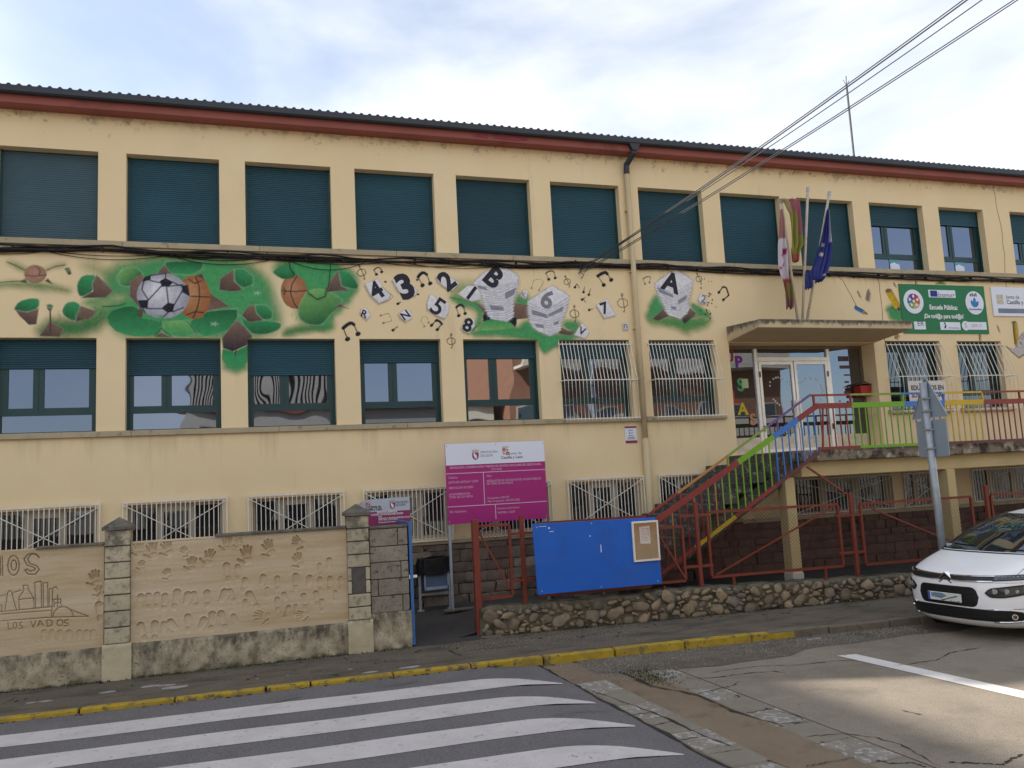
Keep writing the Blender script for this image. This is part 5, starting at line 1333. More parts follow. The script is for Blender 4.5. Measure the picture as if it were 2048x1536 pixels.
# overhead wires to a street pole out of frame on the right
POLE = np.array([13.2, -9.6, 9.0])
wlab = ['thin overhead wire, uppermost of the bunch crossing the sky', 'thin overhead wire second from the top in the sky', 'single overhead wire midway between the two pairs in the sky', 'upper wire of the lowest pair crossing the sky', 'lowest overhead wire crossing the sky toward the flags']
for k, (s0, mid, s1) in enumerate((((1158, 540), (1400, 388), (1912, 0)), ((1160, 542), (1402, 391), (1920, 0)), ((1236, 490), (1403, 398), (1949, 0)), ((1164, 544), (1410, 424), (2012, 0)), ((1168, 545), (1404, 430), (2020, 0)))):
    A = at(*s0, Y=-.10)
    # far end: 9 m in front of the facade, on the sight line through the top of the frame, carried on to the pole
    E_ = at(*s1, Y=-6.6)
    Bq = A + (E_ - A) * 1.28
    pts = [tuple(A + (Bq - A) * t + np.array([0, 0, -.10 * 4 * t * (1 - t)])) for t in np.linspace(0, 1, 26)]
    b = MB(); b.tube(pts, .0085 if k != 1 else .011, 5)
    tag(b.build('overhead_wire', M['wire'], None, origin=pts[0]), wlab[k], 'wire', 'overhead wires from the facade to the street pole')
    if k == 2: PE = Bq
b = MB(); b.tube([(PE[0] + .1, PE[1] - .1, -.1), (PE[0] + .1, PE[1] - .1, PE[2] + .9)], .12, 10, rr=[.15, .09])
b.bar((PE[0] - .8, PE[1] - .1, PE[2] + .2), (PE[0] + 1.0, PE[1] - .1, PE[2] + .2), .08)
tag(b.build('utility_pole', M['galv'], None, origin=(PE[0], PE[1], -.1)), 'tall street pole that carries the overhead wires', 'pole')

# lightning rod on the roof
b = MB(); p, q = at(1712, 310, Y=3.0), at(1693, 170, Y=3.0); b.tube([(q[0], 3, 9.7), tuple(q)], .028, 6)
rod = b.build('lightning_rod', M['wire'], None, origin=(q[0], 3, 9.7)); tag(rod, 'slim lightning rod standing on the roof against the sky', 'rod')
b = MB(); t = at(1692, 152, Y=3.0); b.tube([tuple(q), tuple(t)], .012, 5)
for dx in (-.10, .10): b.tube([(q[0], 3, q[2] - .02), (q[0] + dx, 3, q[2] + .14)], .009, 4)
b.build('rod_tip', M['wire'], rod)

# flagpoles and flags
FY = -.62
fc = lambda x, y, Y=FY: at(1500 + x / 5.12, 360 + y / 5.12, Y=Y)
poles = (((490, 1420), (322, 225), 'left weathered flagpole leaning left on the canopy', 'leaning left'), ((528, 1420), (592, 108), 'middle flagpole standing almost upright on the canopy', ''), ((568, 1420), (810, 150), 'right flagpole leaning right on the canopy, with the blue flag', ''))
for a, t, lab, _ in poles:
    A, T = fc(*a), fc(*t); A[2] = 5.18
    b = MB(); b.tube([tuple(A), tuple(T)], .028, 10)
    o = b.build('flagpole', M['pole'], None, origin=tuple(A), smooth=True); tag(o, lab, 'flagpole', 'flagpoles on the canopy')
    b = MB(); b.tube([(A[0], A[1], 5.15), (A[0], A[1], 5.30)], .045, 10); b.build('pole_socket', M['galv'], o)
    d = (T - A) / np.linalg.norm(T - A); b = MB(); b.tube([tuple(T - d * .02), tuple(T + d * .07)], .034, 8); b.build('pole_cap', M['galv'], o)
def cloth(name, rows, colf, label, folds=3, amp=.05, y0=FY - .06, nu=36, nv=50, seed=1):
    """rows: list of (left px, right px, y) in the flag crop from top to bottom"""
    rs = np.random.default_rng(seed); ph = rs.uniform(0, 6, 5)
    ys_ = np.array([r[2] for r in rows], float); P = np.zeros((nv, nu, 3)); col = np.zeros((nv, nu, 4))
    s_ = np.linspace(0, 1, nv)
    for i, t in enumerate(s_):
        y = ys_[0] + (ys_[-1] - ys_[0]) * t
        l_, r_ = np.interp(y, ys_, [r[0] for r in rows]), np.interp(y, ys_, [r[1] for r in rows])
        A, Bq = fc(l_, y, y0), fc(r_, y, y0)
        for j in range(nu):
            u = j / (nu - 1)
            P[i, j] = A + (Bq - A) * u
            a_ = amp * (0.35 + .65 * t)
            P[i, j, 1] += a_ * math.sin(u * folds * 6.283 + ph[0] + 1.6 * math.sin(t * 3 + ph[1])) + .4 * a_ * math.sin(u * folds * 11 + ph[2] + 5 * t)
            P[i, j, 0] += .012 * math.sin(u * folds * 6.283 + 1.2 + ph[3])
            if i == nv - 1: P[i, j, 2] += rs.uniform(-.04, .03)
            col[i, j, :3] = colf(u, t, l_ + (r_ - l_) * u, y); col[i, j, 3] = 1
    b = MB(); b.grid(P); org = tuple(P[0, nu // 2])
    o = b.build(name, M['flag'], None, origin=org, smooth=True, fix=False)
    ca = o.data.color_attributes.new("Col", 'FLOAT_COLOR', 'POINT'); ca.data.foreach_set("color", col.ravel().astype(np.float32))
    sm = o.modifiers.new("thickness", 'SOLIDIFY'); sm.thickness = .002
    return tag(o, label, 'flag', 'flags drooping from the canopy poles')
PK, WHT, CRM, OLV, MRN = (.27, .12, .115), (.52, .46, .50), (.26, .02, .08), (.23, .19, .06), (.24, .06, .065)
def f1(u, t, x, y):
    if y < 600: return PK if u < .75 else (.45, .2, .17)
    if y < 1010:
        if x > 372 + (y - 700) * .06: return (.25, .09, .09)
        if abs(y - 735) < 38 and 318 < x < 362: return CRM
        if abs(x - 325 - 18 * math.sin((y - 780) / 35)) < 6 and 760 < y < 920: return CRM
        return WHT
    if y < 1060: return (.30, .07, .06)
    if y < 1210: return OLV if x > 372 else (.28, .06, .06)
    return PK
cloth('flag', [(318, 330, 300), (312, 352, 400), (308, 360, 560), (300, 378, 650), (302, 395, 760), (305, 400, 880), (325, 408, 980), (345, 425, 1030), (352, 436, 1090), (362, 440, 1160), (370, 442, 1230), (376, 440, 1312)], f1, 'faded white and crimson regional flag drooping along the left pole', 2.2, .05, seed=3)
def f2(u, t, x, y):
    if y < 330: return (.28, .23, .12) if u < .45 else ((.28, .095, .11))
    if u > .86 - .0006 * (y - 330) and y < 560: return (.28, .095, .115)
    if y < 560 and u > .55 + .0009 * (y - 330): return (.27, .09, .105) if y < 420 else (.22, .195, .035)
    if y > 760: return (.30, .08, .06)
    return (.215, .20, .038)
cloth('flag', [(310, 500, 190), (360, 500, 230), (385, 502, 290), (412, 505, 340), (418, 515, 440), (418, 522, 560), (420, 530, 660), (424, 500, 720), (436, 488, 760), (445, 485, 830)], f2, 'faded red and yellow flag bunched at the top of the left and middle poles', 2.4, .06, y0=FY - .10, seed=8)
def f3(u, t, x, y):
    for sx, sy in ((740, 660), (720, 765), (742, 970), (788, 760)):
        if math.hypot(x - sx, (y - sy) * .5) < 9: return (.55, .50, .40)
    if x > 792 and y < 640 and u > .82: return (.42, .44, .55)
    return (.035, .045, .20)
cloth('flag', [(790, 806, 300), (770, 812, 380), (750, 816, 480), (738, 820, 560), (715, 824, 660), (690, 824, 740), (670, 812, 830), (640, 795, 920), (645, 762, 980), (655, 755, 1015), (690, 715, 1035)], f3, 'dark blue flag with small pale stars drooping from the right pole', 3.0, .07, seed=5)
cloth('flag_tail', [(566, 640, 935), (565, 640, 1000), (575, 632, 1060), (575, 622, 1112)], lambda u, t, x, y: (.03, .035, .15), 'loose dark blue end of the flag hanging below the right pole', 1.6, .04, seed=6)['category'] = 'flag'

# green banner
x0, x1, z0, z1 = 17.69, 20.13, 5.145, 6.27
bn = box_thing('banner', 'green school banner with round emblems above the barred right windows', 'banner', M['greenbanner'], x0, x1, -.02, -.006, z0, z1)
U = lambda cx, cy: (x0 + (cx - 645) / (1610 - 645) * (x1 - x0), z1 - (cy - 45) / 545 * (z1 - z0))   # read off the banner crop
def ell(b, c, rx, rz, y0, y1, n=36, a0=0, a1=360):
    b.prism([(c[0] + rx * math.cos(R(a0 + (a1 - a0) * k / n)), c[1] + rz * math.sin(R(a0 + (a1 - a0) * k / n))) for k in range(n)] + ([c] if a1 - a0 < 360 else []), y0, y1)
b = MB(); ell(b, (18.05, 5.87), .275, .275, -.024, -.0201); ell(b, (19.80, 5.87), .265, .275, -.024, -.0201)
for u0, u1, v0, v1 in ((.33, .645, .105, .26), (.125, .255, .76, .92), (.425, .66, .765, .925)): b.box(x0 + u0 * (x1 - x0), x0 + u1 * (x1 - x0), -.024, -.0201, z1 - v1 * (z1 - z0), z1 - v0 * (z1 - z0))
b.box(19.46, 20.07, -.024, -.0201, 5.24, 5.42); ell(b, (19.46, 5.33), .11, .11, -.0245, -.0202)
b.build('white_field', M['signwhite'], bn)
for k, c in enumerate(((.42, .05, .10), (.46, .14, .04), (.52, .34, .03), (.12, .28, .05), (.03, .16, .30), (.16, .05, .24))):
    b = MB(); ell(b, (18.05, 5.88), .175, .175, -.027, -.0242, 10, 90 - 60 * k - 60, 90 - 60 * k); b.build('emblem_sector', mat('emblem_%d' % k, c, .6, .03), bn)
b = MB()
for k in range(5): a_ = R(90 + 72 * k); ell(b, (18.05 + .11 * math.cos(a_), 5.88 + .11 * math.sin(a_)), .028, .034, -.029, -.0272, 10)
ell(b, (18.05, 5.88), .03, .034, -.029, -.0272, 10)
b.build('emblem_figure', M['printwhite'], bn)
b = MB(); b.box(x0 + .35 * (x1 - x0), x0 + .43 * (x1 - x0), -.027, -.0242, z1 - .245 * (z1 - z0), z1 - .12 * (z1 - z0)); b.build('flag_print', mat('print_blue', (.02, .03, .22), .6, .03), bn)
b = MB(); put_text(b, 'Erasmus+', 18.75, -.026, 5.995, .095, width=.48); put_text(b, 'ER', 18.08, -.026, 5.32, .10, width=.18); put_text(b, 'Sostenible', 19.80, -.026, 5.70, .045, align='C', bold=.02, width=.38)
put_text(b, 'eTwinning', 18.95, -.026, 5.26, .04, width=.30)
for k in range(4): b.box(19.68 + .055 * k, 19.715 + .055 * k, -.026, -.0241, 6.02, 6.08 + .02 * (k % 2))
b.build('lettering', M['printdark'], bn, fix=False)
b = MB(); ell(b, (18.86, 5.38), .022, .025, -.026, -.0241, 10); b.prism([(18.83, 5.27), (18.87, 5.36), (18.90, 5.34), (18.88, 5.26)], -.026, -.0241); b.build('logo_print', mat('print_navy', (.03, .04, .14), .6), bn)
b = MB(); ell(b, (19.80, 5.88), .115, .115, -.026, -.0241, 20, 150, 390); ell(b, (19.80, 5.93), .04, .06, -.027, -.0242, 12); b.build('logo_print', mat('print_blue_light', (.03, .19, .48), .6), bn)
b = MB(); put_text(b, 'Escuela Pública:', 18.88, -.0245, 5.70, .105, align='C', bold=.03, width=.80); put_text(b, '¡De tod@s para tod@s!', 18.86, -.0245, 5.50, .095, align='C', bold=.03, width=1.12); b.build('lettering', M['printwhite'], bn, fix=False)
b = MB(); put_text(b, 'S', 19.46, -.0262, 5.29, .11, align='C'); put_text(b, 'ODS 17', 19.62, -.0262, 5.30, .07, width=.30); b.build('lettering', mat('print_faded_rose', (.45, .26, .24), .6), bn, fix=False)
# white information sign at the right edge
x0, x1 = 20.33, 22.4
sg = box_thing('information_sign', 'white sign with a grey band and regional crest beside the green banner', 'sign', M['signwhite'], x0, x1, -.03, -.006, 5.57, 6.26)
b = MB(); b.box(x0 + .14, x1 - .1, -.033, -.0301, 5.64, 5.75); b.build('grey_band', mat('print_slate', (.17, .20, .25), .6), sg)
b = MB(); put_text(b, 'Junta de', x0 + .42, -.033, 5.99, .085, width=.42); put_text(b, 'Castilla y León', x0 + .42, -.033, 5.86, .095, width=.82, bold=.015); b.build('lettering', mat('print_grey', (.09, .09, .10), .6), sg, fix=False)
b = MB()
for i in range(2):
    for j in range(2): b.box(x0 + .13 + .105 * i, x0 + .225 + .105 * i, -.033, -.0301, 5.85 + .12 * j, 5.96 + .12 * j)
b.build('crest', mat('print_faded_gold', (.50, .47, .34), .6), sg)
# maroon and white notice beside the down pipe
nt = box_thing('notice', 'small white notice with maroon bands beside the drainpipe', 'notice', M['signwhite'], 10.75, 10.995, -.012, -.003, 2.945, 3.27)
b = MB(); b.box(10.75, 10.995, -.015, -.0121, 3.235, 3.27); b.box(10.75, 10.995, -.015, -.0121, 2.945, 2.995); b.build('band', M['magenta2'], nt)
b = MB()
for k in range(3): ell(b, (10.84, 3.19 - .05 * k), .012, .014, -.0145, -.0121, 8); b.box(10.865, 10.915, -.0145, -.0121, 3.183 - .05 * k, 3.194 - .05 * k)
for k in range(3): b.box(10.80, 10.95, -.0145, -.0121, 3.055 - .018 * k, 3.062 - .018 * k)
b.build('lettering', M['printdark'], nt)
# letterbox
lx = 16.66
mb_ = MB(); mb_.prism([(16.55, 3.79), (16.80, 3.79), (16.82, 4.02), (16.53, 4.02)], .17, .40)
mo = tag(mb_.build('letterbox', M['redbox'], None, origin=(16.67, .4, 3.8), bevel=.006), 'small red letterbox with a brown lid beside the entrance door', 'letterbox')
b = MB(); b.prism([(16.49, 4.03), (16.66, 4.10), (16.84, 4.03), (16.66, 4.055)], .14, .40); b.build('lid', M['brown'], mo)
# paper letters stuck on the left entrance pane
for ch, x, y, h, col, lab in (('J', 145, 250, .26, (.45, .05, .03), 'cut-out red letter at the top of the left entrance pane'), ('P', 240, 330, .34, (.20, .05, .34), 'purple cut-out letter P on the left entrance pane'), ('S', 258, 610, .36, (.07, .34, .12), 'green cut-out letter on the left entrance pane'),
                              ('L', 195, 760, .32, (.45, .05, .035), 'red cut-out letter L on the left entrance pane'), ('A', 285, 905, .34, (.58, .42, .03), 'yellow cut-out letter A on the left entrance pane'), ('S', 410, 1035, .32, (.50, .22, .10), 'orange cut-out letter S beside the left door leaf')):
    p = D(x, y); p[1] = ye + .012
    b = MB(); put_text(b, ch, p[0], ye + .012, p[2], h * .72, align='M', bold=.035)
    o = b.build('paper_letter', mat('letter_%s_%d' % (ch, y), col, .8, .08, 9), None, origin=tuple(p), fix=False)
    o.modifiers.new("thickness", 'SOLIDIFY').thickness = .003
    tag(o, lab, 'paper letter', 'paper letters on the entrance glass')
p = D(300, 595); b = MB(); b.box(p[0] - .06, p[0] + .10, ye + .006, ye + .010, p[2] - .1, p[2] + .1); tag(b.build('paper_note', mat('pale_green_paper', (.38, .48, .28), .8), None, origin=tuple(p)), 'pale green note behind the green letter on the entrance pane', 'note')
st = thing('star_garland', 'heart of small white paper stars across the two entrance doors', 'garland', (15.0, ye, 3.8))
smb = MB(); smb.prism([((.030 if k % 2 == 0 else .013) * math.sin(k * .628), (.030 if k % 2 == 0 else .013) * math.cos(k * .628)) for k in range(10)], -.003, 0); sme = smb.mesh('star', M['paper'])
for x, y in ((612, 625), (614, 580), (655, 540), (685, 525), (712, 520), (742, 530), (770, 540), (832, 575), (860, 602), (1018, 570), (990, 590), (1055, 540), (1115, 530), (1178, 540), (1205, 555), (1243, 615), (1252, 650), (1265, 685), (1262, 720), (1245, 795), (1215, 830), (1195, 835), (655, 790), (680, 812), (702, 838), (728, 860), (782, 908), (868, 968), (890, 975), (1020, 790)):
    p = D(x, y); inst(sme, 'star', (p[0], ye - .002, p[2]), st, rot=(0, random.uniform(0, 6), 0))
dst = thing('door_stickers', 'plum coloured sticker strips on the right entrance pane', 'stickers', (16.4, ye, 4)); msk = mat('plum_sticker', (.12, .06, .09), .6, .2, 8)
for x, y, w_, h_ in ((1520, 290, .13, .055), (1540, 392, .13, .035), (1567, 490, .07, .016), (1565, 575, .05, .02), (1570, 705, .07, .03), (1578, 820, .02, .02), (1480, 812, .014, .014), (1670, 620, .014, .014), (1578, 643, .02, .02)):
    p = D(x, y); b = MB(); b.box(p[0] - w_, p[0] + w_, ye + .008, ye + .014, p[2] - h_, p[2] + h_); b.build('sticker', msk, dst)
# poster hung on the terrace window grille
A = at(1815, 762, Y=-.31); Bq = at(1895, 802, Y=-.31)
ps = box_thing('poster', 'white cloth poster tied to the window grille behind the traffic sign', 'poster', M['paper'], A[0], Bq[0], -.315, -.308, at(1815, 804, Y=-.31)[2], A[2])
b = MB(); cx_ = (A[0] + Bq[0]) / 2; put_text(b, 'EDUCAMOS EN', cx_, -.318, A[2] - .20, .10, align='C', width=.86 * (Bq[0] - A[0]), bold=.03); put_text(b, 'SOSTENIBILIDAD', cx_, -.318, A[2] - .36, .10, align='C', width=.88 * (Bq[0] - A[0]), bold=.03); b.build('lettering', M['printdark'], ps, fix=False)

# ================================================================== boundary wall with carved panels
FW = -2.28
bwall = thing('boundary_wall', 'sand coloured boundary wall printed with hands, feet and a scratched town drawing', 'wall', (3.0, FW, 0))
P1X0, P1X1, P2X0, P2X1 = 2.28, 5.14, 5.47, 6.03
def relief_panel(x0, x1, z0, z1, stamps, res, name):
    nx, nz = int((x1 - x0) / res) + 1, int((z1 - z0) / res) + 1
    X, Z = np.meshgrid(np.linspace(x0, x1, nx), np.linspace(z0, z1, nz))
    D_ = np.zeros_like(X)
    D_ += .0007 * np.sin(Z * 41 + 2.2 * np.sin(X * 1.7)) + .0005 * np.sin(Z * 93 + 3 * np.sin(X * 2.3 + 1)) + .008 * np.sin(X * 2.1 + 1.3 * Z) + .0004 * rng.normal(0, 1, X.shape)
    for s_ in stamps: s_(X, Z, D_)
    b = None
    co = np.stack([X, FW + D_, Z], -1).reshape(-1, 3) - np.array(tuple(WLOC[bwall.name]))
    q = (np.arange(nz - 1)[:, None] * nx + np.arange(nx - 1)[None]).ravel(); q = np.stack([q, q + 1, q + nx + 1, q + nx], 1)
    me = bpy.data.meshes.new(name); me.vertices.add(len(co)); me.vertices.foreach_set("co", co.ravel())
    me.loops.add(q.size); me.loops.foreach_set("vertex_index", q.ravel().astype(np.int32)); me.polygons.add(len(q)); me.polygons.foreach_set("loop_start", np.arange(0, q.size, 4, dtype=np.int32))
    me.polygons.foreach_set("use_smooth", np.ones(len(q), bool)); me.update(calc_edges=True); me.materials.append(M['sand'])
    o = bpy.data.objects.new(name, me); C.objects.link(o); o.parent = bwall; WLOC[o.name] = WLOC[bwall.name]
    return o
def press(X, Z, D_, sd, depth, soft=.010, rim=.004):
    t = np.clip(.5 - sd / soft, 0, 1); t = t * t * (3 - 2 * t)
    D_ += depth * t
    D_ -= rim * np.exp(-((sd - .012) / .010) ** 2)
def capsule(X, Z, a, c, r0, r1):
    e = np.array(c) - np.array(a); t = np.clip(((X - a[0]) * e[0] + (Z - a[1]) * e[1]) / (e @ e), 0, 1)
    return np.hypot(X - a[0] - t * e[0], Z - a[1] - t * e[1]) - (r0 + (r1 - r0) * t)
def local(X, Z, c, r): return (slice(*np.searchsorted(Z[:, 0], [c[1] - r, c[1] + r])), slice(*np.searchsorted(X[0], [c[0] - r, c[0] + r])))
def hand(px, py, s_=1.0, rot=0, mirror=1, depth=.026):
    s_ *= 1.25; depth *= 1.15
    c = at(px, py, Y=FW); c = (c[0], c[2])
    def f(X, Z, D_):
        w = local(X, Z, c, .2 * s_); x, z = X[w] - c[0], Z[w] - c[1]
        if x.size == 0: return
        a = R(rot); u = (x * math.cos(a) + z * math.sin(a)) * mirror / s_; v = (-x * math.sin(a) + z * math.cos(a)) / s_
        sd = np.full(u.shape, 9.)
        for (ax, ay, bx_, by, r) in ((-.028, .03, -.045, .085, .009), (-.010, .035, -.014, .105, .010), (.010, .035, .014, .108, .010), (.028, .03, .042, .092, .009), (-.03, -.03, -.075, .005, .011)):
            sd = np.minimum(sd, capsule(u, v, (ax, ay), (bx_, by), r, r * .85))
        palm = capsule(u, v, (-.012, -.02), (.012, -.015), .032, .032); palm2 = np.abs(palm + .012) - .010
        press(X[w], Z[w], (D := np.zeros_like(u)), sd * s_, depth, .008); D += np.where(palm < 0, .35 * depth, 0) * np.clip(-palm / .01, 0, 1); D_[w] += D
    return f
def foot(px, py, s_=1.0, rot=0, heel=True, depth=.020, wide=1.0):
    s_ *= 1.08; depth *= 1.2
    c = at(px, py, Y=FW); c = (c[0], c[2])
    def f(X, Z, D_):
        w = local(X, Z, c, .2 * s_); x, z = X[w] - c[0], Z[w] - c[1]
        if x.size == 0: return
        a = R(rot); u = (x * math.cos(a) + z * math.sin(a)) / s_; v = (-x * math.sin(a) + z * math.cos(a)) / s_
        D = np.zeros_like(u)
        sd = capsule(u, v, (0, .075), (0, .0), .037 * wide, .028 * wide)
        # pressed deepest at the toe, fading toward the arch
        t = np.clip(.5 - sd / .010, 0, 1); D += depth * t * np.clip(.35 + .65 * (v + .03) / .12, 0, 1); D -= .005 * np.exp(-((sd - .01) / .009) ** 2) * (v > -.02)
        if heel:
            sh = capsule(u, v, (0, -.06), (0, -.08), .027, .024); t = np.clip(.5 - sh / .010, 0, 1); D += .6 * depth * t
        D_[w] += D * s_
    return f
hx = lambda x, y: (200 + x / 3.2, 980 + y / 3.2)
ST = [hand(*hx(338, 410), 1.15, 8), hand(*hx(438, 395), 1.15, 15), hand(*hx(560, 405), .8, 45, 1, .012), hand(*hx(812, 365), 1.05, -5, 1, .015), hand(*hx(692, 455), 1.15, -15), hand(*hx(942, 440), 1.3, 5, 1, .03), hand(*hx(1092, 395), 1.25, 20), hand(*hx(1290, 345), 1.05, 55), hand(*hx(1280, 470), 1.1, 20, 1, .018), hand(*hx(585, 495), 1.0, -5), hand(*hx(440, 555), .8, 20, 1, .012), hand(*hx(250, 400), 1.1, 5, 1, .012), hand(*hx(265, 500), .7, 0, 1, .014), hand(*hx(1060, 810), 1.1, 75, 1, .014), hand(*hx(1315, 800), .9, 85, 1, .012), hand(*hx(890, 355), .8, 0, 1, .010)]
for x, y, s_, r_ in ((815, 530, 1.15, 5), (880, 530, .95, 0), (920, 610, .9, -12), (1035, 595, 1.0, -15), (1135, 600, .9, 0), (1252, 590, 1.05, 0), (1335, 600, 1.0, -10), (1408, 605, .9, 0), (1468, 600, .9, -8), (1540, 595, .8, 0), (1408, 510, .8, 5), (1467, 485, .95, 0), (255, 730, 1.1, -8), (310, 715, .95, 0), (362, 710, .95, -5), (412, 720, 1.0, -5), (485, 705, 1.2, -10), (552, 715, 1.1, -12), (608, 705, 1.0, 12), (685, 700, 1.05, 0), (780, 700, 1.2, -22), (845, 680, .9, 20), (980, 710, 1.25, 30), (1135, 735, .9, 0), (1188, 695, .8, 20), (1310, 715, 1.0, 10), (1385, 695, .9, 5), (1420, 740, .8, 0), (1505, 680, .7, 0), (272, 910, 1.1, 15), (350, 905, 1.15, 0), (408, 895, .9, 0), (480, 880, 1.15, 40), (562, 855, 1.05, 0), (645, 875, 1.1, -25), (715, 845, 1.15, -5), (788, 840, 1.2, 15), (870, 840, .9, 25), (930, 745, .8, 0), (1195, 780, .8, -25), (1250, 770, .7, -5), (1070, 660, .7, 0)):
    ST.append(foot(*hx(x, y), s_, r_, heel=(x % 3 != 0), depth=.018 if y < 900 else .022))
relief_panel(P1X0, P1X1, .43, 1.76, ST, .0062, 'printed_panel')
lx_ = lambda x, y: (x / 3.34, 960 + y / 3.34)
def groove(L_, wd=.009, depth=.012):
    P_ = [(lambda p: (p[0], p[2]))(at(*lx_(*q), Y=FW)) for q in L_]
    def f(X, Z, D_):
        for a, c in zip(P_[:-1], P_[1:]):
            lo = np.minimum(a, c) - .03; hi = np.maximum(a, c) + .03
            w = (slice(*np.searchsorted(Z[:, 0], [lo[1], hi[1]])), slice(*np.searchsorted(X[0], [lo[0], hi[0]])))
            if X[w].size == 0: continue
            sd = capsule(X[w], Z[w], a, c, wd / 2, wd / 2); D_[w] = np.maximum(D_[w], np.where(sd < .004, D_[w] * 0 + depth * np.clip(.5 - sd / .006, 0, 1), D_[w]))
    return f
arc = lambda cx, cy, rx, ry, a0, a1, n=18: [(cx + rx * math.cos(R(a0 + (a1 - a0) * k / n)), cy - ry * math.sin(R(a0 + (a1 - a0) * k / n))) for k in range(n + 1)]
DRAW = [arc(90, 572, 38, 66, 0, 360), arc(92, 570, 18, 34, 0, 360), [(0, 515), (5, 640)], [(15, 515), (18, 640)],
        [(262, 520), (240, 495), (205, 500), (185, 530), (200, 560), (245, 575), (262, 600), (235, 632), (190, 630), (165, 605), (180, 598), (205, 612), (235, 600), (228, 585), (180, 570), (160, 530), (185, 500), (220, 490), (250, 505), (262, 520)],
        [(0, 775), (45, 765), (60, 740), (75, 745), (110, 870)], [(32, 872), (50, 765)], [(80, 760), (92, 760)], [(90, 752), (140, 738)], [(128, 866), (125, 790), (160, 735), (152, 705), (185, 705), (190, 735), (225, 790), (228, 855)], [(128, 800), (160, 795), (222, 790)],
        [(238, 858), (232, 685), (275, 678), (278, 850)], [(290, 850), (288, 690), (318, 685), (320, 845)], [(328, 850), (328, 728), (352, 725), (345, 918)], [(352, 725), (372, 715), (385, 730)], [(385, 770), (385, 850)], [(362, 850), (360, 800), (405, 795), (408, 845)], [(360, 825), (405, 820)],
        [(0, 880), (130, 868), (345, 848)], [(0, 898), (130, 888), (340, 872)], [(0, 942), (340, 918), (590, 912)], arc(422, 918, 68, 70, 0, 180), [(470, 868), (530, 890), (592, 912)], [(0, 835), (12, 840), (10, 880)],
        [(52, 950), (55, 998), (85, 993)], arc(100, 972, 12, 20, 0, 360), [(150, 952), (132, 955), (130, 970), (148, 975), (150, 990), (128, 994)],
        [(205, 945), (222, 985), (240, 942)], [(252, 980), (268, 940), (292, 978)], [(258, 965), (285, 962)], [(312, 938), (316, 980), (345, 972), (350, 950), (335, 936), (312, 938)], arc(400, 955, 20, 20, 0, 360), [(455, 935), (432, 940), (432, 955), (455, 960), (455, 972), (428, 976)]]
ST = [groove(L_, .012 if i < 5 else .009, .010) for i, L_ in enumerate(DRAW)]
ST += [hand(*lx_(640, 680), 1.1, 10), hand(*lx_(665, 760), .8, 10, 1, .016), foot(*lx_(665, 880), 1.1, 5), foot(*lx_(675, 800), .9, 0)] + [foot(*lx_(x, 1050), .8, 0, False, .010) for x in (295, 345, 400, 460, 530, 580, 620)]
relief_panel(-2.4, 1.955, .43, 1.75, ST, .0068, 'drawn_panel')
# thin dark bars lying in the scratched lines
b = MB()
for i, L_ in enumerate(DRAW):
    P_ = [at(*lx_(*q), Y=FW + .004) for q in L_]
    for a, c in zip(P_[:-1], P_[1:]): b.bar((a[0], FW + .0075, a[2]), (c[0], FW + .0075, c[2]), .008 if i < 5 else .0065, .004)
b.build('scratched_drawing', M['groove'], bwall)
b = MB(); b.box(-5, P1X0 + .01, FW + .03, FW + .22, .2, 1.735); b.box(P1X0, P1X1 + .02, FW + .03, FW + .22, .2, 1.74); b.build('wall_core', M['sand'], bwall)
def lumpy(x0, x1, y0, z0, z1, depth, m, name, parent, seed=0, res=.025, bulge=.02):
    rs = np.random.default_rng(seed); nx, nz = max(3, int((x1 - x0) / res)), max(3, int((z1 - z0) / res))
    X, Z = np.meshgrid(np.linspace(x0, x1, nx), np.linspace(z0, z1, nz)); ph = rs.uniform(0, 6, 8)
    Y = y0 - bulge * .5 * (np.sin(X * 3.1 + ph[0]) * np.sin(Z * 9 + ph[1]) + .6 * np.sin(X * 11 + ph[2] + 3 * Z) * np.sin(Z * 17 + ph[3]) + .5 * np.sin(X * 27 + ph[4]) * np.sin(Z * 31 + ph[5])) + rs.normal(0, .002, X.shape)
    Y[-1] += .02; top = np.stack([X[-1], np.full(nx, y0 + depth), Z[-1] + .002], -1)
    P_ = np.concatenate([np.stack([X, Y, Z], -1), top[None]]); b = MB(); b.grid(P_)
    return b.build(name, m, parent, smooth=True, fix=False)
lumpy(-5, 1.95, FW - .045, -.02, .435, .1, M['base'], 'wall_base', bwall, 1)
lumpy(2.28, 5.14, FW - .04, -.02, .44, .1, M['base'], 'wall_base', bwall, 2)
b = MB(); b.box(1.15, 1.96, FW - .05, FW + .2, 1.752, 1.785); b.box(3.35, 5.14, FW - .05, FW + .2, 1.762, 1.80); b.build('coping', M['cap'], bwall, bevel=.008)
b = MB(); b.box(-5, 1.15, FW - .0, FW + .2, 1.735, 1.762); b.box(2.28, 3.35, FW + .0, FW + .2, 1.74, 1.768); b.build('wall_top', M['sand'], bwall, bevel=.006)
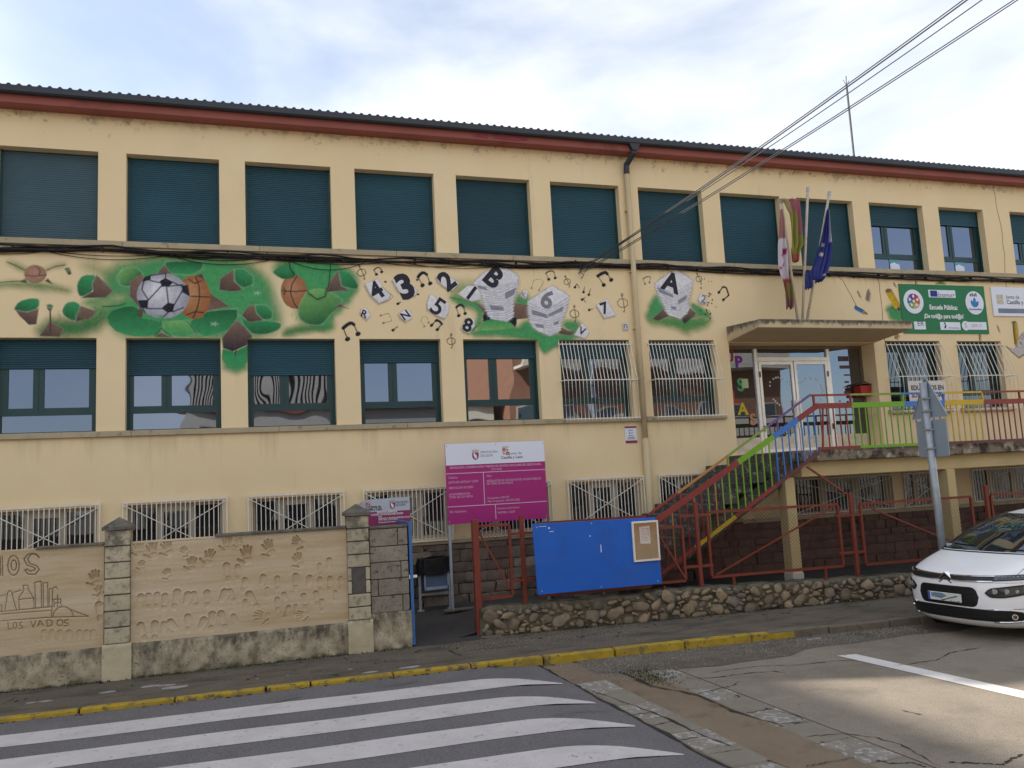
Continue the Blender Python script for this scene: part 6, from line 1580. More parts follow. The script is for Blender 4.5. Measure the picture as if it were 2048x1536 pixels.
# pillars of cast stone blocks
def pillar(x0, x1, label, niche):
    t = thing('gate_pillar', label, 'pillar', ((x0 + x1) / 2, FW, 0), 'block pillars of the boundary wall')
    y0, y1 = FW - .065, FW + .25; zt, zb_ = 1.94, .46; n = 7 if not niche else 8; hh = (zt - zb_) / n
    core = MB(); core.box(x0 + .015, x1 - .015, y0 + .02, y1 - .02, .3, zt); core.build('core', M['plinth'], t)
    vs = []
    for k in range(n):
        z = zb_ + k * hh
        if niche and k in (2, 3):
            for xa, xb in ((x0, x0 + .05), (x1 - .06, x1)):
                b = MB(); b.box(xa, xb, y0, y1, z + .007, z + hh - .007); b.build('stone_block', M['block'], t, bevel=.008)
            continue
        b = MB(); b.box(x0 + random.uniform(0, .006), x1 - random.uniform(0, .006), y0 + random.uniform(-.005, .005), y1, z + .008, z + hh - .008); b.build('stone_block', M['block'], t, bevel=.010, seg=2)
    if niche:
        b = MB(); b.box(x0 + .052, x1 - .062, y0 + .012, y1 - .03, zb_ + 2 * hh + .01, zb_ + 4 * hh - .01); b.build('niche_infill', M['pinkish'], t)
    lumpy(x0 - .02, x1 + .02, y0 - .012, -.02, zb_, .08, mat('pale_pillar_foot_' + str(niche), (0.47, 0.40, 0.26), .95, .15, 4, .4, 50, layers=(((.12, .11, .08), 5, .56, .7, .8, (.05, .5)),)), 'pillar_foot', t, 5, bulge=.01)
    cxm, cym, w, d = (x0 + x1) / 2, (y0 + y1) / 2, (x1 - x0) / 2 + .03, (y1 - y0) / 2 + .03
    b = MB(); b.box(cxm - w, cxm + w, cym - d, cym + d, zt, zt + .045)
    b.add([(cxm - w, cym - d, zt + .045), (cxm + w, cym - d, zt + .045), (cxm + w, cym + d, zt + .045), (cxm - w, cym + d, zt + .045), (cxm, cym, zt + .17)], [(0, 1, 4), (1, 2, 4), (2, 3, 4), (3, 0, 4)])
    b.build('cap', M['cap'], t)
pillar(1.965, 2.28, 'block pillar with a pyramid cap between the drawn and the printed wall panels', False)
pillar(5.14, 5.455, 'block pillar with a dark niche and pyramid cap in front of the small sign', True)
# pier of large pitted stones
pier = thing('stone_pier', 'short pier of large pitted grey stones beside the open gateway', 'pier', (5.75, FW, 0))
b = MB(); b.box(5.47, 6.0, FW + .02, FW + .26, .1, 1.70); b.build('core', M['plinth'], pier)
rows = ((1.45, 1.72, (.80,)), (1.18, 1.45, ()), (.73, 1.18, (.22,)), (.47, .73, (.86,)), )
for za, zb_, cuts in ((1.47, 1.725, (.74,)), (1.24, 1.47, ()), (1.0, 1.24, (.80,)), (.76, 1.0, (.2,)), (.52, .76, (.82,))):
    cs = [0] + list(cuts) + [1]
    for a, c in zip(cs[:-1], cs[1:]):
        b = MB(); b.box(5.462 + a * .565 + .004, 5.462 + c * .565 - .004, FW - .02 + random.uniform(-.006, .006), FW + .27, za + .005, zb_ - .005); b.build('stone', M['greystone'], pier, bevel=.012, seg=2)
b = MB(); b.box(5.46, 6.03, FW - .025, FW + .27, 1.728, 1.765); b.build('cap', M['cap'], pier, bevel=.008)
lumpy(5.455, 6.04, FW - .045, -.02, .525, .1, M['base'], 'pier_foot', pier, 9)
b = MB(); b.box(5.46, 6.035, FW - .01, FW + .28, -.02, .52); b.build('foot_core', M['base'], pier)

# blue gate leaf standing open behind the pier
gt = thing('blue_gate', 'blue sheet metal gate leaf standing open beside the stone pier', 'gate', (6.07, FW, 0.02))
b = MB()
for yy in (FW - .02, FW + .95): b.box(6.045, 6.09, yy, yy + .045, .03, 1.80)
for z in (.05, .9, 1.755): b.box(6.05, 6.085, FW + .025, FW + .95, z, z + .045)
b.build('gate_frame', M['bluegate'], gt)
b = MB(); b.box(6.062, 6.074, FW + .02, FW + .96, .06, 1.77); b.build('gate_sheet', M['bluegate'], gt)
b = MB(); b.box(6.09, 6.15, FW - .01, FW + .04, .985, 1.02); b.box(6.03, 6.05, FW - .01, FW + .03, .97, 1.03); b.build('latch', M['printwhite'], gt)
b = MB(); b.box(6.10, 6.15, FW + .95, FW + 1.0, .05, 1.75); b.build('gate_stop', mat('brown_post', (.14, .10, .07), .8), gt)

# ================================================================== rubble wall with cobbles
rub = thing('rubble_wall', 'low mossy retaining wall of rounded river cobbles along the pavement', 'wall', (11, -2.4, 0))
XR0, XR1 = 7.12, 17.5
def ztop(x): return float(np.interp(x, [7.1, 8.6, 9.9, 10.25, 12, 14.8, 17.5], [.43, .415, .425, .46, .42, .36, .33])) + .008 * math.sin(x * 7) + .005 * math.sin(x * 19)
nx, nz = 420, 26; P_ = []
for j in range(nz + 6):
    row = []
    for i in range(nx):
        x = XR0 + (XR1 - XR0) * i / (nx - 1); zt = ztop(x)
        if j <= nz: z = -.02 + (zt + .02) * j / nz; y = yr(x) + .022 + rng.normal(0, .004) + .012 * math.sin(x * 9 + z * 17); y += .02 * max(0, (j - nz + 2) / 2) if j > nz - 2 else 0
        else: z = zt + .004 * math.sin(x * 23 + j); y = yr(x) + .04 + (j - nz) * .055
        row.append((x, y, z))
    P_.append(row)
b = MB(); b.grid(np.array(P_)); b.build('mortar', M['mortar'], rub, smooth=True, fix=False)
b = MB(); b.box(XR0 + .0, XR0 + .04, yr(XR0) + .03, yr(XR0) + .36, -.02, .42); b.build('wall_end', M['mortar'], rub)
cvar = []
for k in range(8):
    bm = bmesh.new(); bmesh.ops.create_icosphere(bm, subdivisions=2, radius=.5)
    ph = rng.uniform(0, 6, 3)
    for v in bm.verts:
        n_ = v.co.normalized(); ex = 2.0 / random.choice([2.3, 2.6, 3.0])
        d = 1 + .15 * math.sin(n_.x * 3 + ph[0]) + .13 * math.sin(n_.z * 3.3 + ph[1]) + .10 * math.sin(n_.x * 5 + n_.z * 4 + ph[2]) + .05 * math.sin(n_.x * 9 - n_.z * 7 + ph[0])
        v.co = Vector((math.copysign(abs(n_.x) ** .8, n_.x), n_.y, math.copysign(abs(n_.z) ** .8, n_.z))) * .5 * d
    me = bpy.data.meshes.new('cobble'); bm.to_mesh(me); bm.free(); me.polygons.foreach_set("use_smooth", [True] * len(me.polygons)); me.materials.append(M['cobble']); cvar.append(me)
placed = []
for rad0, rad1, tries in ((.09, .14, 300), (.06, .09, 1500), (.042, .06, 4000), (.024, .04, 4500)):
    for _ in range(tries):
        if len(placed) >= 298: break
        x = random.uniform(XR0 + .05, 15.6); zt = ztop(x); r_ = random.uniform(rad0, rad1); asp = random.uniform(.50, .95)
        z = random.uniform(.02, zt - .05)
        if z + r_ * asp > zt - .005: continue
        if all(((x - a) / (r_ + c)) ** 2 + ((z - d) / (r_ * asp + e)) ** 2 > .97 for a, d, c, e in placed):
            placed.append((x, z, r_, r_ * asp))
            inst(random.choice(cvar), 'cobble', (x, yr(x) + .020, z), rub, rot=(random.gauss(0, .15), random.gauss(0, .45), random.gauss(0, .2)), scale=(2 * r_, .095, 2 * r_ * asp))
b = MB(); x0_ = 7.18
b.box(7.10, 7.42, yr(7.1) - .10, yr(7.1) + .0, -.01, .02); b.build('footing_stone', M['greykerb'], rub, bevel=.01)

# ================================================================== red fence on and behind the rubble wall
yf = lambda x: yr(x) + .16
fence = thing('red_fence', 'red steel fence frames with diamond wire mesh standing on the cobble wall', 'fence', (11, yf(11), .4))
def fpt(px, py, x_guess=None):
    Y = -2.2
    for _ in range(4): p = at(px, py, Y=Y); Y = yf(p[0])
    return at(px, py, Y=Y)
def vpost(px, py0, w, z0=.25, ztop_=None):
    p = fpt(px, py0); b = MB(); b.box(p[0] - w / 2, p[0] + w / 2, p[1] - w / 2, p[1] + w / 2, z0, p[2]); return b.build('post', M['redsteel'], fence, bevel=.004), p
# gate post stands at the wall end down to the pavement
pg = at(949, 1040, Y=-2.06)
b = MB(); b.box(pg[0] - .05, pg[0] + .05, -2.11, -2.01, -.01, 1.76); b.build('gate_post', M['redsteel'], fence, bevel=.005)
fence_xy = lambda p: (p[0], p[1])
def frame(corners, brace=None, wire=True, name='panel_frame', t=.042):
    """corners: photo pixels of the frame: lt, rt, rb, lb"""
    Q = [fpt(*c) for c in corners]
    x0, x1 = (Q[0][0] + Q[3][0]) / 2, (Q[1][0] + Q[2][0]) / 2; z1, z0 = (Q[0][2] + Q[1][2]) / 2, (Q[2][2] + Q[3][2]) / 2
    y = lambda x: yf(x)
    b = MB()
    pt = lambda x, z, o=0: (x, y(x) + o, z)
    b.bar(pt(x0, z1), pt(x1, z1), t); b.bar(pt(x0, z0), pt(x1, z0), t); b.bar(pt(x0, z0 + t / 2), pt(x0, z1 - t / 2), t); b.bar(pt(x1, z0 + t / 2), pt(x1, z1 - t / 2), t)
    fr = b.build(name, M['redsteel'], fence)
    if brace:
        (u0, v0), (u1, v1) = brace; b = MB(); b.bar(pt(x0 + (x1 - x0) * u0, z0 + (z1 - z0) * v0, -.012), pt(x0 + (x1 - x0) * u1, z0 + (z1 - z0) * v1, -.012), .030, .012); b.build('brace', M['redsteel'], fr)
    if wire:
        b = MB(); d = .062; w_, h_ = x1 - x0, z1 - z0
        k = -int(h_ / d) - 1
        for s_ in (1, -1):
            o_ = -h_
            while o_ < w_:
                # line x = o_ + t, z = t (t in 0..h) mirrored for s_ = -1
                t0, t1 = max(0, -o_), min(h_, w_ - o_)
                if t1 > t0:
                    pa, pb = (x0 + o_ + t0, z0 + t0), (x0 + o_ + t1, z0 + t1)
                    if s_ < 0: pa, pb = (pa[0], z1 - t0), (pb[0], z1 - t1)
                    b.bar(pt(pa[0], pa[1], .004 * s_), pt(pb[0], pb[1], .004 * s_), .0032, .0032)
                o_ += d
        o = b.build('wire_mesh', M['mesh_wire'], fr, fix=False); o["kind"] = 'stuff'
    return x0, x1, z0, z1
frame([(953, 1052), (1019, 1049), (1024, 1192), (960, 1197)], ((.05, .92), (.95, .10)))
vpost(1042, 1030, .062)
def rungs(pxa, pxb, zs_):
    xa, xb = fpt(pxa, 1100)[0], fpt(pxb, 1100)[0]; b = MB()
    for z in zs_: b.bar((xa, yf(xa), z), (xb, yf(xb), z), .042)
    b.build('rail', M['redsteel'], fence)
rungs(1022, 1072, (.78, 1.50))
# hidden stretch behind the blue board
frame([(1072, 1046), (1292, 1034), (1300, 1176), (1080, 1188)], ((.05, .1), (.95, .9)))
f6 = lambda x, y: (1240 + x / 2.535, 860 + y / 2.535)
frame([f6(150, 500), f6(312, 490), f6(335, 765), f6(190, 775)], ((.15, .95), (.98, .05)), wire=True)
vpost(*f6(380, 365), .062); vpost(*f6(1165, 320), .062)
fx = frame([f6(440, 415), f6(1105, 378), f6(1130, 690), f6(465, 745)], ((.03, .03), (.97, .97)))
rungs(f6(312, 0)[0], f6(465, 0)[0], (fpt(*f6(390, 432))[2], fpt(*f6(400, 690))[2]))
frame([f6(1215, 372), f6(1800, 338), f6(1790, 650), f6(1245, 668)], ((.97, .08), (.03, .97)))
rungs(f6(1108, 0)[0], f6(1240, 0)[0], (fpt(*f6(1165, 432))[2], fpt(*f6(1185, 620))[2]))
vpost(*f6(1850, 280), .062); frame([f6(1895, 325), f6(2300, 300), f6(2310, 640), f6(1900, 650)], ((.03, .03), (.97, .97)))
b = MB(); p = fpt(*f6(1150, 318)); q = at(*f6(940, 185), Y=RY); b.bar((p[0], p[1], p[2] - .03), (q[0], RY - .03, q[2]), .03); b.build('stay', M['redsteel'], fence)
for px, py in (f6(575, 745), f6(1040, 700), f6(225, 800)):
    p = fpt(px, py); b = MB(); b.box(p[0] - .02, p[0] + .02, p[1] - .02, p[1] + .02, .3, p[2] + .03); b.build('foot', M['redsteel'], fence)

# ---- blue board tied to the fence, cork notice board on it
YB = -2.47
bb = thing('blue_board', 'large plain blue board hung on the red fence above the cobbles', 'board', (9, YB, .6))
b = MB(); b.prism([(7.955, .590), (10.055, .580), (10.010, 1.630), (7.925, 1.655)], YB, YB + .03); b.build('panel', M['bluepaint'], bb, bevel=.004)
b = MB()
for px, py, dx, dz in ((1085, 1053, .06, .003), (1103, 1063, .035, .004), (1202, 1097, .006, .06), (1098, 1056, .012, .012), (1180, 1072, .01, .008)):
    p = at(px, py, Y=YB - .001); b.box(p[0] - dx, p[0] + dx, YB - .002, YB + .001, p[2] - dz, p[2] + dz)
b.build('scratch', M['printwhite'], bb)
for bx, bz in ((7.99, 1.60), (8.9, 1.605), (8.02, .64), (9.0, .625), (9.98, .63)):
    b = MB(); b.tube([(bx, YB - .006, bz), (bx, YB + .001, bz)], .012, 8); b.build('bolt', M['galv'], bb)
A, Bq = at(1256, 1041, Y=YB - .03), at(1321, 1124, Y=YB - .03)
x0, x1, z0, z1 = 9.575, 10.035, .955, 1.585
nb = thing('notice_board', 'cork notice board in an aluminium frame on the blue board', 'notice board', (9.8, YB - .002, .95))
b = MB(); b.box(x0 + .02, x1 - .02, YB - .030, YB - .004, z0 + .02, z1 - .02); b.build('cork_panel', M['cork'], nb)
b = MB()
for q in ((x0, x1, z1 - .03, z1), (x0, x1, z0, z0 + .03), (x0, x0 + .028, z0 + .03, z1 - .03), (x1 - .028, x1, z0 + .03, z1 - .03)): b.box(q[0], q[1], YB - .042, YB - .003, q[2], q[3])
b.build('frame', M['alu'], nb, bevel=.004)
b = MB(); b.box(x0 + .028, x1 - .028, YB - .038, YB - .035, z0 + .03, z1 - .03)
gm_ = glass_mat('notice_cover', .0); 
nt_ = gm_.node_tree; nt_.nodes.clear(); o_ = nt_.nodes.new("ShaderNodeOutputMaterial"); tr = nt_.nodes.new("ShaderNodeBsdfTransparent"); gl = nt_.nodes.new("ShaderNodeBsdfGlossy"); gl.inputs["Roughness"].default_value = .05; ms = nt_.nodes.new("ShaderNodeMixShader"); ms.inputs[0].default_value = .10
nt_.links.new(tr.outputs[0], ms.inputs[1]); nt_.links.new(gl.outputs[0], ms.inputs[2]); nt_.links.new(ms.outputs[0], o_.inputs["Surface"])
b.build('cover', gm_, nb)
b = MB(); b.prism([(9.705, 1.235), (9.885, 1.225), (9.88, 1.505), (9.70, 1.495)], YB - .0325, YB - .031)
pn = tag(b.build('paper_notice', M['paper'], None, origin=(9.8, YB - .03, 1.36)), 'printed paper pinned in the cork notice board', 'paper')
b = MB()
for k in range(9): b.box(9.725, 9.725 + random.uniform(.08, .135), YB - .0342, YB - .0326, 1.465 - k * .024, 1.471 - k * .024)
for k in range(4): b.box(9.84, 9.865, YB - .0342, YB - .0326, 1.36 + k * .03, 1.375 + k * .03)
b.build('lettering', mat('rose_print', (.40, .24, .22), .8), pn)

# ---- big magenta works sign on posts
YS = -.75
cs = [at(*p, Y=YS) for p in ((888, 888), (1086, 881), (1098, 1038), (898, 1047))]
sx0, sx1, sz0, sz1 = (cs[0][0] + cs[3][0]) / 2, (cs[1][0] + cs[2][0]) / 2, (cs[2][2] + cs[3][2]) / 2, (cs[0][2] + cs[1][2]) / 2
ws = thing('works_sign', 'large magenta and white building works sign on steel posts before the basement windows', 'sign', (sx0 + .5, YS, .23))
b = MB(); b.box(sx0, sx1, YS, YS + .03, sz0, sz1); b.build('sign_panel', M['magenta'], ws)
zsplit = sz1 - .27 * (sz1 - sz0)
b = MB(); b.box(sx0 + .002, sx1 - .002, YS - .003, YS - .0005, zsplit, sz1 - .002); b.build('white_header', M['signwhite'], ws)
SXW = sx1 - sx0; sh = sz1 - sz0
V = lambda u, v: (sx0 + u * SXW, sz1 - v * sh)
b = MB()
for u0, u1, v in ((0, 1, .375), (0, 1, .785)): b.box(sx0 + u0 * SXW, sx0 + u1 * SXW, YS - .003, YS - .0005, V(0, v)[1] - .006, V(0, v)[1] + .006)
b.box(V(.365, 0)[0] - .006, V(.365, 0)[0] + .006, YS - .003, YS - .0005, V(0, .779)[1], V(0, .381)[1]); b.box(V(.47, 0)[0] - .006, V(.47, 0)[0] + .006, YS - .003, YS - .0005, V(0, .97)[1], V(0, .791)[1])
b.build('ruled_line', M['printpink'], ws)
for u, v in ((.015, .03), (.985, .03), (.015, .97), (.985, .97), (.5, .03)):
    q = V(u, v); b = MB(); b.tube([(q[0], YS - .008, q[1]), (q[0], YS + .001, q[1])], .010, 8); b.build('bolt', M['galv'], ws)
b = MB()
def T(s_, u, v, h, w=None, al='L', bold=.0): q = V(u, v); put_text(b, s_, q[0], YS - .0035, q[1], h, width=w and w * SXW, align=al, bold=bold)
T('REPARACIÓN, CONSERVACIÓN Y MEJORA DE CENTROS ESCOLARES DEL MEDIO RURAL', .5, .315, .036, .92, 'C', .01); T('2021/2022', .5, .355, .034, .11, 'C')
T('Colabora:', .02, .435, .034, .09); T('JUNTA DE CASTILLA Y LEÓN', .02, .495, .036, .29); T('DIPUTACIÓN DE LEÓN', .02, .565, .036, .235); T('AYUNTAMIENTO DE', .02, .645, .036, .205); T('TORAL DE LOS VADOS', .02, .680, .036, .23)
T('Obra:', .395, .435, .034, .05); T('INSTALACIÓN DE VENTANAS EN EL COLEGIO PÚBLICO', .395, .500, .036, .55); T('DE TORAL DE LOS VADOS', .395, .535, .036, .26)
T('Presupuesto: 5.497,67€', .395, .715, .034, .215); T('Plazo de ejecución: AGOSTO 2022', .395, .755, .034, .32)
T('Dir. facultativa:', .02, .860, .036, .16); T('Empresa constructora:', .49, .850, .034, .22); T('HIPOFER S. COOP', .49, .905, .036, .17)
b.build('lettering', M['printpink'], ws, fix=False)
b = MB(); T('DIPUTACIÓN', .345, .135, .040, .17); T('DE LEÓN', .345, .180, .040, .12); T('Junta de', .635, .165, .045, .13); T('Castilla y León', .55, .215, .045, .22, 'L', .02); b.build('lettering', M['printdark'], ws, fix=False)
def lion_crest(b1, b2, b3, ox, oz, s_, y):
    """shield with a rampant beast, crown above"""
    sh_ = [(-.5, .5), (.5, .5), (.5, -.1), (.36, -.42), (0, -.62), (-.36, -.42), (-.5, -.1)]
    b1.prism([(ox + x * s_, oz + z * s_) for x, z in sh_], y - .002, y - .0002)
    be = [(-.30, .38), (-.12, .42), (.02, .30), (-.02, .12), (.22, .20), (.16, -.02), (.30, -.20), (.10, -.22), (.20, -.46), (.0, -.44), (-.02, -.22), (-.22, -.34), (-.16, -.08), (-.34, .04), (-.20, .14), (-.34, .26)]
    b2.prism([(ox + x * s_, oz + z * s_) for x, z in be], y - .0035, y - .0021)
    for k in range(5):
        u = -.40 + .2 * k; b3.prism([(ox + (u - .07) * s_, oz + .62 * s_), (ox + (u + .07) * s_, oz + .62 * s_), (ox + (u * 1.25 + .05) * s_, oz + .92 * s_), (ox + u * 1.25 * s_, oz + 1.0 * s_), (ox + (u * 1.25 - .05) * s_, oz + .92 * s_)], y - .002, y - .0002)
    b3.box(ox - .45 * s_, ox + .45 * s_, y - .0022, y - .0002, oz + .56 * s_, oz + .63 * s_); b3.box(ox - .015 * s_, ox + .015 * s_, y - .002, y - .0002, oz + 1.0 * s_, oz + 1.18 * s_)
def quarter_crest(b1, b3, ox, oz, s_, y):
    for i in range(2):
        for j in range(2):
            x0_, z0_ = ox + (i - 1) * .5 * s_, oz + (j - 1) * .5 * s_
            if (i + j) % 2: b1.box(x0_ + .02 * s_, x0_ + .48 * s_, y - .002, y - .0002, z0_ + .02 * s_, z0_ + .48 * s_); b3.prism([(x0_ + .12 * s_, z0_ + .1 * s_), (x0_ + .38 * s_, z0_ + .1 * s_), (x0_ + .38 * s_, z0_ + .36 * s_), (x0_ + .30 * s_, z0_ + .28 * s_), (x0_ + .25 * s_, z0_ + .40 * s_), (x0_ + .20 * s_, z0_ + .28 * s_), (x0_ + .12 * s_, z0_ + .36 * s_)], y - .0035, y - .0021)
            else: b1.prism([(x0_ + .10 * s_, z0_ + .38 * s_), (x0_ + .22 * s_, z0_ + .42 * s_), (x0_ + .26 * s_, z0_ + .28 * s_), (x0_ + .40 * s_, z0_ + .32 * s_), (x0_ + .34 * s_, z0_ + .08 * s_), (x0_ + .22 * s_, z0_ + .18 * s_), (x0_ + .12 * s_, z0_ + .08 * s_)], y - .002, y - .0002)
    for k in range(5): b3.box(ox + (-.4 + .2 * k - .04) * s_, ox + (-.4 + .2 * k + .04) * s_, y - .002, y - .0002, oz + .58 * s_, oz + .78 * s_)
    b3.box(ox - .45 * s_, ox + .45 * s_, y - .0022, y - .0002, oz + .54 * s_, oz + .60 * s_)
b1, b2, b3, b4 = MB(), MB(), MB(), MB()
q = V(.295, .165); lion_crest(b1, b2, b3, q[0], q[1], .115, YS - .003); q = V(.60, .125); quarter_crest(b4, b3, q[0], q[1], .125, YS - .003)
b1.build('crest', M['magenta2'], ws); b2.build('crest_lion', M['printwhite'], ws); b3.build('crest_crown', M['printgold'], ws); b4.build('crest', M['printred'], ws)
for xx in (sx0 + .03, sx1 - .05):
    b = MB(); b.box(xx - .022, xx + .022, YS + .031, YS + .075, .20, sz1 - .2); b.build('post', M['galv'], ws)
b = MB(); b.box(sx0 - .12, sx0 + .55, YS - .02, YS + .10, .215, .25); b.build('foot_plate', M['greykerb'], ws, bevel=.006)

# ---- small older works sign behind the pillar
Y2 = -1.25
cs = [at(*p, Y=Y2) for p in ((716, 1009), (819, 994), (824, 1100), (738, 1052))]
x0, x1, z1, z0 = 5.40, cs[1][0], cs[1][2] - .005, cs[2][2]
s2 = thing('small_works_sign', 'smaller faded magenta works sign with a bent corner behind the niche pillar', 'sign', (5.8, Y2, .2))
zm = at(815, 1020, Y=Y2)[2]
P_ = [(x0, Y2 - .12, z1 - .09), (x0 + .10, Y2 - .02, z1 - .03), (x0 + .22, Y2, z1 - .0), (x1, Y2, z1 + .01)]
b = MB(); b.add([P_[0], P_[1], P_[2], P_[3], (x1, Y2, zm), (x0 + .22, Y2, zm), (x0 + .10, Y2, zm), (x0 + .02, Y2 - .05, zm)], [(7, 6, 1, 0), (6, 5, 2, 1), (5, 4, 3, 2)])
o = b.build('white_header', M['signgrey'], s2, fix=False); o.modifiers.new("thickness", 'SOLIDIFY').thickness = .006
b = MB(); b.box(x0 + .02, x1, Y2, Y2 + .006, z0, zm); b.build('sign_panel', M['magenta2'], s2)
for xx in (x0 + .3, x1 - .1):
    b = MB(); b.box(xx - .02, xx + .02, Y2 + .007, Y2 + .045, .2, z1 - .05); b.build('post', M['galv'], s2)
U2 = lambda px, py: at(px, py, Y=Y2 - .004)
k2 = 1 / 7.585
g2 = lambda x, y: (lambda p: (p[0], p[2]))(U2(690 + x * k2, 960 + y * k2))
b = MB()
def T2(s_, x, y, h, x_end, m=None, bold=.0):
    a, c = g2(x, y), g2(x_end, y); put_text(b, s_, a[0], Y2 - .004, a[1], h, width=c[0] - a[0], bold=bold)
T2('SERVICIO DE COOPERACIÓN', 485, 505, .030, 790, bold=.03); T2('CONVENIO CENTROS ESCOLARES 2023/2024', 395, 545, .030, 880, bold=.02); T2('Obra:', 505, 568, .024, 560, bold=.02); T2('MEJORA DE LA EFICIENCIA ENERGÉTICA EN EL', 508, 598, .026, 985, bold=.01); T2('CP DE TORAL DE LOS VADOS.', 508, 620, .026, 805, bold=.01); T2('Presupuesto de contrata: 71.010,65', 508, 655, .026, 870, bold=.01)
b.build('lettering', M['printwhite'], s2, fix=False)
b = MB(); T2('DIPUTACIÓN', 770, 355, .034, 955); T2('DE LEÓN', 775, 395, .034, 910); T2('Junta de', 400, 425, .040, 550, bold=.02); T2('Castilla y León', 300, 470, .040, 560, bold=.02); b.build('lettering', M['printdark'], s2, fix=False)
b1, b2, b3, b4 = MB(), MB(), MB(), MB(); q = g2(720, 385); lion_crest(b1, b2, b3, q[0], q[1], .085, Y2 - .002); q = g2(352, 390); quarter_crest(b4, b3, q[0], q[1], .085, Y2 - .002)
b1.build('crest', M['magenta2'], s2); b2.build('crest_lion', M['printwhite'], s2); b3.build('crest_crown', mat('pale_crown_print', (.36, .34, .34), .6), s2); b4.build('crest', M['printred'], s2)

# ---- litter bin with black bag
zc_ = .205
bi = thing('litter_bin', 'blue grey litter bin with a black bag on a steel stand by the stone wall', 'bin', (6.8, -.32, zc_))
for xx in (6.555, 7.075):
    b = MB(); b.box(xx - .02, xx + .02, -.36, -.31, zc_, .86 if xx < 6.8 else .90); b.build('leg', M['galv'], bi)
    b = MB(); b.box(xx - .05, xx + .06, -.38, -.29, zc_ - .002, zc_ + .02); b.build('foot', M['galv'], bi)
b = MB(); b.box(6.575, 7.055, -.35, -.32, .46, .50); b.build('crossbar', M['galv'], bi)
b = MB(); b.prism([(6.60, .85), (7.04, .87), (7.03, .545), (6.62, .535)], -.48, -.18); b.build('bin_body', M['binblue'], bi, bevel=.01)
b = MB(); b.prism([(6.62, .61), (7.03, .615), (7.03, .57), (6.62, .56)], -.495, -.482); b.box(6.61, 6.632, -.495, -.482, .57, .84); b.box(7.01, 7.032, -.495, -.482, .57, .86); b.build('bin_rim', mat('pale_steel', (.30, .36, .44), .5), bi)
nu, nv = 44, 14; P_ = np.zeros((nv, nu + 1, 3))
for i in range(nv):
    t = i / (nv - 1)
    for j in range(nu + 1):
        a = 6.283 * j / nu; rx = .285 - .03 * t + .012 * math.sin(a * 7 + 3 * t) + .008 * math.sin(a * 17); ry = .20 - .02 * t + .01 * math.sin(a * 9 + t * 4)
        c, s_ = math.cos(a), math.sin(a)
        P_[i, j] = (6.80 + rx * math.copysign(abs(c) ** .5, c), -.33 + ry * math.copysign(abs(s_) ** .5, s_), .815 + .265 * t + .012 * math.sin(a * 5 + i) * (t < .2) + .02 * (c > 0) * t)
cap_ = P_[-1].copy(); cap_ = cap_ * .0 + P_[-1].mean(0); cap_[:, 2] -= .05
b = MB(); b.grid(np.concatenate([P_, cap_[None]])); b.build('bin_bag', M['blackbag'], bi, smooth=True)

# ================================================================== traffic sign seen from behind
TX, TYs = 14.19, -3.98
ts = thing('traffic_sign', 'galvanised signpost seen from behind with a triangle above a square plate', 'traffic sign', (TX, TYs, 0))
b = MB(); b.tube([(TX + .03, TYs, -.02), (TX, TYs, 3.56)], .058, 14); b.build('post', M['galv'], ts, smooth=True)
def plate_yz(pts, x, th, m, nm, lab=None):
    b = MB(); b.prismx(pts, x, x + th); o = b.build(nm, m, ts, bevel=.004)
    return o
def tri(yc, zt, s_): return [(yc - s_ / 2, zt - s_ * .87), (yc + s_ / 2, zt - s_ * .87), (yc + .025, zt), (yc - .025, zt)]
xs_ = TX + .062
plate_yz(tri(TYs, 3.62, .72), xs_, .02, M['signback'], 'triangle_plate')
plate_yz([(TYs - .29, 2.36), (TYs + .29, 2.36), (TYs + .31, 2.38), (TYs + .31, 2.93), (TYs + .29, 2.95), (TYs - .29, 2.95), (TYs - .31, 2.93), (TYs - .31, 2.38)], xs_, .02, M['signback'], 'square_plate')
b = MB()
T3 = tri(TYs, 3.62, .72)
for a, c in zip(T3, T3[1:] + T3[:1]): b.bar((xs_ - .008, a[0], a[1]), (xs_ - .008, c[0], c[1]), .012, .012)
b.build('triangle_rim', M['galv'], ts)
b = MB()
for z in (3.10, 3.30, 2.5, 2.8): b.box(xs_ - .12, xs_ - .002, TYs - .064, TYs + .064, z - .014, z + .014)
b.build('bracket', M['galv'], ts)

# ================================================================== white car at the kerb (nose toward -X)
NOSE = at(1888, 1150, Z=.73)
CAR_YAW = R(5.0)
car = thing('parked_car', 'white people carrier parked at the kerb with a black grille and chrome chevron badge', 'car', (NOSE[0] - .01, NOSE[1] - .01, -.10))
car.rotation_euler = (0, 0, CAR_YAW)
WLOC[car.name] = Vector((0, 0, 0))
LV = [  # z, x of the nose at the centre line, half width, corner depth, x of the tail
    (.17, .16, .80, .62, 4.50), (.24, .05, .86, .66, 4.58), (.30, .02, .885, .68, 4.60), (.40, .01, .90, .70, 4.60), (.50, .0, .912, .70, 4.60), (.62, .0, .915, .70, 4.60), (.72, .005, .915, .70, 4.59), (.79, .02, .913, .70, 4.58),
    (.825, .045, .912, .70, 4.57), (.85, .085, .908, .69, 4.57), (.89, .16, .90, .66, 4.56), (.93, .26, .892, .62, 4.55), (.97, .38, .882, .56, 4.53), (1.01, .51, .868, .48, 4.51), (1.045, .64, .85, .40, 4.50), (1.075, .76, .835, .34, 4.48),
    (1.16, .92, .805, .34, 4.43), (1.25, 1.10, .775, .34, 4.36), (1.35, 1.32, .74, .36, 4.28), (1.45, 1.60, .70, .38, 4.18), (1.53, 1.90, .655, .40, 4.06), (1.585, 2.26, .60, .42, 3.9), (1.615, 2.50, .50, .44, 3.7), (1.63, 2.75, .36, .40, 3.5)]
LZ = np.array([l[0] for l in LV]); NE = 2.6
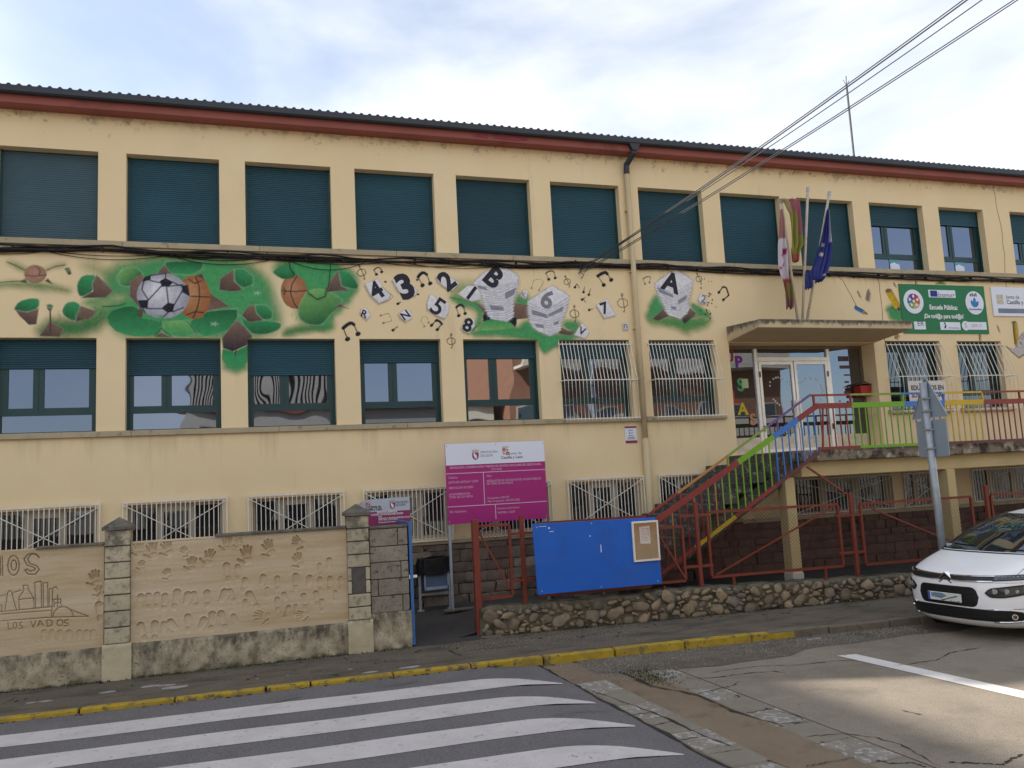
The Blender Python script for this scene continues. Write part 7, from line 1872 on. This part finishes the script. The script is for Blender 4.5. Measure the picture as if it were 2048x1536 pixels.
def prof(z): return [float(np.interp(z, LZ, [l[k] for l in LV])) for k in (1, 2, 3, 4)]
def surf(u, z, off=0.0):
    xf, hw, Dp, xr = prof(z)
    def pt(uu):
        th = abs(uu) * math.pi / 2; s_, c_ = math.sin(th) ** (2 / NE), max(0, math.cos(th)) ** (2 / NE)
        return np.array([xf + Dp * (1 - c_), math.copysign(hw * s_, uu)])
    p = pt(u); e = 1e-3; a = pt(max(-1, u - e)); c = pt(min(1, u + e)); t = c - a; n = np.array([-t[1], t[0]]); n = n / (np.linalg.norm(n) + 1e-9)
    if n[0] > 0 and abs(u) < .98: n = -n
    if abs(u) >= .98: n = np.array([-.05, math.copysign(1, u)])
    return np.array([p[0] + n[0] * off, p[1] + n[1] * off, z])
def u_of(y, z):
    hw = prof(z)[1]; s_ = min(1, abs(y) / hw) ** (NE / 2); return math.copysign(math.asin(s_) / (math.pi / 2), y)
NF, NS_, NR = 30, 12, 8
def ring(z):
    xf, hw, Dp, xr = prof(z); R_ = []
    us = np.linspace(-1, 1, 2 * NF + 1)
    front = [surf(u, z)[:2] for u in us]
    Dr = .35
    side = [np.array([xf + Dp + (xr - Dr - xf - Dp) * k / NS_, hw]) for k in range(1, NS_ + 1)]
    rear = [np.array([xr - Dr + Dr * math.sin(k / NR * math.pi / 2) ** .7, hw * math.cos(k / NR * math.pi / 2) ** .45 if k < NR else 0]) for k in range(1, NR + 1)]
    half = side + rear; other = [np.array([p[0], -p[1]]) for p in half[:-1][::-1]]
    return front + half + other
ZS = np.concatenate([np.linspace(.17, .79, 14), np.linspace(.80, 1.075, 24), np.linspace(1.095, 1.63, 20)])
rings = [[(p[0], p[1], z) for p in ring(z)] for z in ZS]
nR = len(rings[0])
body, wind, sidew = MB(), MB(), MB()
allv = [p for r_ in rings for p in r_]
def kind_of(i, j):
    z = (ZS[i] + ZS[i + 1]) / 2
    if j < 2 * NF:
        u = abs(-1 + (j + .5) / NF)
        if 1.085 < z < 1.545 and u < .80: return 'w'
        if 1.085 < z < 1.50 and .86 < u: return 's'
    elif 1.06 < z < 1.50:
        k = j - 2 * NF if j < 2 * NF + NS_ + NR else nR - 1 - j
        if k < NS_ - 1 and k % 5 != 4: return 's'
    return 'b'
fb, fw, fs = [], [], []
for i in range(len(ZS) - 1):
    for j in range(nR):
        f = (i * nR + j, i * nR + (j + 1) % nR, (i + 1) * nR + (j + 1) % nR, (i + 1) * nR + j)
        {'b': fb, 'w': fw, 's': fs}[kind_of(i, j)].append(f)
fb.append(tuple((len(ZS) - 1) * nR + j for j in range(nR))); fb.append(tuple(range(nR - 1, -1, -1)))
def car_part(fs_, nm, m):
    used = sorted({k for f in fs_ for k in f}); mp_ = {k: i for i, k in enumerate(used)}
    b = MB(); b.add([allv[k] for k in used], [tuple(mp_[k] for k in f) for f in fs_]); return b.build(nm, m, car, smooth=True, fix=True)
car_part(fb, 'body', M['carwhite']); car_part(fw, 'windscreen', M['carglass']); car_part(fs, 'side_window', M['carglass'])
def patch(nm, m, y0, y1, lo, hi, off=.006, nu=28, nv=6, th=True, smooth=True):
    """skin patch on the nose between curves lo(y) and hi(y), raised by off"""
    Pz = np.zeros((nv, nu, 3))
    for j in range(nu):
        y = y0 + (y1 - y0) * j / (nu - 1)
        for i in range(nv):
            z = lo(y) + (hi(y) - lo(y)) * i / (nv - 1)
            Pz[i, j] = surf(u_of(y, z), z, off)
    b = MB(); b.grid(Pz)
    if th:   # returned edges so that the piece has thickness
        for row in (Pz[0], Pz[-1], Pz[:, 0], Pz[:, -1]):
            back = row + np.array([off * 2.5, 0, 0]); b.grid(np.array([row, back]))
    return b.build(nm, m, car, smooth=smooth, fix=False)
rnd_ = lambda y, a, c, z0, z1, r: (z0 + (z1 - z0) * .5 * (1 - math.sqrt(max(0, 1 - max(0, (abs(y - (a + c) / 2) - ((c - a) / 2 - r)) / r) ** 2))))
def rbox(nm, m, a, c, z0, z1, r, off, tilt=0.0, **k):
    lo = lambda y: rnd_(y, a, c, z0, z1, r) + tilt * (y - (a + c) / 2); hi = lambda y: z0 + z1 - rnd_(y, a, c, z0, z1, r) + tilt * (y - (a + c) / 2)
    return patch(nm, m, a, c, lo, hi, off, **k)
# upper strip: bonnet edge with twin chrome lines running into the slim lamps
zs_ = lambda y: .822 + .030 * (abs(y) / .9) ** 1.6
patch('upper_grille', M['carblack'], -.895, .895, lambda y: zs_(y) - .048, lambda y: zs_(y) + .020, .010, nu=70, nv=4)
for dz in (-.054, .008):
    patch('chrome_line', M['chrome'], -.62, -.10, lambda y: zs_(y) + dz, lambda y: zs_(y) + dz + .010, .018, nu=30, nv=2); patch('chrome_line', M['chrome'], .10, .62, lambda y: zs_(y) + dz, lambda y: zs_(y) + dz + .010, .018, nu=30, nv=2)
b = MB(); x_ = surf(0, .81)[0] if False else surf(0, .81, 0)[0]
for dz in (.012, -.040):
    Pc = [(-.105, -.034), (0, .050), (.105, -.034), (.105, -.058), (0, .022), (-.105, -.058)]
    b.prismx([(y, .812 + dz + z) for y, z in Pc], x_ - .028, x_ + .05)
b.build('chevron_badge', M['chrome'], car)
for s_ in (-1, 1):
    a, c = sorted((s_ * .63, s_ * .89))
    o = patch('slim_lamp', M['lampglass'], a, c, lambda y: zs_(y) - .036, lambda y: zs_(y) + .014, .016, nu=16, nv=3)
    for k in range(7):
        y = s_ * (.67 + .028 * k); p = surf(u_of(y, zs_(y)), zs_(y), .020); b = MB(); b.box(p[0] - .008, p[0] + .004, p[1] - .006, p[1] + .006, p[2] - .006, p[2] + .006); b.build('lamp_element', M['lampcore'], o)
# main grille with number plate
g_ = rbox('grille', M['carblack'], -.46, .46, .44, .70, .10, .008, nu=40, nv=8)
rbox('grille_surround', M['carwhite'], -.50, .50, .405, .73, .12, .003, nu=40, nv=8)
for k in range(4):
    z = .50 + .055 * k; patch('grille_slat', M['rubber'], -.40, .40, lambda y: z, lambda y: z + .018, .016, nu=20, nv=2)
b = MB(); p = surf(0, .55, .035); b.box(p[0] - .012, p[0] + .012, -.26, .26, .49, .60); pl_ = b.build('number_plate', M['plate'], car, bevel=.004)
b = MB(); b.box(p[0] - .014, p[0] - .0122, .222, .258, .492, .598); b.build('blue_band', M['plateblue'], pl_)
b = MB(); b.prism([(.20, .592), (.02, .592), (-.05, .56), (.05, .52), (.20, .535)], -.001, 0)
v_ = [(p[0] - .0135, x, z) for x, _, z in b.v]; b.v = v_; b.build('smear', M['platesmear'], pl_, fix=False)
b = MB(); b.prism([(.06, .50), (-.20, .575), (-.22, .565), (.02, .495)], -.001, 0); b.v = [(p[0] - .0138, x, z) for x, _, z in b.v]; b.build('smear', mat('plate_smear_dark', (.20, .20, .19), .6), pl_, fix=False)
b = MB()
for yy in (-.10, -.145, -.20, -.225): b.box(p[0] - .014, p[0] - .0122, yy - .016, yy, .496, .506)
b.build('small_print', M['printdark'], pl_)
# lower intake and fog lamp surrounds
zi = lambda y: .285 - .02 * (abs(y) / .8) ** 2
patch('lower_intake', M['carblack'], -.865, .865, lambda y: .265 + .0 * y, lambda y: .425 - .02 * (abs(y) / .86) ** 2, .008, nu=60, nv=6)
for k in range(3):
    z = .30 + .04 * k; patch('intake_slat', M['rubber'], -.52, .52, lambda y: z, lambda y: z + .012, .016, nu=24, nv=2)
for s_ in (-1, 1):
    # chrome C round each fog lamp
    pts = [(s_ * y, z) for y, z in ((.56, .415), (.66, .424), (.76, .422), (.825, .405), (.855, .37), (.858, .33), (.84, .292), (.80, .272), (.70, .262), (.58, .258))]
    b = MB(); b.tube([tuple(surf(u_of(y, z), z, .016)) for y, z in pts], .013, 8); b.build('fog_trim', M['chrome'], car, smooth=True)
    yl = s_ * .775; p = surf(u_of(yl, .335), .335, .012); b = MB(); nrm = Vector((-.62, s_ * .78, 0)).normalized()
    b.tube([tuple(Vector(p) - nrm * .02), tuple(Vector(p) + nrm * .012)], .036, 16); f_ = b.build('fog_lamp', M['chrome'], car, smooth=False)
    b = MB(); b.tube([tuple(Vector(p) + nrm * .012), tuple(Vector(p) + nrm * .016)], .026, 14); b.build('lens', M['lampglass'], f_)
    # main headlamp: pointed toward the wing
    lo = lambda y: .575 + .05 * max(0, (abs(y) - .70) / .2) ** 1.5 + .03 * max(0, (.62 - abs(y)) / .06) ** 2; hi = lambda y: .695 + .050 * min(1, max(0, (abs(y) - .58) / .3)) - .03 * max(0, (.62 - abs(y)) / .06) ** 2
    a, c = sorted((s_ * .535, s_ * .895))
    patch('headlamp_housing', M['carblack'], a, c, lo, hi, .008, nu=30, nv=6)
    a, c = sorted((s_ * .57, s_ * .88))
    h_ = patch('headlamp', M['lampglass'], a, c, lambda y: lo(y) + .025, lambda y: hi(y) - .018, .013, nu=26, nv=5)
    for yy, w_ in ((.64, .034), (.745, .034), (.82, .022)):
        yl = s_ * yy; p = surf(u_of(yl, .66), .66, .016); b = MB(); b.tube([(p[0] + .012, p[1], p[2]), (p[0] - .004, p[1] + s_ * .003, p[2])], w_, 14); b.build('lamp_reflector', M['lampcore'], h_)
# bonnet shut line and crease, wipers, mirrors, wheels, roof details
for s_ in (-1, 1):
    b = MB(); b.tube([tuple(surf(u_of(s_ * y, z), z, .002)) for y, z in ((.80, .865), (.80, .92), (.79, .97), (.775, 1.02), (.76, 1.06))], .0035, 5); b.build('shut_line', M['carblack'], car)
    b = MB(); b.tube([tuple(surf(s_ * u, 1.08, .004) + np.array([0, 0, .0])) for u in np.linspace(0.0, .80, 14)], .012, 6); b.build('cowl', M['carblack'], car)
    b = MB(); b.tube([tuple(surf(s_ * .82, z, .006)) for z in np.linspace(1.09, 1.55, 10)], .014, 6); b.build('pillar_trim', M['carblack'], car, smooth=True)
    b = MB(); P_ = np.array([[(1.62 + .09 * math.cos(a) * (1 if k else .0), s_ * (.90 + .11 * k), 1.10 + .075 * math.sin(a)) for a in np.linspace(0, 6.283, 13)] for k in (0, 0.15, .8, 1, 1.02)]); P_[-1] = P_[-1].mean(0); b.grid(P_); b.build('wing_mirror', M['carwhite'], car, smooth=True)
    for xw in (.93, 3.72):
        yw = s_ * .80
        b = MB(); b.tube([(xw, s_ * .70, .325), (xw, s_ * .905, .325)], .385, 28); wa = b.build('wheel_arch', M['carblack'], car)
        b = MB(); b.tube([(xw, s_ * .71, .325), (xw, s_ * .918, .325)], .325, 28); wt = b.build('wheel', M['rubber'], car)
        b = MB(); b.tube([(xw, s_ * .85, .325), (xw, s_ * .922, .325)], .215, 20); b.build('rim', M['galv'], wt)
    for xa in (2.15, 3.15):
        b = MB(); b.box(xa, xa + .16, s_ * .91 - .012, s_ * .91 + .012, .86, .885); b.build('door_handle', M['carwhite'], car)
    # wing shut line running down from the slim lamp, sill line and door gaps
    b = MB(); b.tube([tuple(surf(s_ * u, z, .002)) for u, z in ((.97, .79), (.975, .74), (.985, .62), (.99, .50), (.985, .42))], .003, 5); b.build('shut_line', M['carblack'], car)
    b = MB(); b.tube([tuple(surf(s_ * u, .435, .002)) for u in np.linspace(.62, .985, 12)], .003, 5); b.build('shut_line', M['carblack'], car)
b = MB(); b.tube([tuple(surf(u_of(y, .79), .79 - .002 * 0, .004) + np.array([0, 0, -.022])) for y in np.linspace(-.86, .86, 30)], .0028, 5); b.build('shut_line', M['carblack'], car)
# a few things seen through the windscreen
b = MB()
for z, u0, u1 in ((1.14, -.55, -.1), (1.15, .1, .5)):
    b.tube([tuple(surf(u, z + .015 * math.sin(3 * u), .012)) for u in np.linspace(u0, u1, 8)], .007, 5)
b.build('wiper', M['carblack'], car)
b = MB(); p = surf(.60, 1.13, .006); b.box(p[0] - .004, p[0] + .01, p[1] - .05, p[1] + .03, 1.10, 1.16); b.build('windscreen_sticker', M['signgrey'], car)

# ================================================================== unseen street buildings, invented for window reflections and road shade
def block(name, label, x0, x1, y0, y1, h, m, floors, nwin, face=1, balc=False):
    t = thing(name, label, 'building', ((x0 + x1) / 2, y1, -.1))
    b = MB(); b.box(x0, x1, y0, y1, -.15, h); b.build('wall', m, t)
    b = MB(); b.box(x0 - .4, x1 + .4, y0 - .4, y1 + .4, h, h + .25); b.build('roof', M['redfascia'], t)
    for f in range(floors):
        zb_ = .9 + f * (h - .4) / floors
        for k in range(nwin):
            cx_ = x0 + (x1 - x0) * (k + .5) / nwin; w_ = .55
            fr = MB(); fr.box(cx_ - w_ - .08, cx_ + w_ + .08, y1 - .02, y1 + .04, zb_ - .08, zb_ + 1.48); fo = fr.build('window', M['whiteframe'], t)
            b = MB(); b.box(cx_ - w_, cx_ + w_, y1 + .041, y1 + .05, zb_, zb_ + 1.4); b.build('pane', M['pane_dark'], fo)
        if balc and f > 0:
            b = MB()
            for k in range(0, nwin, 2):
                cx_ = x0 + (x1 - x0) * (k + 1) / nwin; b.box(cx_ - 2.0, cx_ + 2.0, y1 + .06, y1 + 1.2, zb_ - .35, zb_ - .2); b.box(cx_ - 2.0, cx_ + 2.0, y1 + 1.1, y1 + 1.2, zb_ - .19, zb_ + .65)
            b.build('balcony', M['opp_render'], t)
    return t
block('apartment_building', 'brick apartment building with pale balconies across the street', 16.6, 33.0, -34, -25, 11.5, M['brick'], 3, 8, balc=True)
rh = block('row_house', 'low pale house with a slatted top storey across the street', .8, 16.0, -34, -26, 6.3, M['opp_render'], 2, 7)
b = MB(); b.box(.9, 8.4, -33, -26.2, 6.56, 8.9); b.build('upper_storey', M['dark'], rh)  # storey and slats added to put stripes into the window reflections
b = MB(); b.box(.7, 8.6, -33.2, -25.7, 8.9, 9.1); b.build('upper_roof', M['opp_render'], rh)
for k in range(37):
    b = MB(); b.box(.95 + .20 * k, 1.05 + .20 * k, -26.18, -26.02, 6.6, 8.88); b.build('slat', M['opp_render'], rh)
block('street_block', 'tall building at the left end of the street that shades the road', -26.0, -12.9, -4.0, 16.0, 12.0, M['opp_render'], 3, 6)  # unseen building added to cast shade over the road
